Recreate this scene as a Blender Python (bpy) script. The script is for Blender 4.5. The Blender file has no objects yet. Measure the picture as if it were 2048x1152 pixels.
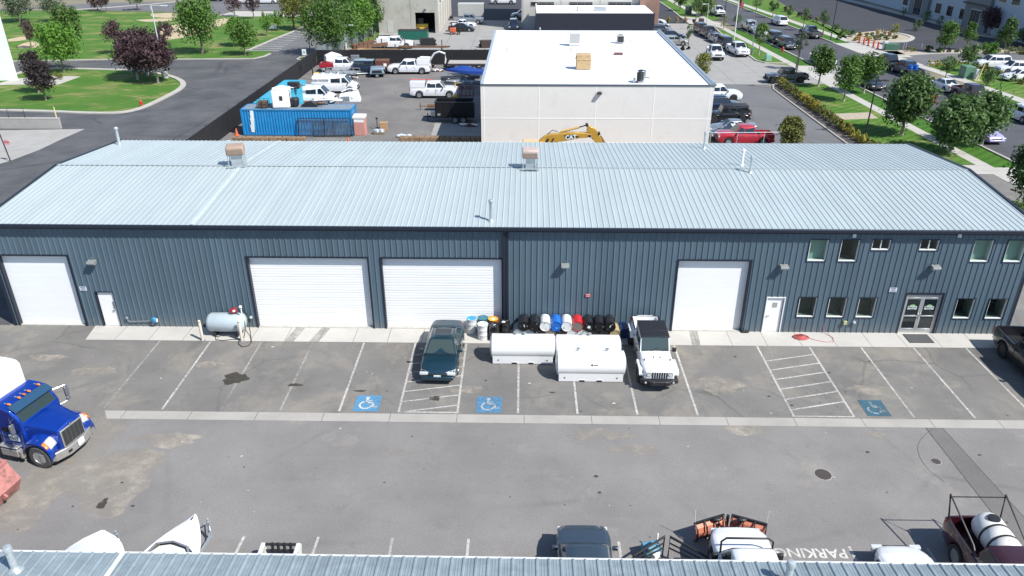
import bpy, math, random
import numpy as np
from mathutils import Vector, Matrix
SC = bpy.context.scene
# ------------------------------------------------------------------ camera, sky, sun, exposure
FPX = 1529.779
RT = Vector((0.9998252, 0.0186925, -0.0003969)); UP = Vector((-0.0080404, 0.4490388, 0.8934761)); FW = Vector((-0.0168795, 0.8933167, -0.4491106))
CAM = Vector((0.0, -36.40517, 20.8491))
cd = bpy.data.cameras.new('camera'); co = bpy.data.objects.new('camera', cd); SC.collection.objects.link(co)
cd.sensor_width = 36; cd.lens = FPX / 2048 * 36; cd.clip_end = 4000; cd.clip_start = 0.1
mr = Matrix((RT, UP, -FW)).transposed().to_4x4(); mr.translation = CAM; co.matrix_world = mr
SC.camera = co
SUN_EL = math.radians(49); SDX, SDY = 0.83, -0.56
wd = bpy.data.worlds.new('World'); SC.world = wd; wd.use_nodes = True
nt = wd.node_tree; bg = nt.nodes['Background']; sk = nt.nodes.new('ShaderNodeTexSky')
sk.sky_type = 'NISHITA'; sk.sun_disc = False; sk.sun_elevation = SUN_EL; sk.sun_rotation = math.atan2(SDX, SDY)
sk.air_density = 1.0; sk.dust_density = 0.6; sk.altitude = 1300
nt.links.new(sk.outputs[0], bg.inputs[0]); bg.inputs[1].default_value = 0.125
ld = bpy.data.lights.new('sun', 'SUN'); ld.energy = 4.5; ld.angle = math.radians(0.53); ld.color = (1, 0.965, 0.91)
lo = bpy.data.objects.new('sun', ld); SC.collection.objects.link(lo)
sv = Vector((SDX * math.cos(SUN_EL), SDY * math.cos(SUN_EL), math.sin(SUN_EL)))
lo.rotation_euler = sv.to_track_quat('Z', 'Y').to_euler(); lo.location = (30, -20, 60)
SC.view_settings.view_transform = 'Standard'; SC.view_settings.look = 'None'; SC.view_settings.gamma = 1
SC.view_settings.exposure = 0.60
SC.render.engine = 'CYCLES'
# ------------------------------------------------------------------ helpers
PI = math.pi; R = math.radians; rnd = random.Random(7)
def ray(px, py): return FW + RT * ((px - 1024) / FPX) - UP * ((py - 576) / FPX)
def at(px, py, z=0.0):
    d = ray(px, py); t = (z - CAM.z) / d.z; return CAM + d * t
def aty(px, py, Y):
    d = ray(px, py); t = (Y - CAM.y) / d.y; return CAM + d * t
def link(o): SC.collection.objects.link(o); return o
def tag(o, label=None, cat=None, group=None, kind=None):
    if label: o['label'] = label
    if cat: o['category'] = cat
    if group: o['group'] = group
    if kind: o['kind'] = kind
    return o
def thing(name, label, cat, loc=(0, 0, 0), rz=0.0, group=None):
    o = link(bpy.data.objects.new(name, None)); o.empty_display_size = 0.3
    o.location = Vector(loc) if len(loc) == 3 else Vector((loc[0], loc[1], 0)); o.rotation_euler = (0, 0, rz)
    return tag(o, label, cat, group)
def meshobj(name, me, parent=None):
    o = link(bpy.data.objects.new(name, me)); o.parent = parent; return o
class MB:
    def __init__(s): s.v = []; s.f = []
    def add(s, vs, fs, M=None):
        n = len(s.v); s.v += [tuple(M @ Vector(p)) if M else tuple(p) for p in vs]; s.f += [tuple(i + n for i in q) for q in fs]; return s
    def box(s, x, y, z, sx, sy, sz, rz=0.0, M=None):
        a, b, c = sx / 2, sy / 2, sz / 2
        vs = [(i, j, k) for k in (-c, c) for j in (-b, b) for i in (-a, a)]
        T = Matrix.Translation((x, y, z)) @ Matrix.Rotation(rz, 4, 'Z')
        if M: T = M @ T
        return s.add(vs, [(0, 2, 3, 1), (4, 5, 7, 6), (0, 1, 5, 4), (2, 6, 7, 3), (0, 4, 6, 2), (1, 3, 7, 5)], T)
    def bx(s, x0, x1, y0, y1, z0, z1, M=None): return s.box((x0 + x1) / 2, (y0 + y1) / 2, (z0 + z1) / 2, abs(x1 - x0), abs(y1 - y0), abs(z1 - z0), 0, M)
    def tube(s, p0, p1, r, n=8, r2=None, caps=True):
        p0 = Vector(p0); p1 = Vector(p1); r2 = r if r2 is None else r2; d = (p1 - p0)
        q = d.to_track_quat('Z', 'Y').to_matrix()
        vs = []
        for p, rr in ((p0, r), (p1, r2)):
            for i in range(n):
                a = 2 * PI * i / n; vs.append(p + q @ Vector((math.cos(a) * rr, math.sin(a) * rr, 0)))
        fs = [(i, (i + 1) % n, n + (i + 1) % n, n + i) for i in range(n)]
        if caps: fs += [tuple(range(n - 1, -1, -1)), tuple(range(n, 2 * n))]
        return s.add(vs, fs)
    def path(s, pts, r, n=6, closed=False):
        pts = [Vector(p) for p in pts]; m = len(pts); vs = []
        for k, p in enumerate(pts):
            a = pts[k - 1] if (k > 0 or closed) else p; b = pts[(k + 1) % m] if (k < m - 1 or closed) else p
            q = (b - a).to_track_quat('Z', 'Y').to_matrix(); rr = r[k] if isinstance(r, (list, tuple)) else r
            for i in range(n):
                t = 2 * PI * i / n; vs.append(p + q @ Vector((math.cos(t) * rr, math.sin(t) * rr, 0)))
        fs = []
        for k in range(m if closed else m - 1):
            k2 = (k + 1) % m
            for i in range(n): fs.append((k * n + i, k * n + (i + 1) % n, k2 * n + (i + 1) % n, k2 * n + i))
        if not closed: fs += [tuple(range(n - 1, -1, -1)), tuple(range((m - 1) * n, m * n))]
        return s.add(vs, fs)
    def lathe(s, prof, n=24, M=None):
        vs = []; k = len(prof)
        for r, z in prof:
            for i in range(n):
                a = 2 * PI * i / n; vs.append((r * math.cos(a), r * math.sin(a), z))
        fs = [(j * n + i, j * n + (i + 1) % n, (j + 1) * n + (i + 1) % n, (j + 1) * n + i) for j in range(k - 1) for i in range(n)]
        if prof[0][0] > 1e-4: fs.append(tuple(range(n - 1, -1, -1)))
        if prof[-1][0] > 1e-4: fs.append(tuple(range((k - 1) * n, k * n)))
        return s.add(vs, fs, M)
    def prism(s, pts, a, b, plane='xz', M=None):
        # polygon pts extruded from a to b along the axis left out of plane
        m = len(pts)
        def P(p, c): return {'xz': (p[0], c, p[1]), 'xy': (p[0], p[1], c), 'yz': (c, p[0], p[1])}[plane]
        vs = [P(p, a) for p in pts] + [P(p, b) for p in pts]
        return s.add(vs, [tuple(range(m - 1, -1, -1)), tuple(range(m, 2 * m))] + [(i, (i + 1) % m, m + (i + 1) % m, m + i) for i in range(m)], M)
    def quad(s, a, b, c, d): return s.add([a, b, c, d], [(0, 1, 2, 3)])
    def ball(s, x, y, z, rx, ry, rz, n=12, m=8):
        vs = [(x, y, z - rz)]
        for j in range(1, m):
            t = PI * j / m
            for i in range(n):
                a = 2 * PI * i / n; vs.append((x + rx * math.sin(t) * math.cos(a), y + ry * math.sin(t) * math.sin(a), z - rz * math.cos(t)))
        vs.append((x, y, z + rz)); L = len(vs) - 1
        fs = [(0, 1 + (i + 1) % n, 1 + i) for i in range(n)] + [(1 + j * n + i, 1 + j * n + (i + 1) % n, 1 + (j + 1) * n + (i + 1) % n, 1 + (j + 1) * n + i) for j in range(m - 2) for i in range(n)]
        fs += [(L, 1 + (m - 2) * n + i, 1 + (m - 2) * n + (i + 1) % n) for i in range(n)]
        return s.add(vs, fs)
    def mesh(s, name, mat, smooth=True, angle=35):
        me = bpy.data.meshes.new(name); me.from_pydata(s.v, [], s.f); me.update()
        if mat: me.materials.append(mat)
        if smooth:
            me.polygons.foreach_set('use_smooth', [True] * len(me.polygons)); me.set_sharp_from_angle(angle=R(angle))
        return me
    def build(s, name, mat, parent=None, smooth=True, bevel=0, angle=35, seg=2):
        o = meshobj(name, s.mesh(name, mat, smooth, angle), parent)
        if bevel:
            b = o.modifiers.new('bevel', 'BEVEL'); b.width = bevel; b.segments = seg; b.limit_method = 'ANGLE'; b.angle_limit = R(40); b.harden_normals = False
        return o
# ------------------------------------------------------------------ materials
MATS = {}
def mat(name, col, rough=0.6, metal=0.0, coat=0.0, var=0.0, vs=3.0, bump=0.0, bs=40.0, dirt=None, ds=1.2, dthr=0.55, spec=0.5, emit=None):
    if name in MATS: return MATS[name]
    m = bpy.data.materials.new(name); m.use_nodes = True; t = m.node_tree; N = t.nodes; b = N['Principled BSDF']; MATS[name] = m
    b.inputs['Base Color'].default_value = (*col, 1); b.inputs['Roughness'].default_value = rough; b.inputs['Metallic'].default_value = metal
    b.inputs['Coat Weight'].default_value = coat; b.inputs['Coat Roughness'].default_value = 0.06; b.inputs['Specular IOR Level'].default_value = spec
    if var or dirt or bump:
        g = N.new('ShaderNodeNewGeometry')
    out = None
    if var:
        n = N.new('ShaderNodeTexNoise'); n.inputs['Scale'].default_value = vs; n.inputs['Detail'].default_value = 6; n.inputs['Roughness'].default_value = 0.65
        t.links.new(g.outputs['Position'], n.inputs['Vector'])
        mr_ = N.new('ShaderNodeMapRange'); mr_.inputs[1].default_value = 0.25; mr_.inputs[2].default_value = 0.75; mr_.inputs[3].default_value = 1 - var; mr_.inputs[4].default_value = 1 + var
        t.links.new(n.outputs[0], mr_.inputs[0])
        mx = N.new('ShaderNodeMix'); mx.data_type = 'RGBA'; mx.blend_type = 'MULTIPLY'; mx.inputs[0].default_value = 1; mx.inputs[6].default_value = (*col, 1)
        t.links.new(mr_.outputs[0], mx.inputs[7]); out = mx.outputs[2]
    if dirt:
        n = N.new('ShaderNodeTexNoise'); n.inputs['Scale'].default_value = ds; n.inputs['Detail'].default_value = 8; n.inputs['Roughness'].default_value = 0.7
        t.links.new(g.outputs['Position'], n.inputs['Vector'])
        r_ = N.new('ShaderNodeMapRange'); r_.inputs[1].default_value = dthr; r_.inputs[2].default_value = dthr + 0.15
        t.links.new(n.outputs[0], r_.inputs[0])
        mx = N.new('ShaderNodeMix'); mx.data_type = 'RGBA'; mx.inputs[6].default_value = (*col, 1); mx.inputs[7].default_value = (*dirt, 1)
        t.links.new(r_.outputs[0], mx.inputs[0])
        if out: t.links.new(out, mx.inputs[6])
        out = mx.outputs[2]
    if out: t.links.new(out, b.inputs['Base Color'])
    if bump:
        n = N.new('ShaderNodeTexNoise'); n.inputs['Scale'].default_value = bs; n.inputs['Detail'].default_value = 4
        t.links.new(g.outputs['Position'], n.inputs['Vector'])
        bp = N.new('ShaderNodeBump'); bp.inputs['Strength'].default_value = bump; bp.inputs['Distance'].default_value = 0.02
        t.links.new(n.outputs[0], bp.inputs['Height']); t.links.new(bp.outputs[0], b.inputs['Normal'])
    if emit:
        b.inputs['Emission Color'].default_value = (*emit[:3], 1); b.inputs['Emission Strength'].default_value = emit[3]
    return m
def paint(name, col, metal=0.25): return mat('paint_' + name, col, 0.32, metal, 1.0, var=0.05, vs=2.0)
class G:
    """tiny node-graph writer for the ground materials"""
    def __init__(s, name, rough=0.9):
        s.m = bpy.data.materials.new(name); s.m.use_nodes = True; s.t = s.m.node_tree; s.N = s.t.nodes; s.b = s.N['Principled BSDF']
        s.b.inputs['Roughness'].default_value = rough; s.b.inputs['Specular IOR Level'].default_value = 0.25
        s.pos = s.N.new('ShaderNodeNewGeometry').outputs['Position']; MATS[name] = s.m
    def L(s, a, b): s.t.links.new(a, b)
    def mapv(s, sc=(1, 1, 1), rz=0.0):
        n = s.N.new('ShaderNodeMapping'); n.inputs['Scale'].default_value = sc; n.inputs['Rotation'].default_value = (0, 0, rz); s.L(s.pos, n.inputs[0]); return n.outputs[0]
    def noise(s, scale, det=6, rough=0.6, vec=None, dist=0.0):
        n = s.N.new('ShaderNodeTexNoise'); n.inputs['Scale'].default_value = scale; n.inputs['Detail'].default_value = det; n.inputs['Roughness'].default_value = rough; n.inputs['Distortion'].default_value = dist
        s.L(vec or s.pos, n.inputs['Vector']); return n.outputs[0]
    def rng(s, x, a, b, c=0.0, d=1.0):
        n = s.N.new('ShaderNodeMapRange'); s.L(x, n.inputs[0])
        for i, v in enumerate((a, b, c, d)): n.inputs[i + 1].default_value = v
        return n.outputs[0]
    def mix(s, f, a, b, mode='MIX'):
        n = s.N.new('ShaderNodeMix'); n.data_type = 'RGBA'; n.blend_type = mode
        for v, k in ((f, 0), (a, 6), (b, 7)):
            if isinstance(v, (int, float)): n.inputs[k].default_value = v if k == 0 else (v, v, v, 1)
            elif isinstance(v, tuple): n.inputs[k].default_value = (*v, 1)
            else: s.L(v, n.inputs[k])
        return n.outputs[2]
    def math(s, op, a, b=0.0):
        n = s.N.new('ShaderNodeMath'); n.operation = op
        for i, v in enumerate((a, b)):
            if isinstance(v, (int, float)): n.inputs[i].default_value = v
            else: s.L(v, n.inputs[i])
        return n.outputs[0]
    def cracks(s, scale, w=0.02, dist=0.6):
        nn = s.N.new('ShaderNodeTexNoise'); nn.inputs['Scale'].default_value = scale * 1.7; nn.inputs['Detail'].default_value = 5; s.L(s.pos, nn.inputs['Vector'])
        ad = s.N.new('ShaderNodeMix'); ad.data_type = 'RGBA'; ad.blend_type = 'ADD'; ad.inputs[0].default_value = dist / scale; s.L(s.pos, ad.inputs[6]); s.L(nn.outputs[1], ad.inputs[7])
        v = s.N.new('ShaderNodeTexVoronoi'); v.feature = 'DISTANCE_TO_EDGE'; v.inputs['Scale'].default_value = scale; s.L(ad.outputs[2], v.inputs['Vector'])
        return s.rng(v.outputs['Distance'], 0.0, w, 1.0, 0.0)
    def bump(s, h, st=0.3, d=0.01):
        b = s.N.new('ShaderNodeBump'); b.inputs['Strength'].default_value = st; b.inputs['Distance'].default_value = d; s.L(h, b.inputs['Height']); s.L(b.outputs[0], s.b.inputs['Normal'])
    def out(s, c): s.L(c, s.b.inputs['Base Color']); return s.m
def asphalt(name, base, pale, dark, crack=0.0, cscale=0.35, dust=None, dthr=0.58):
    g = G(name, 0.88)
    a = g.noise(0.22, 8, 0.62); b = g.noise(1.1, 6, 0.7); f = g.noise(17.0, 5, 0.85)
    c = g.mix(g.rng(a, 0.35, 0.68), base, pale); c = g.mix(g.rng(b, 0.55, 0.8, 0, 0.55), c, dark)
    c = g.mix(1.0, c, g.rng(f, 0.25, 0.75, 0.66, 1.34), 'MULTIPLY')
    st = g.noise(1.0, 6, 0.6, g.mapv((0.12, 1.3, 1)))
    c = g.mix(g.rng(st, 0.5, 0.75, 0, 0.35), c, pale)
    if dust: c = g.mix(g.rng(g.noise(0.33, 9, 0.72, dist=0.4), dthr, dthr + 0.16, 0, 0.75), c, dust)
    if crack: c = g.mix(g.math('MULTIPLY', g.cracks(cscale, 0.02), g.rng(g.noise(0.15, 3), 0.42, 0.6, 0, crack)), c, tuple(v * 0.25 for v in base))
    g.bump(f, 0.4, 0.01); return g.out(c)
A_LOT = asphalt('lot_asphalt', (0.176, 0.169, 0.164), (0.226, 0.217, 0.207), (0.136, 0.130, 0.127), 0.18, 0.10, dust=(0.29, 0.268, 0.23), dthr=0.57)
A_STALL = asphalt('stall_asphalt', (0.142, 0.137, 0.130), (0.198, 0.190, 0.176), (0.098, 0.095, 0.093), 0.35, 0.22, dust=(0.26, 0.237, 0.20), dthr=0.50)
A_ALLEY = asphalt('alley_asphalt', (0.066, 0.069, 0.075), (0.118, 0.118, 0.120), (0.044, 0.045, 0.050), 0.4, 0.085)
A_YARD = asphalt('yard_asphalt', (0.135, 0.130, 0.127), (0.200, 0.190, 0.178), (0.085, 0.083, 0.085), 0.2, 0.2, dust=(0.26, 0.23, 0.18), dthr=0.60)
A_DARK = asphalt('dark_asphalt', (0.045, 0.047, 0.055), (0.058, 0.060, 0.068), (0.036, 0.038, 0.045), 0.0)
A_SIDE = asphalt('side_asphalt', (0.125, 0.125, 0.130), (0.155, 0.155, 0.158), (0.095, 0.096, 0.102), 0.3, 0.08)
A_STREET = asphalt('street_asphalt', (0.068, 0.070, 0.080), (0.092, 0.094, 0.102), (0.052, 0.054, 0.062), 0.25, 0.1)
def concrete(name, base, dark, joints=None, jw=0.012, stain=0.35):
    g = G(name, 0.85); a = g.noise(0.5, 8, 0.65); f = g.noise(30, 3, 0.7)
    c = g.mix(g.rng(a, 0.42, 0.75, 0, stain * 1.6), base, dark)
    c = g.mix(g.rng(g.noise(1.0, 5, 0.7, g.mapv((0.5, 3.0, 1))), 0.62, 0.75, 0, stain), c, tuple(v * 0.6 for v in dark))
    c = g.mix(1.0, c, g.rng(f, 0.25, 0.75, 0.90, 1.10), 'MULTIPLY')
    if joints:
        se = g.N.new('ShaderNodeSeparateXYZ'); g.L(g.pos, se.inputs[0])
        for k, st in enumerate(joints):
            if st:
                fr = g.math('FRACT', g.math('DIVIDE', g.math('ADD', se.outputs[k], 1000 * st), st))
                c = g.mix(g.math('LESS_THAN', fr, jw * 2 / st), c, tuple(v * 0.35 for v in dark))
    g.bump(f, 0.25, 0.008); return g.out(c)
C_WALK = concrete('apron_concrete', (0.46, 0.445, 0.41), (0.36, 0.345, 0.315), (1.83, 0), stain=0.4)
C_GUT = concrete('gutter_concrete', (0.36, 0.345, 0.315), (0.27, 0.255, 0.23), (3.05, 0), stain=0.5)
C_SIDE = concrete('sidewalk_concrete', (0.42, 0.405, 0.37), (0.34, 0.325, 0.30), (0, 1.5), stain=0.3)
C_YARD = concrete('yard_concrete', (0.30, 0.295, 0.28), (0.24, 0.232, 0.22), (4.5, 4.5), 0.02, 0.5)
C_KERB = concrete('kerb_concrete', (0.42, 0.40, 0.36), (0.30, 0.29, 0.26), stain=0.4)
C_RAMP = concrete('ramp_concrete', (0.34, 0.33, 0.31), (0.26, 0.25, 0.235), stain=0.5)
def lawnmat(name, a, b, dry, dthr=0.6, stripe=True):
    g = G(name, 0.95); n = g.noise(0.25, 7, 0.65); f = g.noise(14, 4, 0.75)
    c = g.mix(g.rng(n, 0.3, 0.7), a, b); c = g.mix(g.rng(g.noise(0.16, 8, 0.6, g.mapv((1, 1.6, 1)), 0.5), dthr, dthr + 0.14, 0, 0.8), c, dry)
    if stripe:
        w = g.N.new('ShaderNodeTexWave'); w.inputs['Scale'].default_value = 0.32; w.inputs['Distortion'].default_value = 1.5; w.inputs['Detail Scale'].default_value = 0.4; g.L(g.mapv((1, 1, 1), 0.9), w.inputs[0]); c = g.mix(1.0, c, g.rng(w.outputs[1], 0.2, 0.8, 0.86, 1.1), 'MULTIPLY')
    c = g.mix(1.0, c, g.rng(f, 0.25, 0.75, 0.6, 1.4), 'MULTIPLY'); g.bump(f, 0.8, 0.05); return g.out(c)
LAWN = lawnmat('lawn_grass', (0.050, 0.135, 0.015), (0.088, 0.172, 0.024), (0.21, 0.21, 0.08), 0.53)
LAWN2 = lawnmat('park_grass', (0.046, 0.132, 0.016), (0.084, 0.170, 0.026), (0.24, 0.22, 0.09), 0.51)
LAWN3 = lawnmat('verge_grass', (0.036, 0.115, 0.010), (0.055, 0.135, 0.014), (0.16, 0.18, 0.05), 0.62)
DIRT = mat('bare_dirt', (0.42, 0.34, 0.22), 0.95, var=0.25, vs=0.6, bump=0.3)
GRAVEL = mat('tan_gravel', (0.36, 0.31, 0.24), 0.95, var=0.45, vs=6, bump=0.6, bs=18)
BLACK = mat('black_plastic', (0.018, 0.018, 0.020), 0.5, var=0.2); RUBBER = mat('tyre_rubber', (0.022, 0.022, 0.023), 0.85, var=0.25, vs=8)
GLASS = mat('tinted_glass', (0.012, 0.017, 0.022), 0.04, 0.0, spec=0.9); CHROME = mat('polished_metal', (0.55, 0.56, 0.58), 0.22, 1.0)
ALLOY = mat('alloy_metal', (0.42, 0.43, 0.45), 0.35, 0.8, var=0.15); GREY = mat('grey_steel', (0.25, 0.27, 0.28), 0.55, 0.4, var=0.2)
GALV = mat('galvanised_steel', (0.46, 0.50, 0.52), 0.42, 0.6, var=0.15, vs=4); WHITE = mat('white_paint', (0.78, 0.78, 0.77), 0.45, var=0.04)
LAMPW = mat('lamp_lens', (0.72, 0.74, 0.74), 0.08, 0.3, 1.0); REDL = mat('red_lens', (0.35, 0.012, 0.012), 0.2, 0, 1.0); AMBER = mat('amber_lens', (0.75, 0.20, 0.03), 0.2, 0, 1.0)
DSTEEL = mat('dark_steel', (0.045, 0.047, 0.05), 0.5, 0.5, var=0.2); RUST = mat('rusty_steel', (0.16, 0.085, 0.05), 0.8, 0.2, var=0.4, vs=3, dirt=(0.07, 0.05, 0.04))
def panelled(name, col, axis, pitch, rough, metal, amt=.05, streak=(1.0, .06, .06), sa=.10, splash=None):
    g = G(name, rough); g.b.inputs['Metallic'].default_value = metal; g.b.inputs['Specular IOR Level'].default_value = .4
    se = g.N.new('ShaderNodeSeparateXYZ'); g.L(g.pos, se.inputs[0]); fl = g.math('FLOOR', g.math('DIVIDE', se.outputs[axis], pitch))
    wn = g.N.new('ShaderNodeTexWhiteNoise'); wn.noise_dimensions = '1D'; g.L(fl, wn.inputs['W'])
    c = g.mix(1.0, col, g.rng(wn.outputs[0], 0, 1, 1 - amt, 1 + amt), 'MULTIPLY')
    c = g.mix(1.0, c, g.rng(g.noise(2.0, 5, .6, g.mapv(streak)), .3, .7, 1 - sa, 1 + sa), 'MULTIPLY')
    c = g.mix(1.0, c, g.rng(g.noise(.35, 6, .6), .3, .7, 1 - sa * .7, 1 + sa * .7), 'MULTIPLY')
    if splash: c = g.mix(g.math('MULTIPLY', g.rng(se.outputs[2], 0.0, 0.7, .55, 0.0), g.rng(g.noise(2.5, 6, .7), .35, .65)), c, splash)
    return g.out(c)
def paintline(name, col=(0.62, 0.61, 0.58), wear=0.47, scale=5.0, soft=.11):
    g = G(name, 0.8); n = g.noise(scale, 6, 0.75); n2 = g.noise(0.35, 3, 0.5)
    tr = g.N.new('ShaderNodeBsdfTransparent'); mx = g.N.new('ShaderNodeMixShader')
    g.b.inputs['Base Color'].default_value = (*col, 1)
    k = g.rng(g.math('ADD', n, g.rng(n2, 0.3, 0.7, -0.12, 0.12)), wear - soft, wear + soft)
    g.L(k, mx.inputs[0]); g.L(tr.outputs[0], mx.inputs[1]); g.L(g.b.outputs[0], mx.inputs[2]); g.L(mx.outputs[0], g.N['Material Output'].inputs[0]); return g.m
LINE = paintline('worn_white_line', (.54, .53, .50), wear=0.43, scale=6.0, soft=.24); LINEF = paintline('faded_white_line', (.50, .49, .46), wear=0.60, soft=.24); LINEN = paintline('fresh_white_line', (.55, .54, .51), wear=0.38, soft=.2)
HBLUE = paintline('worn_blue_paint', (0.085, 0.23, 0.38), 0.33, 5, .22); HBLUED = paintline('faded_blue_paint', (0.05, 0.13, 0.18), 0.38, 5, .25)
# ------------------------------------------------------------------ lettering
def text(s, name, size, m, parent, M, ext=0.004, align='CENTER', bold=0.0):
    c = bpy.data.curves.new(name, 'FONT'); c.body = s; c.size = size; c.extrude = ext; c.align_x = align; c.align_y = 'CENTER'; c.offset = bold; c.resolution_u = 3
    o = bpy.data.objects.new(name, c); me = bpy.data.meshes.new_from_object(o); me.transform(M); me.name = name
    me.materials.clear(); me.materials.append(m); bpy.data.objects.remove(o); bpy.data.curves.remove(c)
    return meshobj(name, me, parent)
MX90 = Matrix.Rotation(PI / 2, 4, 'X')      # upright lettering that faces -Y
# ------------------------------------------------------------------ the ground, sheet on sheet
def gp(p):
    if isinstance(p, list): return (p[0], p[1])
    q = at(p[0], p[1]); return (q.x, q.y)
def sheet(name, pts, z, m, kind='structure'):
    mb = MB(); P = [gp(p) for p in pts]; mb.add([(x, y, z) for x, y in P], [tuple(range(len(P)))])
    me = mb.mesh(name, m, False)
    if me.polygons[0].normal.z < 0: me.flip_normals()
    return tag(meshobj(name, me), kind=kind)
def offs(P, w):
    out = []
    for i, p in enumerate(P):
        a = Vector(P[max(i - 1, 0)]); b = Vector(P[min(i + 1, len(P) - 1)]); d = (b - a).normalized(); out.append((p[0] - d.y * w, p[1] + d.x * w))
    return out
def strip(name, pts, w0, w1, z0, z1, m, kind='structure', mb=None):
    P = [gp(p) for p in pts]; A = offs(P, w0); B = offs(P, w1); own = mb is None; mb = mb or MB(); n = len(P)
    vs = [(x, y, z0) for x, y in A] + [(x, y, z0) for x, y in B] + [(x, y, z1) for x, y in A] + [(x, y, z1) for x, y in B]; fs = []
    for i in range(n - 1):
        fs += [(2 * n + i, 2 * n + i + 1, 3 * n + i + 1, 3 * n + i), (i, i + 1, 2 * n + i + 1, 2 * n + i), (n + i, n + i + 1, 3 * n + i + 1, 3 * n + i)]
    fs += [(0, 2 * n, 3 * n, n), (n - 1, 2 * n - 1, 4 * n - 1, 3 * n - 1)]
    mb.add(vs, fs)
    if own: return tag(mb.build(name, m, None, False), kind=kind)
def kerb(pts, w=0.16, h=0.13, name='kerb', m=None): return strip(name, pts, -w, w * 0.6, 0.0, h, m or C_KERB)
def smooth(pts, n=4):
    P = [Vector(gp(p)) for p in pts]; out = []
    for i in range(len(P) - 1):
        p0 = P[max(i - 1, 0)]; p1 = P[i]; p2 = P[i + 1]; p3 = P[min(i + 2, len(P) - 1)]
        for k in range(n):
            t = k / n; out.append(list(0.5 * ((2 * p1) + (p2 - p0) * t + (2 * p0 - 5 * p1 + 4 * p2 - p3) * t * t + (3 * p1 - p0 - 3 * p2 + p3) * t ** 3)))
    return out + [list(P[-1])]
sheet('ground', [[-1500, -1500], [1500, -1500], [1500, 1500], [-1500, 1500]], -0.02, mat('dry_earth', (0.20, 0.18, 0.12), 0.95, var=0.3, vs=0.05))
sheet('asphalt', [[-60, -70], [60, -70], [60, -8.4], [-60, -8.4]], 0.0, A_LOT)
sheet('parking_bays', [[-60, -8.4], [60, -8.4], [44, 0], [44, 30], [28, 34], [26, 14], [-27.9, 14], [-28.5, 0], [-60, 0]], 0.0, A_STALL)
sheet('alley_road', [[-130, 0], [-28.5, 0], [-27.9, 14], [-27, 20], [-30.3, 34], [-30.4, 125], [-130, 125]], 0.0, A_ALLEY)
sheet('yard_dirt', [[-30.3, 14], [31, 14], [31, 36.6], [-30.3, 36.6]], -0.004, mat('yard_dirt', (0.34, 0.28, 0.21), 0.95, var=0.35, vs=0.9, bump=0.4, dirt=(0.2, 0.15, 0.11)))
sheet('yard', [[-30.3, 36.4], [-3, 36.4], [-3, 76.5], [-30.3, 76.5]], 0.0, A_YARD)
sheet('yard_pad', [(870, 246), (960, 246), (964, 272), (862, 271)], 0.004, C_YARD)
sheet('back_yard', [[-30.4, 76.5], [14, 76.5], [14, 124], [-30.4, 124]], 0.0, C_YARD)
sheet('back_road', [[-40, 124], [41, 124], [41, 240], [-40, 240]], -0.004, A_DARK)
sheet('back_road_patch', [(1013, 0), (998, 36), (1020, 36), (1033, 0)], 0.0, A_DARK)
sheet('side_lot', [[14, 36.6], [16, 14], [31.1, 14], [31.1, 64], [14, 64.5]], 0.0, A_SIDE)
sheet('front_lot', [[14, 64.5], [31.1, 64], [45.4, 64.5], [45.2, 77], [36.2, 78], [32.6, 92], [34, 110], [34, 120], [14, 120]], 0.0, C_YARD)
sheet('front_drive', [[21, 120], [34, 120], [33, 220], [21, 220]], 0.0, A_DARK)
def SX(k, Y): a, b = {'nk': (45.5, -.054), 'fk': (57.6, -.066), 'ns0': (41.55, -.048), 'ns1': (42.75, -.048), 'fs0': (62.7, -.090), 'fs1': (64.5, -.092)}[k]; return a + b * Y
def along(k, Y0, Y1, n=2): return [[SX(k, Y0 + (Y1 - Y0) * i / (n - 1)), Y0 + (Y1 - Y0) * i / (n - 1)] for i in range(n)]
sheet('street', along('nk', -40, 260) + along('fk', 260, -40), -0.002, A_STREET)
sheet('sidewalk', along('ns0', -30, 240) + along('ns1', 240, -30), 0.018, C_SIDE)
sheet('far_sidewalk', along('fs0', 30, 240) + along('fs1', 240, 30), 0.018, C_SIDE)
sheet('verge', along('ns1', 29.5, 64.5) + along('nk', 64.5, 29.5), 0.014, LAWN3)
sheet('upper_verge', along('ns1', 77, 112) + along('nk', 112, 77), 0.014, LAWN3)
sheet('driveway_apron', along('ns1', 24, 29.5) + along('nk', 29.5, 24), 0.012, C_SIDE)
sheet('driveway_crossing', along('ns1', 64.5, 77) + along('nk', 77, 64.5), 0.006, C_SIDE)
kerb(along('nk', 29.5, 64.5, 5)); kerb(along('nk', 77, 112, 5)); kerb(along('nk', 130, 200, 4)); kerb(along('nk', -30, 24, 3))
kerb(along('fk', 60, 84, 4)); kerb(along('fk', 97, 240, 5)); kerb(along('fk', -20, 58, 4))
sheet('far_verge', along('fk', 97, 240) + along('fs0', 240, 97), 0.014, LAWN3)
sheet('far_verge_lower', along('fk', -10, 59) + along('fs0', 59, -10), 0.014, LAWN3)
sheet('far_drive', along('fk', 84, 97) + [[58.5, 97], [58.5, 84]], 0.012, C_SIDE)
sheet('drive_apron', [[31.5, 27.6], [41, 27.6], [41, 30.3], [34, 30.3], [32, 29.5]], 0.016, C_SIDE)
LW = [[33.0, 30.0], [40.1, 30.2]] + along('ns0', 31, 64.3) + [[32.6, 64.3]]
sheet('lawn', LW, 0.016, LAWN)
sheet('gravel_bed', [(1663, 228), (1739, 225), (1757, 237), (1684, 240)], 0.022, GRAVEL)
sheet('hedge_bed', [[31.2, 22], [33.1, 22], [32.6, 64.5], [31.2, 63]], 0.012, mat('bark_mulch', (0.05, 0.042, 0.038), 0.95, var=0.5, vs=5, bump=0.5, dirt=(0.34, 0.32, 0.29), ds=2.2, dthr=0.53))
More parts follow.
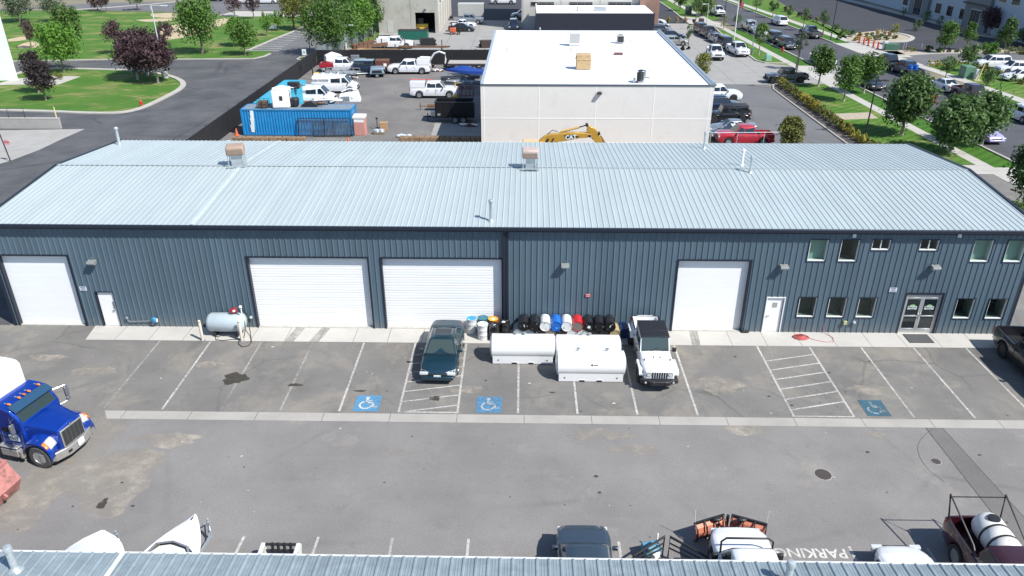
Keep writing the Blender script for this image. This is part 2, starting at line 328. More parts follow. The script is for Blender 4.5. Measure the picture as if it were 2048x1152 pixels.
kerb([[31.1, 20], [31.05, 36], [30.95, 50], [30.9, 61], [31.6, 63.6], [33, 64.3], [38, 64.5]], 0.10, 0.12)
UL = [(1432, 58), (1448, 61)] + [list(p) for p in along('ns0', 110, 77)] + [(1528, 126), (1513, 122), (1499, 112), (1492, 104), (1470, 88), (1445, 70)]
sheet('upper_lawn', UL, 0.016, LAWN)
kerb([(1432, 58), (1445, 70), (1470, 88), (1492, 104), (1499, 112), (1513, 122), (1530, 126.5), (1560, 127), (1580, 127)])
sheet('entry_planting', [(1318, 2), (1345, 0), (1420, 0), (1445, 20), (1437, 38), (1400, 48), (1376, 48), (1362, 36), (1330, 10)], 0.010, LAWN)
sheet('entry_path', [(1362, 33), (1400, 36), (1440, 46), (1450, 52), (1430, 54), (1380, 50)], 0.02, C_SIDE)
kerb([(1316, 2), (1330, 11), (1346, 22), (1364, 37), (1380, 49), (1400, 51), (1432, 52)])
# far side of the street
sheet('far_lawn', along('fs1', 98, 240) + [(1600, -20), (1552, 2), (1608, 33), (1690, 64), (1720, 71), (1708, 75), (1698, 82)], 0.014, LAWN)
sheet('far_lot', [(1500, -45), (1552, 0), (1608, 32), (1690, 62), (1713, 68), (1760, 62), (1797, 66), (1818, 72), (1822, 77), (1806, 83), (1715, 85), (1718, 91), (1760, 100), (1845, 101), (1930, 97), (2120, 92), (2120, 74), (1990, 74), (1880, 60), (1886, 53), (1740, 15), (1680, 0), (1500, -60)], 0.004, A_DARK)
sheet('rock_bed', [(1690, 70), (1713, 66), (1760, 61), (1797, 66), (1818, 72), (1822, 77), (1806, 82.5), (1715, 84.5), (1697, 82)], 0.03, GRAVEL)
kerb(smooth([(1697, 83), (1715, 85), (1770, 84.5), (1806, 83.5), (1821, 79), (1821, 74), (1800, 68), (1762, 63)]), 0.5, 0.12)
sheet('side_road', [[53.5, 66], (1812, 114), (1830, 109), (2120, 103), (2120, 128), (1975, 121), (1930, 124.5), (1858, 128), (1852, 134)], 0.008, A_SIDE)
sheet('rock_strip', [(1742, 101), (1760, 99), (1845, 101.5), (1930, 98), (2120, 93), (2120, 103), (1870, 106), (1800, 110), (1752, 108)], 0.012, GRAVEL)
kerb(smooth([(1742, 103), (1752, 109), (1800, 111), (1870, 107.5), (1960, 106), (2120, 104)]), 0.25)
sheet('right_lawn', [(1858, 133), (1880, 128), (1935, 125), (1975, 129), (2120, 185), (2120, 245)] + along('fs1', 52, 63), 0.012, LAWN)
kerb([(1856, 128), (1862, 127), (1900, 125.5), (1940, 124)], 0.25)
sheet('right_lot', [(1936, 124), (1975, 120), (2120, 122), (2120, 185), (2048, 158), (1975, 129)], 0.010, A_SIDE)
sheet('office_walk', [(1500, -65), (1680, -1), (1740, 14), (1886, 52), (1889, 47.5), (1745, 10), (1700, -1), (1500, -70)], 0.02, C_SIDE)
sheet('office_bed', [(1885, 61), (1990, 75), (2120, 80), (2120, 66), (1990, 56), (1900, 52)], 0.018, GRAVEL)
kerb([(1883, 60), (1920, 66), (1990, 76), (2120, 82)], 0.25)
# park on the left
PK = [(-40, 124), (230, 118.5), (400, 118), (505, 117), (527, 112), (545, 103), (575, 78), (606, 54), (700, 54), (700, 27), (440, 30), (400, 26), (300, 24), (210, 22), (160, 20), (0, 22), [-140, 152], [-140, 100]]
sheet('park_lawn', PK, 0.014, LAWN2)
kerb([(-40, 124.5), (230, 119.5), (400, 119), (507, 118), (529, 113), (540, 108)], 0.22)
kerb([(488, 101), (500, 99.5), (545, 80), (585, 64), (606, 53.5)], 0.25)
sheet('park_parking', [(489, 102), (500, 100), (545, 81), (585, 65), (606, 55), (680, 70), (680, 100), (600, 112), (546, 103), (530, 102)], 0.018, A_SIDE)
mb = MB()
for i in range(11):
    t = i / 10; a = at(500 + 98 * t, 101 - 43 * t); b = at(557 + 62 * t, 101.5 - 40 * t)
    a.z = b.z = 0.022; d = (b - a).normalized(); n = Vector((-d.y, d.x, 0)) * 0.11; mb.quad(a - n, b - n, b + n, a + n)
tag(mb.build('parking_lines', LINEN, None, False), kind='structure')
for k, pts in enumerate([[(300, 28), (345, 26), (358, 33), (340, 36), (308, 34)], [(300, 76), (318, 60), (355, 49), (395, 50), (440, 38), (462, 39), (440, 52), (420, 62), (385, 72), (330, 80)], [(15, 79), (40, 74), (60, 75), (50, 80), (20, 83)], [(35, 92), (50, 86), (75, 84), (75, 94), (40, 97)], [(270, 40), (330, 37), (350, 40), (300, 44)]]):
    sheet('dirt_patch', smooth(pts + [pts[0]], 5)[:-1], 0.02, DIRT)
sheet('park_path', [(437, 31), (470, 22.5), (560, 23), (700, 24), (700, 34), (560, 33), (450, 33)], 0.024, C_SIDE)
sheet('park_road', [(-60, 23), (0, 20), (60, 15), (160, 8), (330, 3), (430, 0), (520, -4), (900, -8), (900, 20), (640, 23), (470, 21), (437, 29), (400, 25.5), (300, 23.5), (200, 21), (100, 16), (0, 22)], 0.022, A_SIDE)
kerb([(145, 20), (210, 16), (300, 9), (350, 4)], 0.3)
ISL = smooth([[-70, 68], (60, 140), (99, 137.5), (140, 137.5), (200, 139), (260, 141), (300, 145), (335, 151), (358, 159), (368, 168), (362, 178), (338, 192), (286, 216), (240, 226), (180, 227), (100, 224), (0, 221), (-60, 219), (-120, 200)], 4)
sheet('island_lawn', ISL, 0.014, LAWN2)
kerb(ISL[:1] + ISL[4:-4], 0.42, 0.12)
sheet('island_path', [(-20, 171), (36, 157), (110, 152), (162, 153), (118, 169), (20, 169.5)], 0.018, C_SIDE)
sheet('ramp', [(-60, 262), (170, 258), (120, 280), (78, 300), (20, 322), (-80, 350)], 0.006, C_RAMP)
sheet('tree_island', [(596, 119), (612, 112), (660, 102), (700, 104), (655, 115), (640, 121), (604, 121)], 0.014, LAWN3)
kerb([(700, 105), (660, 117), (640, 122), (604, 122), (594, 120), (600, 115), (630, 107)], 0.2)
sheet('trees_lawn', [(606, 54), (700, 24), (760, 24), (758, 76), (700, 96), (668, 84), (630, 70)], 0.012, LAWN2)
# front lot furniture of the ground: apron, gutter, markings
sheet('apron', [[-23.75, 0.25], [26.05, 0.25], [26.1, -1.5], [-23.5, -1.5]], 0.006, C_WALK)
sheet('gutter', [[-19.3, -7.83], [45, -7.83], [45, -8.45], [-18.9, -8.45]], 0.006, C_GUT)
sheet('trench_patch', [[17.88, -8.45], [18.62, -8.45], [19.3, -17.5], [18.0, -17.5]], 0.004, asphalt('patch_asphalt', (0.135, 0.13, 0.125), (0.17, 0.165, 0.155), (0.10, 0.10, 0.10)))
def line(mb, a, b, w=0.10, z=0.008):
    a = Vector((*a, z)); b = Vector((*b, z)); d = (b - a).normalized(); n = Vector((-d.y, d.x, 0)) * w / 2; mb.quad(a - n, b - n, b + n, a + n)
mb = MB(); mf = MB()
for i, x in enumerate([-19.45, -16.72, -14.0, -11.25, -8.52, -5.78, -3.08, -0.30, 2.42, 5.15, 7.9, 12.25, 14.98, 17.68, 20.42, 23.15]):
    line(mf if i in (2, 3, 0) else mb, (x, -1.56), (x + 0.03, -7.7))
for i in range(7): line(mb, (-5.72, -2.75 - i * 0.83), (-3.12, -2.15 - i * 0.83), 0.09, 0.010)
line(mb, (-5.80, -7.7), (-3.0, -7.7), 0.09, 0.010)
for i in range(6): line(mb, (12.32, -3.02 - i * 0.84), (14.95, -2.32 - i * 0.84), 0.09, 0.010)
line(mb, (12.2, -7.7), (15.0, -7.7), 0.09, 0.010)
for px, py, qx, qy in ((489, 1072, 462, 1112), (637, 1074, 622, 1112), (785, 1076, 780, 1116), (937, 1078, 934, 1118), (1237, 1083, 1243, 1122), (1698, 1093, 1716, 1130), (1855, 1097, 1873, 1130)):
    a = at(px, py); b = at(qx, qy); line(mb, (a.x, a.y), (b.x, b.y - 3), 0.1)
tag(mb.build('bay_lines', LINE, None, False), kind='structure'); tag(mf.build('faded_bay_lines', LINEF, None, False), kind='structure')
def wheelchair(x, y, w, h, m1, m2, name, sc=1.0):
    sheet(name, [[x - w / 2, y - h / 2], [x + w / 2, y - h / 2], [x + w / 2, y + h / 2], [x - w / 2, y + h / 2]], 0.010, m1)
    q = MB(); s = h / 1.25
    def arc(cx, cy, r, a0, a1, t, n=14):
        vs = []
        for i in range(n + 1):
            a = a0 + (a1 - a0) * i / n
            for rr in (r - t, r + t): vs.append((x + (cx + rr * math.cos(a)) * s, y + (cy + rr * math.sin(a)) * s, 0.014))
        q.add(vs, [(2 * i, 2 * i + 1, 2 * i + 3, 2 * i + 2) for i in range(n)])
    def bar(x0, y0, x1, y1, t=0.05): line(q, (x + x0 * s, y + y0 * s), (x + x1 * s, y + y1 * s), t * 2 * s, 0.014)
    arc(-0.05, 0.43, 0.05, 0, 2 * PI, 0.05); arc(-0.06, -0.14, 0.28, R(115), R(358), 0.045)
    bar(-0.05, 0.34, -0.05, 0.02); bar(-0.09, 0.05, 0.25, 0.05); bar(-0.05, 0.2, 0.18, 0.2, 0.035); bar(0.22, 0.05, 0.34, -0.32); bar(0.30, -0.32, 0.48, -0.25, 0.04)
    tag(q.build('wheelchair_symbol', m2, None, False), kind='structure')
wheelchair(-7.30, -7.05, 1.17, 1.25, HBLUE, LINE, 'blue_marking'); wheelchair(-1.62, -7.05, 1.17, 1.25, HBLUE, LINE, 'blue_marking')
wheelchair(16.2, -7.0, 1.1, 1.25, HBLUED, paintline('ghost_white', (0.35, 0.40, 0.42), 0.55), 'faded_blue_marking')
me_ = text('PARKING', 'parking_lettering', 0.62, LINEN, None, Matrix.Translation((10.33, -15.93, 0.009)) @ Matrix.Rotation(PI, 4, 'Z'), 0.0, bold=0.012); me_.scale = (1, 1, 1); tag(me_, kind='structure')
# stains, kept flat on the asphalt
STAIN = paintline('oil_stain', (0.055, 0.050, 0.042), 0.36, 2.4, .16); PALES = paintline('pale_dust', (0.34, 0.31, 0.265), 0.52, 1.3, .22)
def blot(name, px, py, rx, ry, m, z, seed):
    rr = random.Random(seed); c = at(px, py); P = []
    for i in range(28):
        a = 2 * PI * i / 28; k = 1 + 0.16 * math.sin(3 * a + rr.random() * 0.8 + seed) + 0.12 * math.sin(7 * a + seed * 2) + rr.uniform(-.02, .02); P.append([c.x + rx * k * math.cos(a), c.y + ry * k * math.sin(a)])
    return sheet(name, P, z, m)
for i, (a, b, c, d) in enumerate([(470, 757, .60, .5), (590, 770, .36, .11), (205, 1008, .16, .30), (870, 797, .25, .18), (720, 782, .28, .07), (1105, 785, .15, .05)]): blot('oil_stain', a, b, c, d, STAIN, 0.0125, i + 1)
for i, (a, b, c, d) in enumerate([(150, 900, 1.6, 2.4), (250, 930, 1.2, 1.2), (1490, 860, 1.0, .35), (1600, 830, .6, .3), (190, 740, 1.1, .5), (60, 990, 1.2, 2.2), (230, 960, 1.6, 2.0), (330, 880, 1.5, .5), (95, 715, 1.0, .3), (420, 730, .8, .3), (800, 905, .5, .2), (940, 780, .9, .3), (1270, 900, 1.1, .35), (1750, 870, .5, .2), (1740, 780, 1.0, .4), (1440, 770, 1.0, .8), (1200, 870, 1.4, .4)]): blot('dust_patch', a, b, c, d, PALES, 0.0022 + i * 0.0004, i + 11)

rs_ = random.Random(21); sp1 = MB(); sp2 = MB()
for i in range(90):
    x, y = rs_.uniform(-19, 24), (rs_.uniform(-7.6, -1.8) if i % 2 else rs_.uniform(-16, -8.7)); r = rs_.uniform(.015, .055) * (1.7 if i % 3 == 0 else 1); (sp1 if i % 5 < 2 else sp2).add([(x + r * rs_.uniform(.7, 1.3) * math.cos(k * PI / 4), y + r * rs_.uniform(.5, 1.0) * math.sin(k * PI / 4), .0145) for k in range(8)], [tuple(range(8))])
tag(sp1.build('pale_spots', mat('pale_spot', (.42, .40, .36), .9), None, False), kind='structure'); tag(sp2.build('dark_spots', mat('dark_spot', (.05, .046, .042), .9), None, False), kind='structure')
# ------------------------------------------------------------------ the long workshop building
XL, XR, DEP, EZ, RZ = -28.15, 26.05, 15.1, 6.08, 6.74
NAVY = mat('navy_trim', (0.012, 0.018, 0.032), 0.45, var=0.1)
SLATE = panelled('slate_cladding', (0.090, 0.135, 0.170), 0, .915, .45, .1, .045, (1.2, 1, .07), .07, (.22, .20, .17))
ROOFM = panelled('pale_metal_roof', (0.385, 0.442, 0.445), 0, .915, .50, .12, .028, (1.5, .07, 1), .04)
b = thing('workshop_building', 'long slate blue metal workshop with white bay doors and pale ribbed roof', 'building', (0, 0, 0))
DOORS = [(-27.87, -24.22, 4.22), (-14.62, -8.30, 4.22), (-7.54, -1.24, 4.22), (8.02, 11.73, 4.22)]
MAN = [(-23.20, -22.27, 2.10), (12.92, 13.84, 2.10)]
ENT = (20.22, 22.14, 2.42)
WINS = [(14.62, 15.57, 4.25, 5.46), (16.21, 17.16, 4.25, 5.46), (17.78, 18.73, 4.90, 5.49), (14.62, 15.57, 0.94, 2.14), (16.20, 17.15, 0.94, 2.14), (17.77, 18.72, 0.94, 2.14), (20.22, 21.18, 4.90, 5.49), (22.96, 23.92, 4.28, 5.50), (24.66, 25.60, 4.28, 5.50), (22.94, 23.88, 0.93, 2.13), (24.64, 25.59, 0.93, 2.13)]
HOLES = [(a, c, 0, h) for a, c, h in DOORS + MAN + [ENT]] + WINS
# front cladding: real ribs, with the openings left out
def ribs(x0, x1, pitch=0.305, off=0.0):
    xs = [x0]; k = math.floor((x0 - off) / pitch)
    while True:
        c = off + k * pitch
        for dx in (0.0, 0.028, 0.062, 0.09):
            if x0 < c + dx < x1: xs.append(c + dx)
        k += 1
        if c > x1: break
    return sorted(xs + [x1])
def ribh(x, pitch=0.305, off=0.0, h=0.034):
    t = (x - off) % pitch
    if t < 0.028: return h * t / 0.028
    if t < 0.062: return h
    if t < 0.09: return h * (0.09 - t) / 0.028
    return 0.0
mb = MB(); xs = sorted(set(ribs(XL, XR) + [h[0] for h in HOLES] + [h[1] for h in HOLES]))
for x0, x1 in zip(xs, xs[1:]):
    if x1 - x0 < 1e-5: continue
    xm = (x0 + x1) / 2; spans = []; z = 0.0
    for a, c, z0, z1 in sorted([h for h in HOLES if h[0] < xm < h[1]], key=lambda q: q[2]):
        if z0 > z: spans.append((z, z0))
        z = z1
    spans.append((z, EZ)); ya, yb = -ribh(x0 + 1e-6), -ribh(x1 - 1e-6)
    for z0, z1 in spans: mb.quad((x0, ya, z0), (x1, yb, z0), (x1, yb, z1), (x0, ya, z1))
mb.build('front_cladding', SLATE, b, False)
mb = MB()
for X, s in ((XL, -1), (XR, 1)):
    ys = ribs(0.0, DEP)
    for y0, y1 in zip(ys, ys[1:]):
        pa, pb = X + s * ribh(y0 + 1e-6), X + s * ribh(y1 - 1e-6); za = EZ + (RZ - EZ) * (1 - abs(y0 - DEP / 2) / (DEP / 2)); zb = EZ + (RZ - EZ) * (1 - abs(y1 - DEP / 2) / (DEP / 2))
        mb.quad((pa, y0, 0), (pb, y1, 0), (pb, y1, zb - .02), (pa, y0, za - .02))
mb.quad((XL, DEP, 0), (XR, DEP, 0), (XR, DEP, EZ), (XL, DEP, EZ))
mb.build('side_cladding', SLATE, b, False)
# roof in two slopes with ribs
mb = MB(); RX0, RX1 = XL - 0.10, XR + 0.10; xs = ribs(RX0, RX1)
def rowz(y): return EZ + 0.06 + (RZ - EZ) * (1 - abs(y - DEP / 2) / (DEP / 2))
for y0, y1 in ((-0.24, DEP / 2), (DEP / 2, DEP + 0.2)):
    for x0, x1 in zip(xs, xs[1:]):
        ha, hb = ribh(x0 + 1e-6, h=.030), ribh(x1 - 1e-6, h=.030); za, zb = rowz(y0), rowz(y1); mb.quad((x0, y0, za + ha), (x1, y0, za + hb), (x1, y1, zb + hb), (x0, y1, zb + ha))
# ribs' closed ends at the eave
for x0, x1 in zip(xs, xs[1:]):
    ha, hb = ribh(x0 + 1e-6, h=.030), ribh(x1 - 1e-6, h=.030); z = rowz(-0.24); mb.quad((x0, -0.24, z - .02), (x1, -0.24, z - .02), (x1, -0.24, z + hb), (x0, -0.24, z + ha))
rf = mb.build('roof', ROOFM, b, False)
m2 = MB(); zr = rowz(DEP / 2) + 0.012
for s in (-1, 1): m2.quad((RX0, DEP / 2, zr + .020), (RX1, DEP / 2, zr + .020), (RX1, DEP / 2 + s * .05, zr + .015), (RX0, DEP / 2 + s * .12, zr + .022))
m2.build('ridge_cap', ROOFM, rf, False)
m3 = MB()
for y0, y1 in ((-0.24, DEP / 2), (DEP / 2, DEP + 0.2)):
    za, zb = rowz(y0) + .042, rowz(y1) + .042; m3.quad((-17.2, y0, za), (-17.0, y0, za), (-17.0, y1, zb), (-17.2, y1, zb))
m3.build('pale_seam', mat('pale_seam', (0.46, 0.52, 0.54), 0.5, var=.2), rf, False)
mb = MB()
for X, s in ((XL, -1), (XR, 1)):
    mb = MB()
    for y0, y1 in ((-0.3, DEP / 2), (DEP / 2, DEP + 0.25)):
        za, zb = rowz(y0), rowz(y1); xa, xb = X + s * 0.04, X + s * 0.17
        mb.add([(x, y, z) for y, zz in ((y0, za), (y1, zb)) for x in (xa, xb) for z in (zz - .2, zz + .07)], [(0, 1, 5, 4), (2, 6, 7, 3), (1, 3, 7, 5), (0, 4, 6, 2), (0, 2, 3, 1), (4, 5, 7, 6)])
    mb.build('gable_trim', NAVY, b, False)
mb = MB(); mb.bx(XL - .1, XR + .1, -0.34, -0.20, EZ - 0.12, EZ + 0.045); mb.bx(XL - .1, XR + .1, -0.20, -0.04, EZ - 0.05, EZ - 0.01)
mb.build('gutter', NAVY, b, bevel=0.01)
mb = MB(); mb.bx(-1.16, -1.02, -0.16, -0.04, 0.08, EZ - .1); mb.bx(-1.0, -0.86, -0.10, -0.04, 0.05, EZ - .1); mb.build('downspout', NAVY, b, bevel=0.008)
mb = MB()
for X in (XL, XR): mb.bx(X - .06, X + .06, -0.05, 0.06, 0.0, EZ)
mb.bx(XL, XR, -0.046, -0.037, EZ - .3, EZ - .12)
mb.build('corner_trim', NAVY, b, False)
mb = MB(); mb.bx(XL + .1, XR - .1, 0.9, 1.0, 0.02, EZ - .1); mb.bx(XL + .1, XR - .1, .26, .9, 2.98, 3.1)
for x in (12.6, 14.1, 15.9, 17.5, 19.2, 22.5, 24.3): mb.bx(x - .05, x + .05, .26, .9, 0.02, EZ - .1)
mb.build('interior_partition', mat('interior_board', (0.25, 0.27, 0.24), 0.9), b, False)
DOORW = mat('door_white', (0.80, 0.81, 0.80), 0.5, var=0.02, vs=.6)
def opening_trim(x0, x1, h, w=0.09, d=0.24, z0=None):
    q = MB(); q.bx(x0 - w, x0, -0.045, d, 0 if z0 is None else z0 - w, h); q.bx(x1, x1 + w, -0.045, d, 0 if z0 is None else z0 - w, h); q.bx(x0 - w, x1 + w, -0.047, d + .002, h, h + w)
    if z0 is not None: q.bx(x0, x1, -0.043, d - .002, z0 - w, z0)
    return q
for i, (x0, x1, h) in enumerate(DOORS):
    q = MB(); wide = x1 - x0 > 5; y = 0.20; n = 9 if wide else 7; ph = (h - 0.03) / n
    # panels as a folded profile: wide doors carry clear horizontal ribs, the narrow ones fine joints
    prof = []
    for k in range(n):
        z = 0.03 + k * ph
        if wide: prof += [(y + .012, z), (y, z + .012), (y, z + ph * .30), (y + .016, z + ph * .33), (y + .016, z + ph * .38), (y, z + ph * .41), (y, z + ph * .62), (y + .016, z + ph * .65), (y + .016, z + ph * .70), (y, z + ph * .73), (y, z + ph - .012)]
        else: prof += [(y + .004, z), (y, z + .008), (y, z + ph - .008)]
    prof.append((y + .012, h))
    for (ya, za), (yb, zb) in zip(prof, prof[1:]): q.quad((x0, ya, za), (x1, ya, za), (x1, yb, zb), (x0, yb, zb))
    o = q.build('bay_door', DOORW, b, False); tag(o, label=['narrow white bay door at the left end', 'wide white ribbed bay door nearer the left end', 'wide white ribbed bay door beside the drums', 'narrow white bay door beside the entrance offices'][i])
    opening_trim(x0, x1, h).build('door_trim', NAVY, o, False)
    s = MB(); s.bx(x0, x1, 0.0, 0.2, 0.0, 0.045); s.build('threshold', mat('threshold_concrete', (0.42, 0.41, 0.38), 0.9, var=.2), o, False)
for i, (x0, x1, h) in enumerate(MAN):
    q = MB(); q.bx(x0 + .04, x1 - .04, 0.05, 0.10, 0.02, h - .04); o = q.build('door', DOORW, b, bevel=.008); opening_trim(x0, x1, h, .04, .12).build('frame', NAVY if i == 0 else DOORW, o, False)
    q = MB(); q.tube((x1 - .15 if i == 0 else x0 + .15, 0.05, .98), (x1 - .15 if i == 0 else x0 + .15, 0.0, .98), .03); q.bx(x1 - .26 if i == 0 else x0 + .13, x1 - .13 if i == 0 else x0 + .26, -0.02, 0.0, .96, 1.0)
    if i == 0: q.bx(x1 - .18, x1 - .11, .02, .05, 1.08, 1.5)
    q.build('handle', GREY, o)
    if i == 1: q = MB(); q.bx(13.27, 13.52, .035, .05, 1.50, 1.78); q.build('notice', mat('notice_grey', (0.33, 0.33, 0.32), 0.6, var=.3, vs=30), o, False)
ROOMS = [mat('pale_green_room', (0.30, 0.42, 0.36), 0.9, var=.06), mat('dim_room', (0.035, 0.045, 0.042), 0.9, var=.3), mat('mid_room', (0.075, 0.085, 0.078), 0.9, var=.2)]  # blinds tone first, then two with unlit-room darkness in the colour
gg = G('window_glass', 0.0); WGLASS = gg.m; a_ = gg.N.new('ShaderNodeBsdfTransparent'); a_.inputs[0].default_value = (.70, .80, .77, 1); b_ = gg.N.new('ShaderNodeBsdfGlossy'); b_.inputs['Roughness'].default_value = .02; c_ = gg.N.new('ShaderNodeMixShader'); c_.inputs[0].default_value = .05; gg.L(a_.outputs[0], c_.inputs[1]); gg.L(b_.outputs[0], c_.inputs[2]); gg.L(c_.outputs[0], gg.N['Material Output'].inputs[0])
WFR = mat('window_white', (0.74, 0.75, 0.74), 0.4)
for i, (x0, x1, z0, z1) in enumerate(WINS):
    q = MB(); w = .045
    for a in ((x0, x1, z0, z0 + w * 1.3), (x0, x1, z1 - w * .5, z1), (x0, x0 + w, z0 + w * 1.3, z1 - w * .5), (x1 - w, x1, z0 + w * 1.3, z1 - w * .5)): q.bx(a[0], a[1], .0, .10, a[2], a[3])
    small = z1 - z0 < .8
    if small: q.bx((x0 + x1) / 2 - .02, (x0 + x1) / 2 + .02, .012, .09, z0 + w * 1.3, z1 - w * .5)
    o = q.build('window', WFR, b, bevel=.004); tag(o, label=None)
    opening_trim(x0, x1, z1, .03, .05, z0).build('frame', NAVY, o, False)
    q = MB(); q.quad((x0 + w, .06, z0 + w), (x1 - w, .06, z0 + w), (x1 - w, .06, z1 - w * .5), (x0 + w, .06, z1 - w * .5)); q.build('pane', WGLASS, o, False)
    # the room lining behind each pane: back (drawn blinds, or the room's darkness put into the colour), side jamb and deep sill toned to match
    room = ROOMS[0] if i in (0, 7, 8) else (ROOMS[1] if i in (1, 9, 10, 2, 6) else ROOMS[2]); bk = .34 if i in (0, 7, 8) else (.85 if i in (9, 10, 1) else .5)
    q = MB(); q.quad((x0 - .02, bk, z0), (x1 + .02, bk, z0), (x1 + .02, bk, z1), (x0 - .02, bk, z1)); q.build('blind_or_dark_room', room, o, False)
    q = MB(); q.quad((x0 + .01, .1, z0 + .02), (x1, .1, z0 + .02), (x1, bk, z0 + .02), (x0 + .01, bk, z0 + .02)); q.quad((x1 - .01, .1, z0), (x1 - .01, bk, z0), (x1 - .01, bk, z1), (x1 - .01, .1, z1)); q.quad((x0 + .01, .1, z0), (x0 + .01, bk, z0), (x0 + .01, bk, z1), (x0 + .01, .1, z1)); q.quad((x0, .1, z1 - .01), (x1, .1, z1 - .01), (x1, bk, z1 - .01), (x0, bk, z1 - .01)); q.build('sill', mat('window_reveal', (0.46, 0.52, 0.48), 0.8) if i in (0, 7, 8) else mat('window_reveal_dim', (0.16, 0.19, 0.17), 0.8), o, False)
# entrance: double glazed doors
x0, x1, h = ENT; AL = mat('entrance_aluminium', (0.52, 0.54, 0.55), 0.35, 0.6)
q = MB(); q.bx(x0, x1, .06, .16, 2.16, 2.30); q.bx(x0, x0 + .07, .05, .15, 0, 2.36); q.bx(x1 - .07, x1, .05, .15, 0, 2.36); q.bx(x0, x1, .055, .14, 2.36, 2.42)
fr = q.build('entrance_frame', AL, b, bevel=.006); opening_trim(x0, x1, h, .05, .18).build('trim', NAVY, fr, False)
q = MB(); q.quad((x0, .12, 2.30), (x1, .12, 2.30), (x1, .12, 2.36), (x0, .12, 2.36)); q.build('transom', GLASS, fr, False)
EGL = mat('entrance_glass', (0.010, 0.018, 0.022), 0.03, spec=.8); SGNW = mat('sticker_white', (0.72, 0.78, 0.75), 0.5); SGNG = mat('sticker_green', (0.30, 0.48, 0.24), 0.5); SGNK = mat('sticker_ink', (0.03, 0.06, 0.07), 0.5)
for k, (a, c) in enumerate(((x0 + .07, (x0 + x1) / 2 - .004), ((x0 + x1) / 2 + .004, x1 - .07))):
    q = MB(); st = .10
    q.bx(a, a + st, .07, .12, .02, 2.14); q.bx(c - st, c, .07, .12, .02, 2.14); q.bx(a + st, c - st, .07, .12, .02, .26); q.bx(a + st, c - st, .07, .12, 2.04, 2.14); q.bx(a + st, c - st, .072, .118, .98, 1.06)
    d = q.build('glass_door', AL, b, bevel=.005)
    q = MB(); q.quad((a + st, .10, .26), (c - st, .10, .26), (c - st, .10, 2.04), (a + st, .10, 2.04)); q.build('pane', EGL, d, False)
    m = (a + c) / 2
    q = MB(); q.bx(m - .24, m + .24, .085, .092, 1.42, 1.60)
    q.build('sticker', SGNW, d, False)
    q = MB(); q.prism([(m + .16 * math.cos(R(t)), 1.605 + .10 * math.sin(R(t))) for t in range(0, 181, 15)], .086, .092); q.build('sticker_arch', SGNG, d, False)
    text('BRIDGE', 'sticker_lettering', .13, SGNK, d, Matrix.Translation((m, .083, 1.53)) @ MX90, .0012, bold=.004); text('SOURCE', 'sticker_lettering', .07, SGNK, d, Matrix.Translation((m, .083, 1.45)) @ MX90, .0012)
    hx = c - .05 if k == 0 else a + .05
    q = MB(); q.path([(hx, .07, .92), (hx, .0, .94), (hx, -.01, 1.05), (hx, .0, 1.16), (hx, .07, 1.18)], .018); q.ball(hx, .0, 1.05, .035, .03, .05); q.build('handle', CHROME, d)
# lamps, notices and small fittings on the wall: things of their own fixed to it
def wall_lamp(x, z, label):
    t = thing('wall_lamp', label, 'wall lamp', (x, -0.035, z), 0, 'grey wall lamps along the front wall')
    q = MB(); q.prism([(-.02, .14), (-.30, .10), (-.36, .0), (-.30, -.03), (-.02, -.03)], -.21, .21, 'yz'); q.build('housing', mat('lamp_housing', (0.20, 0.215, 0.21), .6), t, bevel=.012)
    q = MB(); q.prism([(-.33, -.035), (-.06, -.035), (-.05, -.10), (-.26, -.10)], -.18, .18, 'yz'); q.build('lens', LAMPW, t, bevel=.008)
    q = MB(); q.tube((0, -.08, .12), (0, -.08, .24), .015); q.tube((0, -.08, .22), (0, -.08, .28), .03); q.build('photocell', GREY, t)
wall_lamp(-22.85, 3.93, 'grey wall lamp above the left man door'); wall_lamp(2.09, 3.93, 'grey wall lamp on the plain wall above the drums'); wall_lamp(13.44, 3.96, 'grey wall lamp above the white door with a notice'); wall_lamp(21.23, 4.0, 'grey wall lamp above the glass entrance doors')
def spot(x, z, label):
    t = thing('security_light', label, 'light', (x, -.035, z), 0, 'small white lights under the eave'); q = MB(); q.bx(-.08, .08, -.09, 0, -.11, .07); q.build('housing', WHITE, t, bevel=.012); q = MB(); q.ball(0, -.10, -.05, .05, .05, .05); q.build('lens', LAMPW, t)
spot(16.76, 5.74, 'small white light under the eave above the tall dark upper window'); spot(22.06, 5.78, 'small white light under the eave left of the pale green blinds')
def sign(x, z, w, h, label, col, ink, lines, name='wall_sign'):
    t = thing(name, label, 'sign', (x, -.038, z)); q = MB(); q.bx(-w / 2, w / 2, -.012, 0, -h / 2, h / 2); q.build('plate', col, t, False)
    for s, sz, dx, dz in lines: text(s, 'lettering', sz, ink, t, Matrix.Translation((dx, -.0155, dz)) @ MX90, .0012, bold=.003)
    return t
SW = mat('sign_white', (0.60, 0.64, 0.68), .5, var=.1, vs=20); INKB = mat('sign_ink', (0.03, 0.05, 0.16), .5)
sign(-23.8, 2.32, .38, .25, 'small white notice between the leftmost bay door and the man door', SW, INKB, [('NOTICE', .07, 0, .08), ('24 HOUR', .05, 0, .0), ('SURVEILLANCE', .04, 0, -.07)])
sign(19.42, 2.64, .38, .25, 'small white notice on the wall left of the glass entrance', SW, INKB, [('NOTICE', .07, 0, .08), ('24 HOUR', .05, 0, .0), ('SURVEILLANCE', .04, 0, -.07)])
sign(3.37, 2.16, .26, .2, 'small red and white warning sign above the drum pile', mat('sign_red', (0.50, 0.05, 0.04), .5), SGNW, [('DANGER', .055, 0, .055), ('NO SMOKING', .034, 0, -.04)])
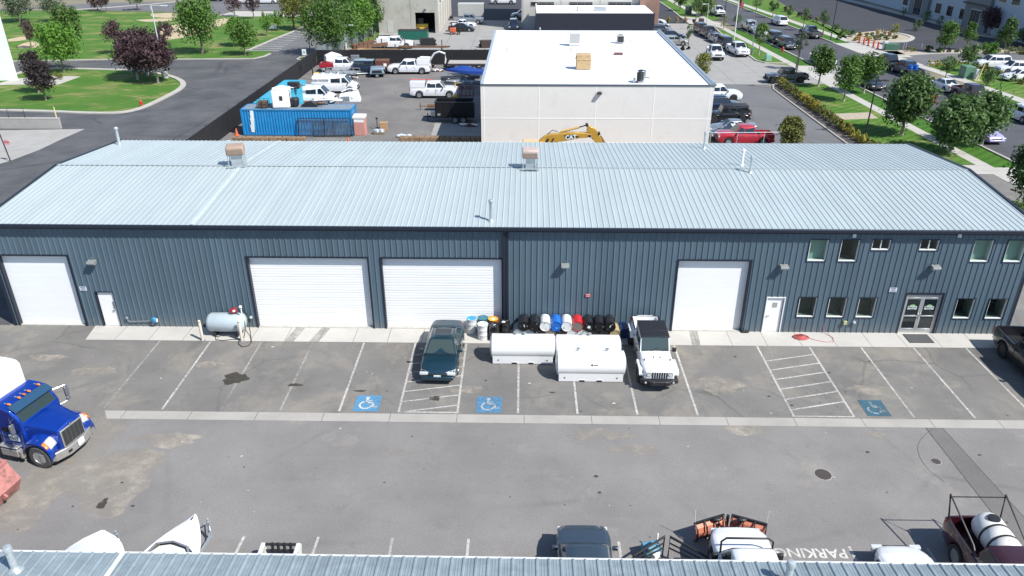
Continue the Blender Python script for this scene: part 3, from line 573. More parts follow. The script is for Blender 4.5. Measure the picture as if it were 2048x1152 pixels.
t = thing('pipe_fitting', 'grey conduit with a blue hose reel box low on the wall', 'pipe', (-21.8, -.04, .5)); q = MB(); q.ball(0, -.06, .06, .09, .07, .09); q.path([(0, -.06, .0), (.04, -.06, -.1), (.15, -.06, -.15), (1.35, -.06, -.1)], .022); q.build('conduit', GREY, t)
q = MB(); q.ball(1.5, -.10, -.03, .16, .12, .19); q.bx(1.42, 1.6, -.12, 0, -.12, .12); q.build('reel', mat('valve_blue', (0.03, 0.19, 0.36), .45, var=.2, vs=9), t); q = MB(); q.bx(1.64, 1.70, -.16, -.06, -.12, .06); q.tube((1.4, -.08, -.2), (1.38, -.08, -.36), .012); q.build('valve', WHITE, t)
for i, (x, z, c, l) in enumerate(((17.26, .66, (0.42, 0.42, 0.22), 'cream socket box low on the wall below the middle office window'), (17.74, .68, (0.45, 0.46, 0.46), 'grey round socket low on the wall below the right office window'), (-14.95, .66, (.4, .42, .4), 'round grey meter on the wall behind the fuel tank'))):
    t = thing('socket_box', l, 'socket', (x, -.036, z)); q = MB()
    if i: q.tube((0, 0, 0), (0, -.10, 0), .085, 14); q.ball(0, -.10, 0, .06, .05, .06)
    else: q.bx(-.09, .09, -.12, 0, -.10, .10)
    q.build('box', mat('socket_%d' % i, c, .5), t, bevel=.01)
    q = MB(); q.tube((0, -.03, -.08), (0, -.03, -.25), .013); q.build('conduit', GREY, t)
# roof fittings
def onroof(x, y): return (x, y, rowz(y))
def cooler(x, y, label, col, pale, sc=1.0, rz=0.0):
    t = thing('roof_cooler', label, 'roof cooler', onroof(x, y), rz, 'boxy coolers standing on the workshop roof'); t.scale = (sc, sc, sc)
    q = MB(); q.bx(-.46, .46, -.42, .42, .62, 1.12); q.build('housing', mat('cooler_' + pale, col, .7, var=.12, vs=4), t, bevel=.09, seg=3)
    q = MB(); [q.bx(-.40, .40, -.427, -.42, .66 + k * .045, .685 + k * .045) for k in range(7)]; q.build('louvre', mat('cooler_louvre', tuple(v * .6 for v in col), .7), t, False)
    q = MB(); q.bx(-.27, .27, -.25, .25, .0, .62); q.build('duct', GALV, t, bevel=.01)
    q = MB()
    for sx in (-.4, .4):
        for sy in (-.36, .36): q.tube((sx, sy, .0), (sx, sy, .66), .025); 
        q.bx(sx - .05, sx + .05, -.5, .5, .03, .07)
    q.build('leg', GALV, t, False); q = MB(); q.bx(-.5, .5, -.55, -.47, .02, .12); q.bx(-.33, .33, -.55, .3, .01, .05); q.build('curb', GALV, t, False)
cooler(-17.35, 7.75, 'tan box cooler on legs, the left one of two on the workshop roof', (0.34, 0.25, 0.19), 'tan', 1.12, R(14)); cooler(.26, 7.5, 'faded pinkish box cooler on the workshop roof in front of the excavator', (0.44, 0.35, 0.31), 'pink', 1.05, 0)
def vent(x, y, h, r, label, cap=1.5, m=None, z=None, tilt=0):
    t = thing('vent_pipe', label, 'vent pipe', onroof(x, y) if z is None else (x, y, z)); q = MB(); q.lathe([(r * 2.2, 0), (r * 1.6, .05), (r * 1.05, .12), (r, .13), (r, h)], 14); q.build('pipe', m or GALV, t)
    q = MB(); q.lathe([(r * 1.05, h - .12), (r * cap, h - .10), (r * cap, h), (r * cap * .8, h + .05), (.001, h + .07)], 14); q.build('cap', m or GALV, t); return t
vent(-1.78, .48, 1.12, .085, 'galvanised vent pipe near the eave, alone in the middle of the roof'); vent(13.14, 6.95, .95, .07, 'short grey vent pipe at the ridge, right one of a pair'); vent(13.02, 8.4, .95, .065, 'short white vent pipe just behind the ridge', m=WHITE)
vent(11.84, 13.5, 1.05, .07, 'thin grey vent pipe at the back eave near the red pickup'); vent(-27.56, 13.8, 1.15, .10, 'grey vent pipe at the back left corner of the roof')
# ------------------------------------------------------------------ the near building whose roof fills the bottom edge
NE = -22.25
n_ = thing('near_building', 'pale blue ribbed metal roof filling the bottom edge with worn cream eave flashing', 'building', (0, NE, 0))
OLDR = mat('old_metal_roof', (0.27, 0.325, 0.345), 0.45, 0.3, var=0.22, vs=2.2, dirt=(0.36, 0.40, 0.41), ds=2.5, dthr=.57)
mb = MB(); xs = []
k = -66
while k * .305 < 30: xs += [(k * .305 + d, hh) for d, hh in ((0, 0), (.03, .038), (.065, .038), (.095, 0), (.155, 0), (.165, .008), (.185, .008), (.195, 0), (.225, 0), (.235, .008), (.255, .008), (.265, 0))]; k += 1
def nz(y): return 6.1 + (-y) * 0.083
for (xa, ha), (xb, hb) in zip(xs, xs[1:]):
    for y0, y1 in ((0, -8.0),): mb.quad((xa, y1, nz(y1) + ha), (xb, y1, nz(y1) + hb), (xb, y0, nz(y0) + hb), (xa, y0, nz(y0) + ha))
    mb.quad((xa, -16, nz(0) + ha), (xb, -16, nz(0) + hb), (xb, -8.0, nz(-8) + hb), (xa, -8.0, nz(-8) + ha))
nr = mb.build('roof', OLDR, n_, False)
mb = MB(); mb.bx(-20.2, 30, -.10, .03, 5.96, 6.075); mb.bx(-20.2, 30, .03, .10, 6.02, 6.06); mb.build('eave_flashing', mat('cream_flashing', (0.60, 0.61, 0.60), .5, var=.2, vs=3, dirt=(.35, .34, .32), ds=3), n_, False)
mb = MB(); mb.bx(-20.1, 29.9, -.35, -.15, 0, 6.0); mb.bx(-20.1, 29.9, -16, -15.8, 0, 6.0); mb.bx(-20.1, -19.9, -15.8, -.35, 0, 6.0); mb.bx(29.7, 29.9, -15.8, -.35, 0, 6.0); mb.build('wall', SLATE, n_, False)
mb = MB(); mb.bx(-10.2, -10.07, -8, 0, 0, .01); mb.v = [(x, y, nz(y) + .042 + z) for x, y, z in mb.v]; mb.build('pale_seam', mat('pale_seam2', (0.55, 0.58, 0.60), .5, var=.15), nr, False)
rr = random.Random(5)
v = aty(33, 1116, -22.75); vent(v.x, -22.9, .74, .085, 'stubby round vent at the lower left of the near roof', z=nz(-.65) + .0, cap=1.25, m=mat('old_galvanised', (.42, .46, .47), .5, .4, var=.25, vs=8)); v = aty(1568, 1140, -22.6); vent(v.x, -22.9, .60, .085, 'round capped vent poking from the near roof towards the right', z=nz(-.65), cap=1.3, m=MATS['old_galvanised'])
# ------------------------------------------------------------------ white roofed warehouse behind
WH = thing('warehouse', 'cream panelled warehouse with a dazzling white flat roof', 'building', (0, 0, 0))
CREAM = mat('cream_panel', (0.66, 0.64, 0.605), .85, var=.03, vs=.7, bump=.15, bs=6, dirt=(.61, .59, .555), ds=1.0)
a0, a1, b0, b1, H7 = -3.95, 16.05, 29.9, 61.5, 7.0
mb = MB(); mb.bx(a0, a1, b0, b1, 0, H7 - .05); mb.build('wall', CREAM, WH, False)
mb = MB(); mb.quad((a0 + .25, b0 + .2, H7 - .04), (a1 - .3, b0 + .2, H7 - .04), (a1 - .3, b1, H7 - .04), (a0 + .25, b1, H7 - .04)); mb.build('roof', mat('white_membrane', (0.80, 0.80, 0.79), .7, var=.02, vs=.5), WH, False)
mb = MB(); mb.bx(a0, a1 + .15, b0 - .06, b0 + .2, H7 - .08, H7 + .02); mb.build('front_coping', mat('dark_coping', (.07, .09, .11), .5), WH, bevel=.01)
mb = MB(); mb.bx(a0 - .02, a0 + .25, b0 + .2, b1, H7 - .06, H7 + .03); mb.build('left_coping', mat('blue_grey_coping', (.30, .37, .45), .5), WH, False)
mb = MB(); mb.path([(a1 - .12, b0 - .0, H7 + .03), (a1 - .12, b1 - 1, H7 + .05)], .22, 12); mb.bx(a1 - .02, a1 + .2, b0 + .2, b1, H7 - .12, H7 + .06); mb.build('right_gutter', mat('steel_gutter', (.42, .47, .50), .35, .6, var=.1), WH)
mb = MB(); JT = []
for x in (a0 + .28, 1.09, 6.0, 10.98, a1 - .3): mb.bx(x - .035, x + .035, b0 - .012, b0, 0, H7 - .1)
for z in (1.95, 4.09): mb.bx(a0, a1, b0 - .015, b0, z - .035, z + .035)
mb.build('panel_joint', mat('joint_white', (.80, .79, .77), .7), WH, False)
t = thing('wall_lamp', 'dark wall lamp high on the cream warehouse wall', 'wall lamp', (6.27, b0 - .02, 6.3)); q = MB(); q.prism([(0, .15), (-.3, .1), (-.35, -.05), (0, -.12)], -.18, .18, 'yz'); q.build('housing', DSTEEL, t, bevel=.02)
def rbox(name, label, cat, px0, px1, pyb, h, d, z=7.0, rz=0):
    A = at(px0, pyb, z); B = at(px1, pyb, z); t = thing(name, label, cat, ((A.x + B.x) / 2, A.y + d / 2, z), rz); return t, (B - A).length
t, w = rbox('roof_cooler', 'tan canvas wrapped cooler standing on the white roof', 'roof cooler', 1151, 1183, 139, 1.2, 1.1); q = MB(); q.box(0, 0, .55, w * .92, 1.1, 1.1); q.box(0, 0, .88, w * 1.0, 1.2, .1); q.box(0, 0, 1.22, w * .88, 1.0, .26); q.build('cover', mat('tan_canvas', (.42, .30, .16), .9, var=.25, vs=3, bump=.8, bs=5), t, bevel=.16, seg=3); q = MB(); [q.box(s * w * .3, 0, .02, .1, 1.1, .06) for s in (-1, 1)]; q.build('skid', GREY, t, False)
t, w = rbox('roof_unit', 'white louvred air unit at the back of the white roof', 'roof unit', 1139, 1160, 92, 1.0, 1.0); q = MB(); q.box(0, 0, .75, w, 1, 1.4); q.build('casing', WHITE, t, bevel=.03); q = MB(); [q.box(w * (-.42 + k * .094), -.51, .8, w * .05, .02, 1.05) for k in range(10)]; q.build('louvre', mat('louvre_grey', (.25, .25, .24), .7), t, False); q = MB(); [q.box(s * w * .4, 0, .03, .12, 1, .06) for s in (-1, 1)]; q.build('foot', GREY, t, False)
t, w = rbox('condenser', 'small dark fronted condenser at the back right of the white roof', 'condenser', 1234, 1248, 87, .8, .8); q = MB(); q.box(0, 0, .45, w, .8, .8); q.build('casing', mat('condenser_grey', (.45, .46, .46), .5), t, bevel=.03); q = MB(); q.box(0, -.41, .45, w * .85, .03, .62); q.lathe([(.3, .85), (.3, .88), (.2, .9), (.001, .9)], 14); q.build('grille', DSTEEL, t, False); q = MB(); q.path([(w * .5, 0, .3), (w * .9, -.1, .1), (w * 1.6, 0, .2), (w * 2.1, .3, .5)], .03); q.build('hose', BLACK, t)
t, w = rbox('condenser', 'round shiny condenser with loose panels at the front edge of the white roof', 'condenser', 1273, 1293, 166, .8, .8); q = MB(); q.lathe([(w * .45, 0), (w * .45, .95), (w * .40, 1.0), (.001, 1.0)], 20); q.build('casing', CHROME, t); q = MB(); q.lathe([(w * .30, 1.0), (w * .30, 1.03), (.001, 1.04)], 14); q.box(-w * .3, -.32, .5, w * .4, .1, .8); q.build('grille', BLACK, t, False); q = MB(); q.box(w * .7, .1, .35, .3, .6, .04, .5); q.box(w * .75, -.1, .8, .03, .3, .7, -.3); q.box(-w * .7, -.1, .2, .2, .3, .35); q.build('panel', GALV, t, False)
t, w = rbox('roof_hatch', 'flat dark red hatch lying on the white roof', 'hatch', 1229, 1246, 110, .1, .6); q = MB(); q.box(0, 0, .1, w, .7, .12); q.build('lid', mat('hatch_red', (.16, .05, .04), .7), t, bevel=.02); q = MB(); q.box(0, 0, .02, w * .9, .6, .1); q.build('frame', GREY, t, False)
for i, (px, pb, h, l) in enumerate(((1241, 157, .55, 'thin white vent pipe near the front of the white roof'), (1249, 165, .4, 'short white vent pipe beside the round condenser'), (1080, 62, .4, 'short pale vent at the far left of the white roof'), (1142, 102, .3, 'small mushroom vent below the louvred unit'), (1014, 105, .5, 'thin pale vent pipe near the left edge of the white roof'))):
    A = at(px, pb, 7.0); vent(A.x, A.y, h, .06, l, z=6.96, m=GALV if i > 1 else WHITE)
# ------------------------------------------------------------------ far buildings
fb = thing('concrete_hall', 'weathered concrete hall with an open dark bay door', 'building'); CON = mat('weathered_concrete', (.40, .385, .335), .9, var=.12, vs=.4, dirt=(.30, .27, .21), ds=.5, dthr=.56, bump=.2, bs=4)
fx0, fx1, fy, fh = -26.6, -15.9, 107.0, 11.0; dx0 = aty(832, 66, fy).x; dx1 = aty(871, 66, fy).x
mb = MB(); mb.bx(fx0, dx0, fy, fy + .3, 0, fh); mb.bx(dx1, fx1, fy, fy + .3, 0, fh); mb.bx(dx0, dx1, fy, fy + .3, 3.5, fh); mb.bx(fx1 - .3, fx1, fy + .3, fy + 26, 0, fh); mb.bx(fx0, fx0 + .3, fy + .3, fy + 26, 0, fh); mb.bx(fx0 + .3, fx1 - .3, fy + 25.7, fy + 26, 0, fh); mb.bx(fx0, fx1, fy, fy + 26, fh, fh + .3); mb.build('wall', CON, fb, False)
mb = MB(); mb.bx(fx0 + .3, fx1 - .3, fy + 7, fy + 7.2, 0, 4); mb.bx(fx0 + .3, fx1 - .3, fy + .3, fy + 7, 3.9, 4.0); mb.build('interior', ROOMS[1], fb, False)
mb = MB(); x = aty(821, 30, fy).x; mb.bx(x - .03, x + .03, fy - .02, fy, 0, fh); x = fx0 + .6; mb.bx(fx0, fx1, fy - .02, fy, 6.7, 6.76); mb.build('panel_joint', mat('joint_dark', (.22, .21, .19), .9), fb, False)  # joints drawn as thin dark strips
d = aty(780, 45, fy); mb = MB(); mb.bx(d.x - .5, d.x + .5, fy - .04, fy, 0.05, 2.2); mb.build('door', mat('old_pale_door', (.45, .46, .43), .6, var=.1), fb, False)
for i in range(4):
    yy = fy + 3 + i * 4.4; mb = MB(); mb.bx(fx1, fx1 + .05, yy, yy + 2.0, 4.6, 6.0); w_ = mb.build('window', WFR, fb, False); mb = MB(); mb.bx(fx1 + .05, fx1 + .06, yy + .15, yy + 1.85, 4.75, 5.85); mb.build('pane', GLASS, w_, False)
mb = MB(); [mb.bx(fx1, fx1 + .04, fy + 2.2 + i * 4.4, fy + 2.3 + i * 4.4, 0, fh) for i in range(5)]; mb.build('side_joint', MATS['joint_white'], fb, False)
t = thing('wall_lamp', 'small lamp above the dark bay door of the concrete hall', 'wall lamp', (aty(851, 24, fy).x, fy, 4.1)); q = MB(); q.bx(-.2, .2, -.3, 0, -.1, .12); q.build('housing', GREY, t, bevel=.04)
off = thing('office_block', 'cream office block with strip windows and a dark annex', 'building')
ox0, oxb, ox1, oy = -1.0, aty(1277, 30, 112).x, aty(1316, 30, 112).x, 112.0
mb = MB(); mb.bx(ox0, oxb, oy, oy + 25, 0, 12); mb.build('wall', mat('office_cream', (.50, .485, .45), .85, var=.05, vs=.4), off, False)
mb = MB(); mb.bx(oxb, ox1, oy - .9, oy + 25, 0, 12); mb.build('brick_pier', mat('pink_brick', (.26, .155, .125), .9, var=.35, vs=7, bump=.3, bs=14), off, False)
for px in (1084, 1161, 1239):
    A = aty(px - 22.5, 12, oy); B = aty(px + 24.5, 3, oy); mb = MB(); mb.bx(A.x, B.x, oy - .06, oy, A.z, B.z); w_ = mb.build('window', mat('window_dark_frame', (.45, .45, .43), .5), off, False)
    mb = MB(); ww = (B.x - A.x - .2) / 3; [mb.bx(A.x + .06 + k * (ww + .05), A.x + .06 + k * (ww + .05) + ww, oy - .08, oy - .06, A.z + .08, B.z - .08) for k in range(3)]; mb.build('pane', GLASS, w_, False)
mb = MB(); [mb.bx(aty(px, 10, oy).x - .04, aty(px, 10, oy).x + .04, oy - .02, oy, 0, 12) for px in (1046, 1122, 1200)]; mb.build('panel_joint', MATS['joint_dark'], off, False)
ya = 100.0; ax0, ax1, ah = aty(1072, 40, ya).x, aty(1309, 40, ya).x, aty(1072, 26, ya).z
mb = MB(); mb.bx(ax0, ax1, ya, oy - .95, 0, ah - .05); mb.build('annex', mat('annex_black', (.012, .015, .028), .7, var=.2), off, False)
mb = MB(); mb.bx(ax0 + .2, ax1 - .2, ya + .2, oy - .95, ah - .05, ah); mb.build('annex_roof', MATS['white_membrane'], off, False); mb = MB(); mb.bx(ax0, ax0 + .2, ya, oy - .95, ah - .05, ah + .3); mb.build('annex_parapet', CREAM, off, False)
for px, w, l in ((1200, 2.0, 'low grey duct on the annex roof'), (1168, .45, 'small tan hood on the annex roof'), (1155, .3, 'thin vent on the annex roof')):
    A = at(px, 22, ah); t = thing('roof_unit', l, 'roof unit', (A.x, A.y, ah)); q = MB(); q.box(0, 0, .35, w, .8, .7); q.build('casing', GALV if px != 1168 else CREAM, t, bevel=.03); q = MB(); q.box(0, 0, .03, w * 1.05, .85, .06); q.build('curb', GREY, t, False)
wl = thing('white_block', 'tall plain white building cut off by the left edge', 'building'); A = at(37, 161); WP = [(A.x, A.y), (A.x - 24, A.y + 30), (A.x - 50, A.y + 24), (A.x - 30, A.y - 2)]; mb = MB(); mb.prism(WP, 0, 16, 'xy'); mb.build('wall', mat('bright_white_wall', (.76, .77, .76), .8, var=.03, vs=.3), wl, False); mb = MB(); mb.prism(WP, 16, 16.3, 'xy'); mb.build('coping', GALV, wl, False)
# long blue-grey office across the street
A = at(1560, -40); B = at(1760, 18); C = at(1889, 47); D = at(2160, 125)
fo = thing('long_office', 'long pale blue office with dark entrances across the street', 'building'); OB = mat('office_blue', (.34, .40, .47), .85, var=.04, vs=.3); OG = mat('office_grey', (.15, .17, .18), .85, var=.08, vs=.5)
dv = (D - A); dv.z = 0; Lf = dv.length; dv.normalize(); nv = Vector((dv.y, -dv.x, 0))
if nv.x > 0: nv = -nv
ang = math.atan2(dv.y, dv.x); OM = Matrix.Translation(Vector((A.x, A.y, 0)) - nv * 2.2) @ Matrix.Rotation(ang, 4, 'Z'); INW = 1 if (Matrix.Rotation(ang, 4, 'Z') @ Vector((0, 1, 0))).dot(nv) < 0 else -1
def ob(s0, s1, d0, d1, z0, z1, name, m, par):
    q = MB(); q.bx(s0, s1, INW * d0, INW * d1, z0, z1, OM); return q.build(name, m, par, False)
def sof(px, py):   # distance along the front of a point seen at ground level there
    q = at(px, py); return (Vector((q.x - A.x, q.y - A.y, 0))).dot(dv)
ob(-20, Lf + 20, 0, 18, 0, 9, 'wall', OB, fo); ob(-20, Lf + 20, -.1, .4, 9, 9.3, 'coping', OG, fo)
for a, c in ((1740, 1790), (1890, 1955)):
    s0, s1 = sof(a, 26 + (a - 1740) * .19), sof(c, 26 + (c - 1740) * .19); ob(s0, s1, -.6, 0, 0, 9, 'grey_bay', OG, fo)
    m_ = (s0 + s1) / 2; f = ob(m_ - 1.6, m_ + 1.6, -.66, -.6, 0, 3.6, 'entrance', mat('entrance_frame_pale', (.5, .52, .54), .4), fo)
    for k in range(3): ob(m_ - 1.5 + k * 1.02, m_ - .58 + k * 1.02, -.69, -.66, .1, 3.5, 'pane', GLASS, f)
    ob(s0 - .5, s1 + .5, -.9, -.6, 4.3, 4.6, 'canopy', DSTEEL, fo)
for px in (1812, 1844, 1880, 1722, 1975, 2010):
    s = sof(px, 26 + (px - 1740) * .19)
    for z0 in (1.2, 5.4):
        w_ = ob(s - 1.1, s + 1.1, -.05, 0, z0, z0 + 2.0, 'window', MATS['window_dark_frame'], fo)
        for k in range(3): ob(s - 1.02 + k * .7, s - .38 + k * .7, -.07, -.05, z0 + .1, z0 + 1.9, 'pane', GLASS, w_)
# ------------------------------------------------------------------ vehicles: +X is forward, the origin on the ground at the middle
WC = {}
def wheel(parent, x, y, Rr, w, style='alloy', name='wheel', yaw=0.0):
    s = 1 if y > 0 else -1; key = (round(Rr, 3), round(w, 3), style, s)
    if key not in WC:
        T = Matrix.Rotation(-PI / 2 * s, 4, 'X'); ri = Rr * (.66 if style != 'truck' else .60)
        q = MB(); q.lathe([(ri * .95, -w * .5), (Rr * .90, -w * .5), (Rr * .985, -w * .36), (Rr, 0), (Rr * .985, w * .36), (Rr * .90, w * .5), (ri, w * .5), (ri * .97, w * .3)], 28, T)
        rm = MB(); rm.lathe([(ri * .98, w * .42), (ri * .93, w * .46), (ri * .88, w * .34), (ri * .80, w * .10), (.001, w * .06)], 28, T)
        ns = {'alloy': 5, 'steel': 0, 'truck': 0, 'black': 6}[style]
        for k in range(ns): rm.box(ri * .52, 0, w * .30, ri * .84, ri * .20, w * .14, 0, T @ Matrix.Rotation(2 * PI * k / ns, 4, 'Z'))
        if style in ('steel', 'truck'):
            rm.lathe([(ri * .86, w * .12), (ri * .62, w * .30), (ri * .30, w * .26), (.001, w * .26)], 24, T)
            for k in range(8): a = 2 * PI * k / 8; rm.lathe([(ri * .05, w * .26), (ri * .05, w * .34), (.001, w * .35)], 6, T @ Matrix.Translation((ri * .34 * math.cos(a), ri * .34 * math.sin(a), 0)))
        rm.lathe([(ri * .22, w * .26), (ri * .20, w * .40), (.001, w * .41)], 14, T)
        WC[key] = (q.mesh('tyre', RUBBER if style != 'truck' else mat('dusty_tyre', (.075, .076, .078), .9, var=.3, vs=8)), rm.mesh('rim', {'alloy': ALLOY, 'steel': GREY, 'truck': mat('truck_rim', (.50, .50, .50), .35, .5, var=.2, vs=10), 'black': DSTEEL}[style]))
    o = meshobj('wheel', WC[key][0], parent); o.location = (x, y, Rr); o.rotation_euler = (0, 0, yaw); meshobj('rim', WC[key][1], o); return o
SPEC = {
 'sedan': dict(L=4.75, W=1.80, R=.33, wx=(1.42, -1.32), clr=.20, hood=[(-2.37, .72), (-2.30, .98), (-1.65, 1.02), (-1.2, .97), (.85, .93), (1.0, .93), (1.75, .82), (2.2, .70), (2.37, .55)], cab=(1.12, .35, -.75, -1.55, .95, 1.43), hb=.80, hr=.58, win=[(.98, -.02), (-.08, -1.18)], cat='car'),
 'suv': dict(L=4.75, W=1.90, R=.37, wx=(1.45, -1.40), clr=.24, hood=[(-2.37, .75), (-2.32, 1.05), (-1.2, 1.06), (.9, 1.05), (1.2, 1.05), (1.9, .98), (2.25, .86), (2.37, .62)], cab=(1.22, .55, -1.90, -2.28, 1.05, 1.74), hb=.85, hr=.68, win=[(1.1, .12), (.06, -.95), (-1.02, -2.0)], cat='suv'),
 'wagon': dict(L=4.5, W=1.80, R=.34, wx=(1.38, -1.32), clr=.22, hood=[(-2.25, .72), (-2.2, .98), (-1.2, .98), (.9, .96), (1.6, .88), (2.1, .74), (2.25, .55)], cab=(1.12, .35, -1.55, -2.12, .97, 1.52), hb=.81, hr=.62, win=[(1.0, 0), (-.06, -.95), (-1.0, -1.8)], cat='car'),
 'pickup': dict(L=5.85, W=2.0, R=.41, wx=(1.85, -1.75), clr=.32, hood=[(-2.92, 1.16), (-.98, 1.16), (1.15, 1.18), (1.45, 1.20), (2.3, 1.17), (2.75, 1.08), (2.92, .88)], cab=(1.40, .72, -.80, -1.02, 1.18, 1.90), hb=.88, hr=.70, win=[(1.3, .28), (.22, -.80)], bed=(-2.84, -1.10, .66), cat='pickup truck'),
 'van': dict(L=5.55, W=2.0, R=.36, wx=(1.85, -1.65), clr=.28, hood=[(-2.77, 1.15), (-2.7, 1.2), (1.75, 1.2), (2.1, 1.17), (2.55, 1.02), (2.77, .78)], cab=(2.05, 1.30, -2.60, -2.74, 1.2, 2.08), hb=.96, hr=.84, win=[(1.92, .98), (.80, -.35)], cat='van'),
 'boxy': dict(L=4.6, W=1.85, R=.42, wx=(1.42, -1.45), clr=.34, hood=[(-2.25, 1.1), (.8, 1.1), (1.0, 1.12), (1.9, 1.06), (2.1, 1.0), (2.2, .85)], cab=(.92, .62, -2.05, -2.2, 1.12, 1.84), hb=.78, hr=.70, win=[(.82, -.05), (-.12, -.95), (-1.02, -2.0)], cat='suv'),
}
def lerp(a, b, t): return a + (b - a) * t
def interp(P, x):
    if x <= P[0][0]: return P[0][1]
    for (a, u), (b, v) in zip(P, P[1:]):
        if x <= b: t = (x - a) / (b - a) if b > a else 1; return u + (v - u) * t
    return P[-1][1]
def loft(mb, sp, taper=.14, flare=0.0):
    L, W, Rr, clr = sp['L'], sp['W'], sp['R'], sp['clr']; Ra = Rr * 1.16; bed = sp.get('bed')
    xs = set(round(-L / 2 + L * i / 30, 3) for i in range(31)) | set(p[0] for p in sp['hood'])
    for wx in sp['wx']:
        for k in range(-7, 8): xs.add(round(wx + Ra * math.sin(k * PI / 14) * .999, 3))
        xs |= {wx - Ra * 1.01, wx + Ra * 1.01}
    st = [(x, False) for x in xs if not bed or not (bed[0] < x < bed[1])]
    if bed: st += [(x, True) for x in xs if bed[0] < x < bed[1]] + [(bed[0] - .001, False), (bed[0] + .001, True), (bed[1] - .001, True), (bed[1] + .001, False)]
    st.sort(); vs = []; rows = 0
    for x, inb in st:
        zt = interp(sp['hood'], x); e = min(L / 2 - abs(x), .75) / .75; hw = W / 2 * (1 - taper * (1 - e) ** 2.2)
        zb = clr + .12 * (1 - e) ** 2; 
        for wx in sp['wx']:
            if abs(x - wx) < Ra: zb = max(zb, Rr + math.sqrt(max(Ra * Ra - (x - wx) ** 2, 0)))
        zt = max(zt, zb + .10); h = zt - zb; cr = .035
        side = [(hw * .955, zb), (hw * .99, zb + h * .22), (hw, zb + h * .48), (hw * .985, zb + h * .72), (hw * .955, zt - .05)]
        if inb: top = [(hw * .93, zt), (hw * .84, zt), (hw * .82, bed[2]), (0, bed[2])]
        else: top = [(hw * .915, zt - .012), (hw * .78, zt + cr * .5), (hw * .45, zt + cr), (0, zt + cr * 1.2)]
        half = side + top; ring = half + [(-y, z) for y, z in reversed(half[:-1])]
        vs += [(x, y, z) for y, z in ring]; rows += 1; n = len(ring)
    fs = []
    for r_ in range(rows - 1):
        for i in range(n - 1): a = r_ * n + i; fs.append((a, a + 1, a + n + 1, a + n))
    fs += [tuple(range(n)), tuple(reversed(range((rows - 1) * n, rows * n)))]
    mb.add(vs, [tuple(reversed(f)) for f in fs])
def cabin(mb, sp):
    xa, xb, xc, xd, zb, zr = sp['cab']; hb, hr = sp['hb'], sp['hr']
    def sec(x, z, wbot, wtop, top): return [(x, wbot, zb - .02), (x, lerp(wbot, wtop, .9), lerp(zb, z, .9)), (x, wtop * .93, z - .012), (x, wtop * .5, z + .012 * top), (x, 0, z + .02 * top), (x, -wtop * .5, z + .012 * top), (x, -wtop * .93, z - .012), (x, -lerp(wbot, wtop, .9), lerp(zb, z, .9)), (x, -wbot, zb - .02)]
    S = []
    for t in (0.02, .5, .93): S.append(sec(lerp(xd, xc, t), lerp(zb, zr - .02, t), hb, lerp(hb, hr, t), 1))
    for t in (0, .12, .4, .7, .92, 1): S.append(sec(lerp(xc, xb, t), zr - .03 * (abs(t - .5) * 2) ** 3, hb, hr, 1))
    for t in (.07, .5, .98): S.append(sec(lerp(xb, xa, t), lerp(zr - .02, zb, t), hb, lerp(hr, hb, t), 1))
    # base row follows the slope so the shell is a frustum, not a box
    vs = []
    for k, s in enumerate(S): vs += s
    n = 9; fs = [(r_ * n + i, r_ * n + i + 1, (r_ + 1) * n + i + 1, (r_ + 1) * n + i) for r_ in range(len(S) - 1) for i in range(n - 1)]; fs += [tuple(range(n)), tuple(reversed(range((len(S) - 1) * n, len(S) * n)))]
    mb.add(vs, [tuple(reversed(f)) for f in fs])
def sidept(sp, x, v, s, off=.008):
    zb, zr = sp['cab'][4], sp['cab'][5]; hb, hr = sp['hb'], sp['hr']; z = lerp(zb, zr - .012, v); y = lerp(hb, hr * .985, v * 1.0)
    return (x, s * (y + off), z)
NGLASS = mat('near_glass', (.045, .065, .060), .05, spec=.8)
def windows(root, sp, glass=None, skip=(), m=.055):
    glass = glass or GLASS; xa, xb, xc, xd, zb, zr = sp['cab']; hb, hr = sp['hb'], sp['hr']
    def pane(name, x0, z0, w0, x1, z1, w1, sgn):
        nx = (z1 - z0); nz = (x0 - x1); l = math.hypot(nx, nz); ox, oz = nx / l * .010 * sgn, nz / l * .010 * sgn
        A = [(lerp(x0, x1, t) + ox, w, lerp(z0, z1, t) + abs(oz)) for t, w in ((.07, w0 - .07), (.93, w1 - .055), (.93, -w1 + .055), (.07, -w0 + .07))]
        q = MB(); q.quad(*A); q.build(name, glass, root, False)
    if 'front' not in skip: pane('windscreen', xa, zb, hb, xb, zr, hr, 1)
    if 'rear' not in skip: pane('rear_window', xd, zb, hb, xc, zr, hr, -1)
    for s in (1, -1):
        for f, (x1, x0) in enumerate(sp['win']):
            v0, v1 = .10, .84; P = []
            fr = lambda v: lerp(xa, xb, v) - .12; rr = lambda v: lerp(xd, xc, v) + .10
            P = [sidept(sp, max(x0, rr(v0)), v0, s), sidept(sp, min(x1, fr(v0)), v0, s), sidept(sp, min(x1, fr(v1)), v1, s), sidept(sp, max(x0, rr(v1)), v1, s)]
            q = MB(); q.quad(*P); q.build('side_window', glass, root, False)
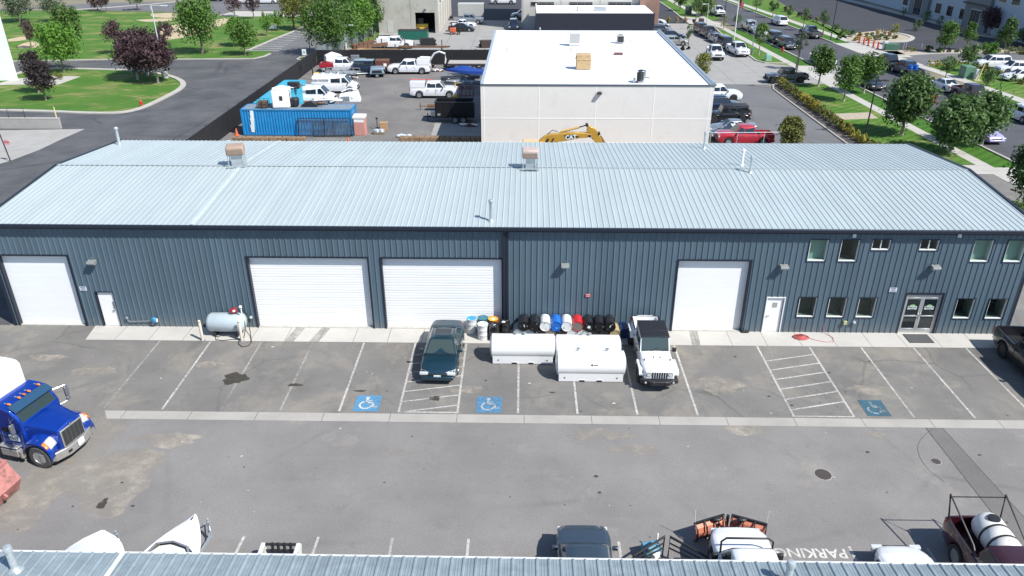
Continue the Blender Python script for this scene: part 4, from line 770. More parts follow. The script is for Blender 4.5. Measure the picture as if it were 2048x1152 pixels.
def vehicle(kind, label, loc, head, col, group=None, name=None, style='alloy', seams=False, nose='near', grille='black', bumper=None, extras=None, L=None, cat=None, roofcol=None, lights=True, mirror=True, rear_chrome=False, glass=None, taper=None):
    sp = dict(SPEC[kind]); t = thing(name or sp['cat'].replace(' ', '_'), label, cat or sp['cat'], loc, R(head), group)
    if L:
        k = L / sp['L']; sp = {a: b for a, b in sp.items()}; sp['hood'] = [(x * k, z) for x, z in sp['hood']]; sp['wx'] = tuple(x * k for x in sp['wx']); c = sp['cab']; sp['cab'] = tuple(v * k for v in c[:4]) + c[4:]; sp['win'] = [(a * k, b * k) for a, b in sp['win']]; sp['L'] = L
        if 'bed' in sp: sp['bed'] = (sp['bed'][0] * k, sp['bed'][1] * k, sp['bed'][2])
    mb = MB(); loft(mb, sp, taper or (.10 if kind in ('pickup', 'van', 'boxy') else .18)); cabin(mb, sp)
    if kind == 'boxy':
        for wx in sp['wx']: [mb.box(wx, s * sp['W'] / 2, sp['R'] * 2 + .12, sp['R'] * 2.6, .24, .08) for s in (-1, 1)]
    body = mb.build('body', col, t, angle=40)
    L2, W2, hn = sp['L'] / 2, sp['W'] / 2, sp['hood']
    q = MB(); q.box(0, 0, sp['clr'] + .16, sp['L'] * .93, sp['W'] * .80, .30); q.build('underbody_shade', BLACK, t, False)  # black box put in for the shade under the body and arches
    for i, wx in enumerate(sp['wx']):
        for s in (1, -1): wheel(t, wx, s * (W2 - .12), sp['R'], .24, style)
    windows(t, sp, glass)
    zf = hn[-1][1]; zr_ = hn[0][1]
    if roofcol:
        xa, xb, xc, xd, zb, zr = sp['cab']; q = MB(); q.box((xb + xc) / 2, 0, zr + .012, (xb - xc) + .1, sp['hr'] * 1.94, .05); q.build('roof_panel', roofcol, t, bevel=.02)
    if lights:
        big = kind in ('pickup', 'boxy', 'van')
        for s in (1, -1):
            q = MB(); q.box(L2 - .085, s * (W2 * .74), zf + (.0 if big else .055), .17, .40 if not big else .26, .20 if big else .13); q.build('headlight', LAMPW, t, bevel=.03)
            q = MB(); q.box(-L2 + .06, s * (W2 * .84 if big else W2 * .72), zr_ - (.20 if big else -.06), .12, .16 if big else .36, .34 if big else .15); q.build('tail_light', REDL, t, bevel=.02)
    gm = CHROME if grille == 'chrome' else BLACK
    q = MB(); q.box(L2 - .012, 0, zf + .0, .05, W2 * 1.02, .22 if kind in ('pickup', 'boxy', 'van') else .12); q.build('grille', gm, t, bevel=.015)
    bm = {'chrome': CHROME, 'black': BLACK, None: None}[bumper]
    for s, nm in ((1, 'front_bumper'), (-1, 'rear_bumper')):
        q = MB(); z = sp['clr'] + .20
        q.box(s * (L2 + .01), 0, z, .16, sp['W'] * .86, .20); q.build(nm, bm or (col if kind in ('sedan', 'suv', 'wagon') else BLACK), t, bevel=.05)
    if mirror:
        xa, xb = sp['cab'][0], sp['cab'][1]
        for s in (1, -1): q = MB(); q.box(xa - .28, s * (W2 + .08), sp['cab'][4] + .08, .12, .20, .15 if kind != 'pickup' else .22); q.build('mirror', BLACK if kind in ('pickup', 'boxy', 'van') else col, t, bevel=.03)
    for s in (1, -1):
        for f, (x1, x0) in enumerate(sp['win'][:2]):
            if kind == 'van' and f: continue
            q = MB(); q.box(max(x0, sp['cab'][3]) + .16, s * (W2 * .992), sp['cab'][4] - .16, .16, .03, .035); q.build('door_handle', col if kind == 'sedan' else BLACK, t, False)
    if seams:
        for s in (1, -1):
            for x in sorted(set(v for w_ in sp['win'][:2] for v in w_))[(1 if kind == 'sedan' else 0):]: q = MB(); q.box(x, s * (W2 - .012), (sp['clr'] + .12 + sp['cab'][4]) / 2, .014, .034, sp['cab'][4] - sp['clr'] - .28); q.build('door_seam', BLACK, t, False)
    q = MB(); q.box(-L2 - .09, 0, sp['clr'] + .25 if kind in ('pickup', 'van') else zr_ - .12, .02, .32, .16); q.build('number_plate', SGNW, t, False)
    return t, sp
PC = dict(white=paint('white', (.72, .73, .74), 0), silver=paint('silver', (.36, .38, .40), .7), black=paint('black', (.010, .011, .014), .1), grey=paint('grey', (.085, .095, .105), .5), navy=paint('navy', (.012, .022, .05), .3), teal=paint('teal', (.010, .040, .060), .35), red=paint('red', (.38, .012, .025), .1), maroon=paint('maroon', (.050, .010, .014), .3), blue=paint('blue', (.008, .055, .42), .35), gold=paint('champagne', (.33, .32, .28), .5), slate=paint('slate', (.05, .075, .10), .4))
def place(px, py, head, kind, L=None):
    """px, py: the point of the vehicle's outline on the ground nearest to the viewer, at its middle"""
    sp = SPEC[kind]; l = (L or sp['L']) / 2; w = sp['W'] / 2; h = R(head); ext = abs(math.sin(h)) * l + abs(math.cos(h)) * w; p = at(px, py); return (p.x, p.y + ext * .92, 0.008)
# ------------------------------------------------------------------ vegetation
def leafmat(name, a, b, c=None):
    g = G(name, 0.6); g.b.inputs['Specular IOR Level'].default_value = .3
    n = g.noise(1.3, 5, 0.7); f = g.noise(9.0, 3, .8); oi = g.N.new('ShaderNodeObjectInfo'); 
    col = g.mix(g.rng(n, .32, .68), a, b); col = g.mix(g.rng(f, .45, .75, 0, .7), col, c or tuple(min(1, v * 1.7) for v in b)); col = g.mix(1.0, col, g.rng(oi.outputs['Random'], 0, 1, .8, 1.2), 'MULTIPLY')
    g.out(col); tr = g.N.new('ShaderNodeBsdfTranslucent'); mx = g.N.new('ShaderNodeMixShader'); mx.inputs[0].default_value = .30; g.L(col, tr.inputs[0]); g.L(g.b.outputs[0], mx.inputs[1]); g.L(tr.outputs[0], mx.inputs[2]); g.L(mx.outputs[0], g.N['Material Output'].inputs[0]); return g.m
LF = dict(green=leafmat('green_leaves', (.052, .112, .022), (.100, .185, .036)), deep=leafmat('deep_green_leaves', (.050, .100, .030), (.105, .180, .052)), bright=leafmat('bright_green_leaves', (.075, .175, .025), (.12, .24, .035)), yellow=leafmat('yellow_green_leaves', (.13, .17, .03), (.24, .24, .04)), purple=leafmat('purple_leaves', (.055, .032, .038), (.105, .058, .066), (.19, .12, .12)), dark=leafmat('dark_purple_leaves', (.022, .022, .020), (.048, .036, .038), (.10, .07, .07)), olive=leafmat('olive_leaves', (.10, .13, .032), (.22, .22, .06)), autumn=leafmat('orange_leaves', (.26, .06, .02), (.38, .11, .03)), hazy=leafmat('grey_green_leaves', (.07, .11, .06), (.12, .15, .09)), straw=leafmat('straw_grass', (.26, .19, .09), (.42, .33, .18)), gold=leafmat('golden_shrub_leaves', (.20, .20, .035), (.33, .29, .06)))
BARK = mat('tree_bark', (.20, .165, .125), .9, var=.35, vs=6, bump=.5); BARKP = mat('pale_bark', (.36, .32, .26), .9, var=.3, vs=6)
def crown_mesh(name, seed, w, h, n, shape, m, leaf=.26, zmin=0.0, lump=.55):
    rs = np.random.RandomState(seed); nc = max(9, int(n / 55)); cs = []
    while len(cs) < nc:
        u = rs.uniform(-1, 1, 3); r_ = np.linalg.norm(u)
        if r_ > 1 or r_ < .25: continue
        z = u[2]; k = 1.0
        if shape == 'cone': k = 1.12 * (1 - (z + 1) / 2) ** .62 + .10
        elif shape == 'vase': k = .55 + .55 * (z + 1) / 2 if z < .2 else 1.15 - .3 * z
        elif shape == 'column': k = .92
        cs.append((u[0] * w / 2 * .84 * k, u[1] * w / 2 * .84 * k, z * h / 2 * .88))
    cs = np.array(cs); rad = rs.uniform(.14, .25, nc) * min(w, h) * (1.2 if shape == 'round' else 1.05)
    ns = max(3, nc // 6); sp_ = rs.uniform(-1, 1, (ns, 2)) * w * .30; cs = np.vstack([cs, np.column_stack([sp_, h * (.40 - .35 * (np.abs(sp_).sum(1) / w) ** 1.2)])]); rad = np.concatenate([rad, np.full(ns, min(w, h) * .09)]); nc += ns
    idx = rs.randint(0, nc, n); d = rs.normal(size=(n, 3)); d /= np.linalg.norm(d, axis=1)[:, None]
    dd = d.copy(); dd[idx >= nc - ns, 2] *= 2.2; p = cs[idx] + dd * (rad[idx] * rs.uniform(.30, 1.12, n) ** .7)[:, None]; p[:, 2] += h / 2 + zmin
    nrm = d * .9 + rs.normal(size=(n, 3)) * .55 + np.array([0, 0, .35]); nrm /= np.linalg.norm(nrm, axis=1)[:, None]
    t = np.cross(nrm, rs.normal(size=(n, 3))); t /= np.linalg.norm(t, axis=1)[:, None]; b = np.cross(nrm, t); s = (leaf * rs.uniform(.55, 1.15, n))[:, None]
    V = np.stack([p - t * s, p - b * s * .55, p + t * s, p + b * s * .55], 1).reshape(-1, 3)
    me = bpy.data.meshes.new(name); me.vertices.add(4 * n); me.vertices.foreach_set('co', V.astype(np.float32).ravel()); me.loops.add(4 * n); me.loops.foreach_set('vertex_index', np.arange(4 * n, dtype=np.int32)); me.polygons.add(n); me.polygons.foreach_set('loop_start', np.arange(0, 4 * n, 4, dtype=np.int32)); me.update(calc_edges=True); me.materials.append(m)
    return me, cs + np.array([0, 0, h / 2 + zmin])
TS = [0]
def tree_at(x, y, z0, z1, w, kind, label, shape='round', n=1500, name='tree', cat='tree', group='trees planted around the lots and streets', bark=None, lean=0.0, extra=None, leaf=None):
    TS[0] += 1; t = thing(name, label, cat, (x, y, 0), TS[0] * 1.3, group); h = z1 - z0
    me, cs = crown_mesh('crown', TS[0] * 17 + 3, w, h, int(n * 1.7), shape, LF[kind], (leaf or max(.14, min(.30, .055 * w + .05))) * .74, z0); c = meshobj('crown', me, t)
    q = MB(); r0 = max(.05, .018 * z1 + .02 * w / 2); q.path([(0, 0, -.05), (0.02, .02, z0 * .5), (0, 0, z0 + h * .15), (.03, .02, z0 + h * .45), (0, .03, z0 + h * .8)], [r0 * 1.25, r0, r0 * .85, r0 * .5, r0 * .15], 8); q.build('trunk', bark or BARK, t)
    rr = random.Random(TS[0]); L_ = MB()
    for i in range(min(9, len(cs))):
        cc = cs[i * len(cs) // 9 if len(cs) >= 9 else i]; zb = z0 + (cc[2] - z0) * rr.uniform(.15, .5); L_.path([(0, 0, zb), (cc[0] * .5, cc[1] * .5, zb + (cc[2] - zb) * .65), tuple(cc)], [r0 * .5, r0 * .3, r0 * .1], 5)
    L_.build('limbs', bark or BARK, t)
    if extra: me2, _ = crown_mesh('coloured_twigs', TS[0] + 99, extra[3], extra[3], 220, 'round', LF[extra[4]], .2, -extra[3] / 2); e = meshobj('coloured_twigs', me2, t); v = Matrix.Rotation(-TS[0] * 1.3, 3, 'Z') @ Vector(extra[:3]); e.location = v
    return t
def tree(bx_, by_, top, bot, wpx, kind, label, shape='round', n=1500, **k):
    b = at(bx_, by_); zt = aty(bx_, top, b.y).z; zb = aty(bx_, bot, b.y).z; dep = (Vector((b.x, b.y, 0)) - CAM).dot(FW); return tree_at(b.x, b.y, max(zb, .1), zt, wpx * dep / FPX * .95, kind, label, shape, n, **k)
T3 = 'on the grass'
tree(128, 143, 46, 122, 92, 'bright', 'bright green round tree at the corner of the left lawn island', n=2600)
tree(151, 108, 8, 84, 62, 'green', 'green tree just across the lane behind the bright round one', n=1500)
tree(64, 97, 36, 84, 34, 'purple', 'small purple tree in the park beside the dirt patch', 'column', 700)
tree(40, 44, -22, 34, 78, 'hazy', 'large grey green tree at the top left of the park', n=1500); tree(108, 44, -16, 24, 56, 'hazy', 'thin grey green tree next to the park road at the top left', n=700)
tree(78, 187, 99, 158, 46, 'dark', 'dark purple tree on the island lawn, the left one of the near pair', 'round', 1500); tree(92, 201, 118, 186, 54, 'dark', 'dark purple tree on the island lawn, the right one of the near pair', 'round', 1700)
tree(-2, 199, 112, 176, 30, 'purple', 'purple tree half cut off by the left edge', 'column', 700)
for a in ((276, 160, 66, 140, 84, 'left of three purple plum trees growing together by the lamp post'), (296, 153, 58, 128, 78, 'middle and rearmost of three purple plum trees by the lamp post'), (317, 166, 78, 142, 82, 'right of three purple plum trees growing together by the lamp post')): tree(*a[:5], 'purple', a[5], 'round', 2200, bark=BARKP, group='purple plum trees on the island')
tree(236, 108, 42, 86, 48, 'purple', 'faded purple tree in the park behind the three plums', n=800); tree(331, 88, 44, 78, 46, 'purple', 'small thin purple tree in front of the park dirt field', n=600)
tree(406, 108, -8, 82, 86, 'green', 'tall full green tree alone on the park edge by the lane', n=3000)
tree(481, 92, 34, 80, 52, 'bright', 'light green tree behind the corner tree of the small car park', n=1000); tree(491, 111, 40, 96, 60, 'green', 'light green tree at the corner of the small car park', n=1200)
tree(535, 72, 24, 56, 32, 'bright', 'small bright tree along the park car park, left of the little sign', n=600); tree(557, 61, 22, 50, 34, 'bright', 'small bright tree along the park car park, right of the little sign', n=600)
tree(196, 22, -10, 14, 40, 'purple', 'purple tree by the park road, further left', n=500); tree(214, 25, -6, 12, 28, 'purple', 'small purple tree by the park road beside a bigger one', n=400); tree(276, 21, -18, 6, 42, 'deep', 'dark green tree by the park road', n=600); tree(470, 33, -8, 22, 36, 'purple', 'left purple tree on the pale park path', n=600); tree(508, 38, -10, 20, 34, 'purple', 'right purple tree on the pale park path', n=600)
tree(588, 58, -18, 42, 58, 'yellow', 'yellowing tree behind the small car park', n=1300); tree(612, 62, -10, 44, 44, 'olive', 'olive tree between the yellow tree and the big green one', n=900)
tree(657, 110, -2, 92, 104, 'green', 'big dark green tree on the little traffic island', n=3400)
tree(700, 92, 10, 78, 60, 'green', 'full green tree behind the big island tree', n=1500); tree(728, 84, -4, 66, 54, 'bright', 'bright green tree near the corner of the concrete hall', n=1400); tree(748, 74, -14, 58, 50, 'green', 'green tree touching the concrete hall', n=1300); tree(690, 60, -24, 30, 64, 'green', 'rear green tree above the big island tree', n=1200); tree(640, 48, -24, 24, 60, 'olive', 'rear olive green tree at the top of the tree clump', n=1000); tree(722, 56, -20, 24, 50, 'deep', 'rear dark tree in front of the park path', n=1000)
# right hand side
tree(1636, 174, 93, 150, 56, 'green', 'street tree on the lawn corner beside the jeep pickup', n=1700, bark=BARKP); tree(1687, 203, 110, 178, 56, 'green', 'street tree in the middle of the lawn, left of a dark car', n=1800, bark=BARKP); tree(1727, 187, 110, 164, 66, 'green', 'wide street tree on the verge in front of the street', n=1700, bark=BARKP)
tree(1803, 270, 152, 244, 104, 'deep', 'large dark green tree with an orange branch', n=3600, extra=(1.9, -.3, 3.5, 1.5, 'autumn'), bark=BARKP)
tree(1899, 306, 196, 288, 100, 'deep', 'large leafy tree behind the right end of the roof', n=3200, bark=BARKP); tree(1962, 291, 186, 270, 84, 'deep', 'large leafy tree overhanging the street on the right', n=2600, bark=BARKP)
tree(2046, 412, 276, 386, 88, 'deep', 'dark maple tree at the right edge beside the roof', n=2600)
tree(1592, 140, 62, 106, 34, 'hazy', 'thin pale young tree by the lamp pole near the street', 'column', 450); tree(1545, 36, 0, 26, 22, 'deep', 'first small street tree along the far sidewalk', 'column', 450); tree(1574, 48, 8, 32, 20, 'deep', 'second small street tree along the far sidewalk, above the white suv', 'column', 450); tree(1605, 62, 15, 45, 22, 'deep', 'third small street tree along the far sidewalk', 'column', 500); tree(1644, 78, 18, 55, 24, 'deep', 'fourth small street tree, tallest, along the far sidewalk', 'column', 550)
tree(1512, 24, -14, 14, 24, 'deep', 'small street tree under the flag on the far verge', 'column', 300)
tree(1887, 106, 40, 93, 42, 'green', 'upright green tree in front of the far office entrance', 'cone', 1300); tree(1931, 101, 42, 86, 34, 'green', 'thin upright green tree right of the entrance tree', 'cone', 800); tree(1977, 71, 14, 56, 44, 'purple', 'purple tree in front of the far office', 'round', 1100); tree(2008, 100, 34, 92, 44, 'deep', 'tall dark cone shaped tree near the right edge', 'cone', 1500); tree(2044, 90, 56, 84, 34, 'deep', 'dark rounded tree touching the top right edge', n=600)
tree(1889, 162, 110, 147, 28, 'deep', 'small round tree on the verge above the white sedan', n=800); tree(1932, 142, 90, 128, 44, 'deep', 'dark tree beside the green cabinet', n=900); tree(1974, 118, 84, 110, 40, 'bright', 'bright small tree above the parked white suv', n=700); tree(1974, 172, 138, 168, 30, 'deep', 'small round tree above the maroon pickup', n=700)
tree(1376, 99, 48, 80, 17, 'green', 'thin crooked young tree in the lot planter', 'column', 260, leaf=.16)
tree(1447, 58, 30, 54, 18, 'olive', 'sparse young tree beside the front lamp pole', n=160); tree(1474, 52, 28, 46, 20, 'green', 'small tree on the verge left of the flag pole', n=500); tree(1517, 110, 44, 90, 32, 'green', 'street tree on the verge beside parked cars', 'column', 1000, bark=BARKP)
tree(1360, 22, -10, 12, 34, 'deep', 'dark tree on the grass strip at the top, left one', n=600); tree(1392, 40, -6, 28, 24, 'deep', 'dark slender tree by the dark bin', n=500); tree(1404, 32, -4, 24, 46, 'deep', 'wide dark tree beside the front walk', n=1100); tree(1420, 30, -12, 18, 30, 'olive', 'olive tree behind the wide dark tree', n=500)
# shrubs
def shrub(px, py, top, wpx, kind, label, n=500, name='shrub', group='shrubs and clipped bushes', leaf=.13, sq=.9, b=None):
    b = b or at(px, py); zt = max(aty(px, top, b.y).z, .3); dep = (Vector((b.x, b.y, 0)) - CAM).dot(FW); w = wpx * dep / FPX; TS[0] += 1
    t = thing(name, label, 'shrub', (b.x, b.y, 0), TS[0], group); me, cs = crown_mesh('foliage', TS[0] * 7, w, zt, n, 'round', LF[kind], leaf, .02); meshobj('foliage', me, t)
    q = MB(); [q.path([(0, 0, 0), (cs[i][0] * .5, cs[i][1] * .5, cs[i][2] * .5), tuple(cs[i] * .9)], [.03, .02, .01], 5) for i in range(min(5, len(cs)))]; q.build('stem', BARK, t); return t
tree(1577, 303, 232, 296, 50, 'olive', 'round topped reddish green bush tree rising behind the roof', 'round', 2400, name='bush_tree', cat='tree', leaf=.2)
tree(1405, 152, 105, 148, 34, 'olive', 'yellow green bush tree beside the white roof gutter', 'round', 1200, name='bush_tree', leaf=.18)
HP = None; k = 0
for i in range(38):
    Y = 24 + i * 1.07; X = 32.75 - .004 * Y + rnd.uniform(-.08, .08); kind = 'gold' if (i > 27 or i % 3) else 'olive'
    if HP is None or i % 6 == 0:
        TS[0] += 1; t = thing('hedge_shrub', 'yellow green shrub in the long hedge row beside the side lot', 'shrub', (X, Y, 0), 0, 'yellow green hedge row beside the side lot'); me, cs = crown_mesh('foliage', i * 5 + 2, 1.15, .95, 420, 'round', LF['gold' if k % 2 == 0 else 'olive'], .11, .03); meshobj('foliage', me, t); q = MB(); [q.path([(0, 0, 0), tuple(cs[j] * .9)], .015, 5) for j in range(4)]; q.build('stem', BARK, t); HP = t; k += 1
    else:
        c = HP.copy(); link(c); c.location = (X, Y, 0); c.rotation_euler = (0, 0, i * 1.7); s = rnd.uniform(.85, 1.15); c.scale = (s, s, s)
        for ch in HP.children:
            d = ch.copy(); link(d); d.parent = c
for i, (px, py, top, w, kd, l) in enumerate([(1677, 80, 70, 12, 'deep', 'first dark shrub beside the far lawn'), (1688, 70, 56, 22, 'deep', 'dark clipped shrub mid row along the far lot edge'), (1672, 62, 48, 24, 'deep', 'dark clipped shrub at the upper end of the far lot edge'), (1702, 74, 60, 20, 'deep', 'dark clipped shrub at the lower end of the far lot edge'), (1720, 72, 64, 12, 'gold', 'golden shrub at the left of the rock island'), (1712, 82, 72, 11, 'gold', 'golden shrub next to the orange cones on the rock island'), (1733, 74, 66, 12, 'gold', 'golden low shrub behind the rock island front row'), (1743, 73, 65, 11, 'deep', 'green shrub in the rock island back row'), (1736, 82, 73, 13, 'gold', 'golden mound on the front of the rock island'), (1750, 82, 72, 12, 'olive', 'olive mound on the front of the rock island'), (1760, 80, 68, 14, 'deep', 'dark green mound in the middle of the rock island'), (1772, 80, 71, 13, 'olive', 'olive mound right of the dark one on the rock island'), (1790, 78, 70, 15, 'olive', 'olive mound at the right tip of the rock island'), (1755, 72, 58, 13, 'straw', 'left of three straw coloured grass tufts on the rock island'), (1767, 72, 58, 12, 'straw', 'middle of three straw coloured grass tufts on the rock island'), (1777, 73, 60, 11, 'straw', 'right of three straw coloured grass tufts on the rock island'), (1788, 73, 46, 18, 'yellow', 'tall yellow shrub on the rock island'), (1856, 104, 92, 20, 'deep', 'left dark ball bush beside the lot entry'), (1876, 106, 94, 20, 'deep', 'right dark ball bush beside the lot entry'), (1822, 103, 95, 26, 'olive', 'low yellowish patch of ground cover plants right of the green box'), (1897, 106, 99, 10, 'purple', 'tiny red brown shrub on the rock strip'), (1912, 106, 99, 12, 'deep', 'tiny green shrub on the rock strip'), (2012, 107, 93, 44, 'olive', 'long tufted bank of grasses on the right, left half'), (2044, 108, 94, 40, 'gold', 'long tufted bank of grasses on the right, right half'), (1870, 133, 121, 34, 'gold', 'yellow ground shrub left of the small round street tree'), (1914, 131, 122, 26, 'gold', 'yellow ground shrub right of the small round street tree'), (1948, 140, 126, 26, 'olive', 'olive hedge bush at the left end by the parked suv'), (1966, 145, 131, 26, 'olive', 'olive hedge bush in front of the parked suv'), (1990, 152, 140, 24, 'olive', 'reddish hedge bush in front of the second parked car'), (2020, 163, 148, 22, 'deep', 'green hedge bush in front of the white sedan on the right'), (2040, 168, 154, 22, 'olive', 'reddish hedge bush at the far right edge'), (1337, 46, 36, 10, 'olive', 'bush beside the brick pier'), (1336, 45, 33, 9, 'straw', 'left straw grass tuft by the front drive'), (1353, 45, 33, 9, 'straw', 'middle straw grass tuft by the front drive'), (1370, 45, 33, 9, 'straw', 'right straw grass tuft by the front drive'), (1365, 101, 93, 9, 'dark', 'small dark shrub left in the lot planter'), (1376, 99, 93, 8, 'dark', 'small dark shrub right in the lot planter'), (1388, 50, 38, 9, 'dark', 'dark shrub beside the front walk'), (112, 159, 144, 34, 'olive', 'low brownish shrub by the white building path'), (1830, 62, 40, 24, 'deep', 'round dark shrub beside the far office windows'), (1806, 34, 12, 14, 'deep', 'slim dark shrub left of the far office windows'), (1852, 44, 22, 20, 'deep', 'dark rounded shrub between two far office windows'), (1878, 50, 30, 14, 'deep', 'narrow dark shrub beside the grey entrance bay'), (1920, 64, 52, 30, 'straw', 'straw coloured grasses by the far office entrance'), (1553, 18, 8, 18, 'deep', 'dark shrub at the top of the far lot edge'), (1570, 24, 14, 16, 'purple', 'reddish shrub second along the far lot edge'), (1600, 34, 25, 16, 'purple', 'reddish low shrub third along the far lot edge'), (1618, 40, 30, 16, 'purple', 'reddish low shrub fourth along the far lot edge'), (1632, 44, 34, 14, 'olive', 'olive low shrub fifth along the far lot edge'), (2040, 425, 395, 40, 'green', 'green bush at the right edge beside the roof corner')]):
    shrub(px, py, top, w, kd, l, 420 if w > 15 else 240)
# ------------------------------------------------------------------ things in the front lot
HP2 = PI / 2
# dark teal sedan
t, sp = vehicle('sedan', 'dark teal sedan with a sunroof parked nose out over the hatched bay', (-4.12, -3.10, .008), 268.5, PC['teal'], style='alloy', glass=NGLASS, seams=True)
q = MB(); q.bx(-.62, -.10, -.42, .42, 1.44, 1.462); q.build('sunroof', GLASS, t, bevel=.01); q = MB(); q.bx(-.66, -.06, -.46, .46, 1.435, 1.45); q.build('sunroof_frame', mat('dull_chrome', (.3, .33, .35), .4, .7), t, False)
q = MB(); q.box(2.43, 0, .50, .02, .34, .17); p = q.build('front_plate', SGNW, t, False); text('U4K 73H', 'plate_lettering', .08, INKB, p, Matrix.Translation((2.443, 0, .50)) @ Matrix.Rotation(HP2, 4, 'Z') @ MX90, .001)
q = MB(); q.path([(1.12, -.74, .955), (1.17, -.3, .965), (1.18, 0, .967), (1.17, .3, .965), (1.12, .74, .955)], .014); q.path([(1.15, -.1, .98), (.95, .5, 1.06)], .008); q.path([(1.15, .6, .98), (.95, -.1, 1.07)], .008); q.build('wiper', BLACK, t)
for s in (1, -1): q = MB(); q.add([(2.30, s * .48, .62), (2.34, s * .40, .70), (2.10, s * .83, .74), (1.96, s * .86, .72), (2.10, s * .84, .60), (2.33, s * .45, .60)], [(0, 1, 2, 3, 4, 5)] if s > 0 else [(5, 4, 3, 2, 1, 0)]); q.build('lamp_cluster', LAMPW, t, False)
q = MB(); q.box(2.40, 0, .33, .05, 1.1, .07); q.build('air_intake', BLACK, t, bevel=.01)
q = MB(); q.tube((2.405, 0, .575), (2.425, 0, .575), .035, 10); q.build('badge', CHROME, t)
for s in (1, -1): q = MB(); q.path([(1.05, s * .79, .98), (.35, s * .60, 1.42), (-.75, s * .59, 1.42), (-1.5, s * .78, .99)], .012); q.build('drip_rail', MATS['dull_chrome'], t)
# white crew-cab off-road pickup with black hard top
def offroad(label, loc, head, col, bed=True, L=5.35, group=None, glass=None, rims='black'):
    cat = 'pickup truck' if bed else 'suv'; t = thing('offroad_pickup' if bed else 'offroad_wagon', label, cat, loc, R(head), group); k = L / 5.35
    sp = dict(L=L - .25, W=1.56, R=.43, wx=(1.78 * k, -1.62 * k), clr=.42, hood=[(-2.55 * k, 1.14), (-.95, 1.14), (.80 * k, 1.14), (1.0 * k, 1.17), (1.8 * k, 1.12), (2.45 * k, 1.06), (2.55 * k, 1.0)], cab=(.98 * k, .70 * k, -.78 * k if bed else -2.25 * k, -.84 * k if bed else -2.36 * k, 1.14, 1.83), hb=.74, hr=.70, win=[(.92 * k, .04), (-.02, -.72 * k)] if bed else [(.92 * k, .02), (-.04, -.90 * k), (-1.0 * k, -2.2 * k)])
    if bed: sp['bed'] = (-2.50 * k, -.94 * k, .70)
    mb = MB(); loft(mb, sp, .10); cabin(mb, sp); mb.build('body', col, t, angle=40)
    xa, xb, xc, xd, zb, zr = sp['cab']; q = MB(); q.box((xb + xc) / 2 - .01, 0, zr + .015, xb - xc + .10, 1.40, .07); [q.box((xb + xc) / 2, y, zr + .054, xb - xc - .05, .03, .012) for y in (-.6, -.45, -.3, -.15, .15, .3, .45, .6)]; q.box(xb - .55, 0, zr + .055, .02, 1.38, .014); q.build('hard_top', mat('hardtop_black', (.018, .020, .026), .45, var=.2), t, bevel=.03)
    windows(t, sp, glass)
    q = MB(); q.box(0, 0, .55, L * .86, 1.2, .28); q.build('underbody_shade', BLACK, t, False)  # black block standing in for the shade below the off-roader
    for wx in sp['wx']:
        for s in (1, -1): wheel(t, wx, s * .80, .43, .27, rims)
    for wx, nm in ((sp['wx'][0], 'front_fender'), (sp['wx'][1], 'rear_fender')):
        for s in (1, -1):
            q = MB(); q.prism([(wx - .62, .62), (wx - .50, .95), (wx + .42, .98), (wx + .66, .78), (wx + .66, .72), (wx + .40, .91), (wx - .46, .88), (wx - .56, .62)], min(s * .72, s * .95), max(s * .72, s * .95), 'xz'); q.build(nm, col, t, bevel=.03)
    x = sp['L'] / 2
    q = MB(); q.box(x - .02, 0, .87, .10, 1.34, .42); q.build('grille_panel', col, t, bevel=.05, seg=3)
    for i in range(7): q = MB(); q.box(x + .035, (i - 3) * .112, .87, .012, .072, .32); q.build('grille_slot', BLACK, t, False)
    for s in (1, -1):
        q = MB(); q.tube((x + .02, s * .51, .90), (x + .05, s * .51, .90), .095, 18); h = q.build('headlight', LAMPW, t); q = MB(); q.tube((x + .028, s * .51, .90), (x + .042, s * .51, .90), .115, 18); q.build('headlight_ring', BLACK, h)
        q = MB(); q.box(x - .08, s * .84, .86, .05, .16, .06); q.build('turn_signal', LAMPW, t, bevel=.01)
        q = MB(); q.box(xa - .12, s * .95, 1.22, .10, .20, .22); q.box(xa - .12, s * .82, 1.16, .05, .15, .04); q.build('mirror', BLACK, t, bevel=.03)
        q = MB(); q.box(-x - .0, s * .68, .92, .06, .16, .26); q.build('tail_light', REDL, t, bevel=.015)
        q = MB(); q.box(xa + .75, s * .62, 1.18, .10, .035, .05); q.build('hood_latch', BLACK, t, False); q = MB(); q.box(xa + .55, s * .16, 1.185, .13, .03, .03, s * .1); q.build('washer_nozzle', BLACK, t, False)
        for xx in (.3, -.6): q = MB(); q.box(xx - .25, s * .79, 1.03, .15, .03, .04); q.build('door_handle', BLACK, t, False)
    q = MB(); q.prism([(x + .18, -.55), (x + .30, -.45), (x + .30, .45), (x + .18, .55), (x + .05, .90), (x - .1, .90), (x - .05, .5), (x - .05, -.5), (x - .1, -.90), (x + .05, -.90)], .44, .66, 'xy'); q.build('front_bumper', mat('bumper_black', (.02, .02, .024), .5, var=.2), t, bevel=.03)
    for s in (1, -1): q = MB(); q.tube((x + .14, s * .66, .55), (x + .17, s * .66, .55), .05, 12); q.build('fog_light', LAMPW, t); q = MB(); q.path([(x + .28, s * .3, .62), (x + .36, s * .3, .66), (x + .30, s * .3, .70)], .018); q.build('tow_hook', GREY, t)
    q = MB(); q.box(-x - .08, 0, .52, .18, 1.5, .18); q.build('rear_bumper', BLACK, t, bevel=.03)
    q = MB(); q.box(xa + .16, 0, 1.175, .12, 1.05, .02); q.build('cowl', BLACK, t, False)
    q = MB(); q.path([(xa + .05, -.3, 1.18), (xa - .06, .15, 1.35)], .009); q.path([(xa + .05, .3, 1.18), (xa - .06, .6, 1.33)], .009); q.build('wiper', BLACK, t)
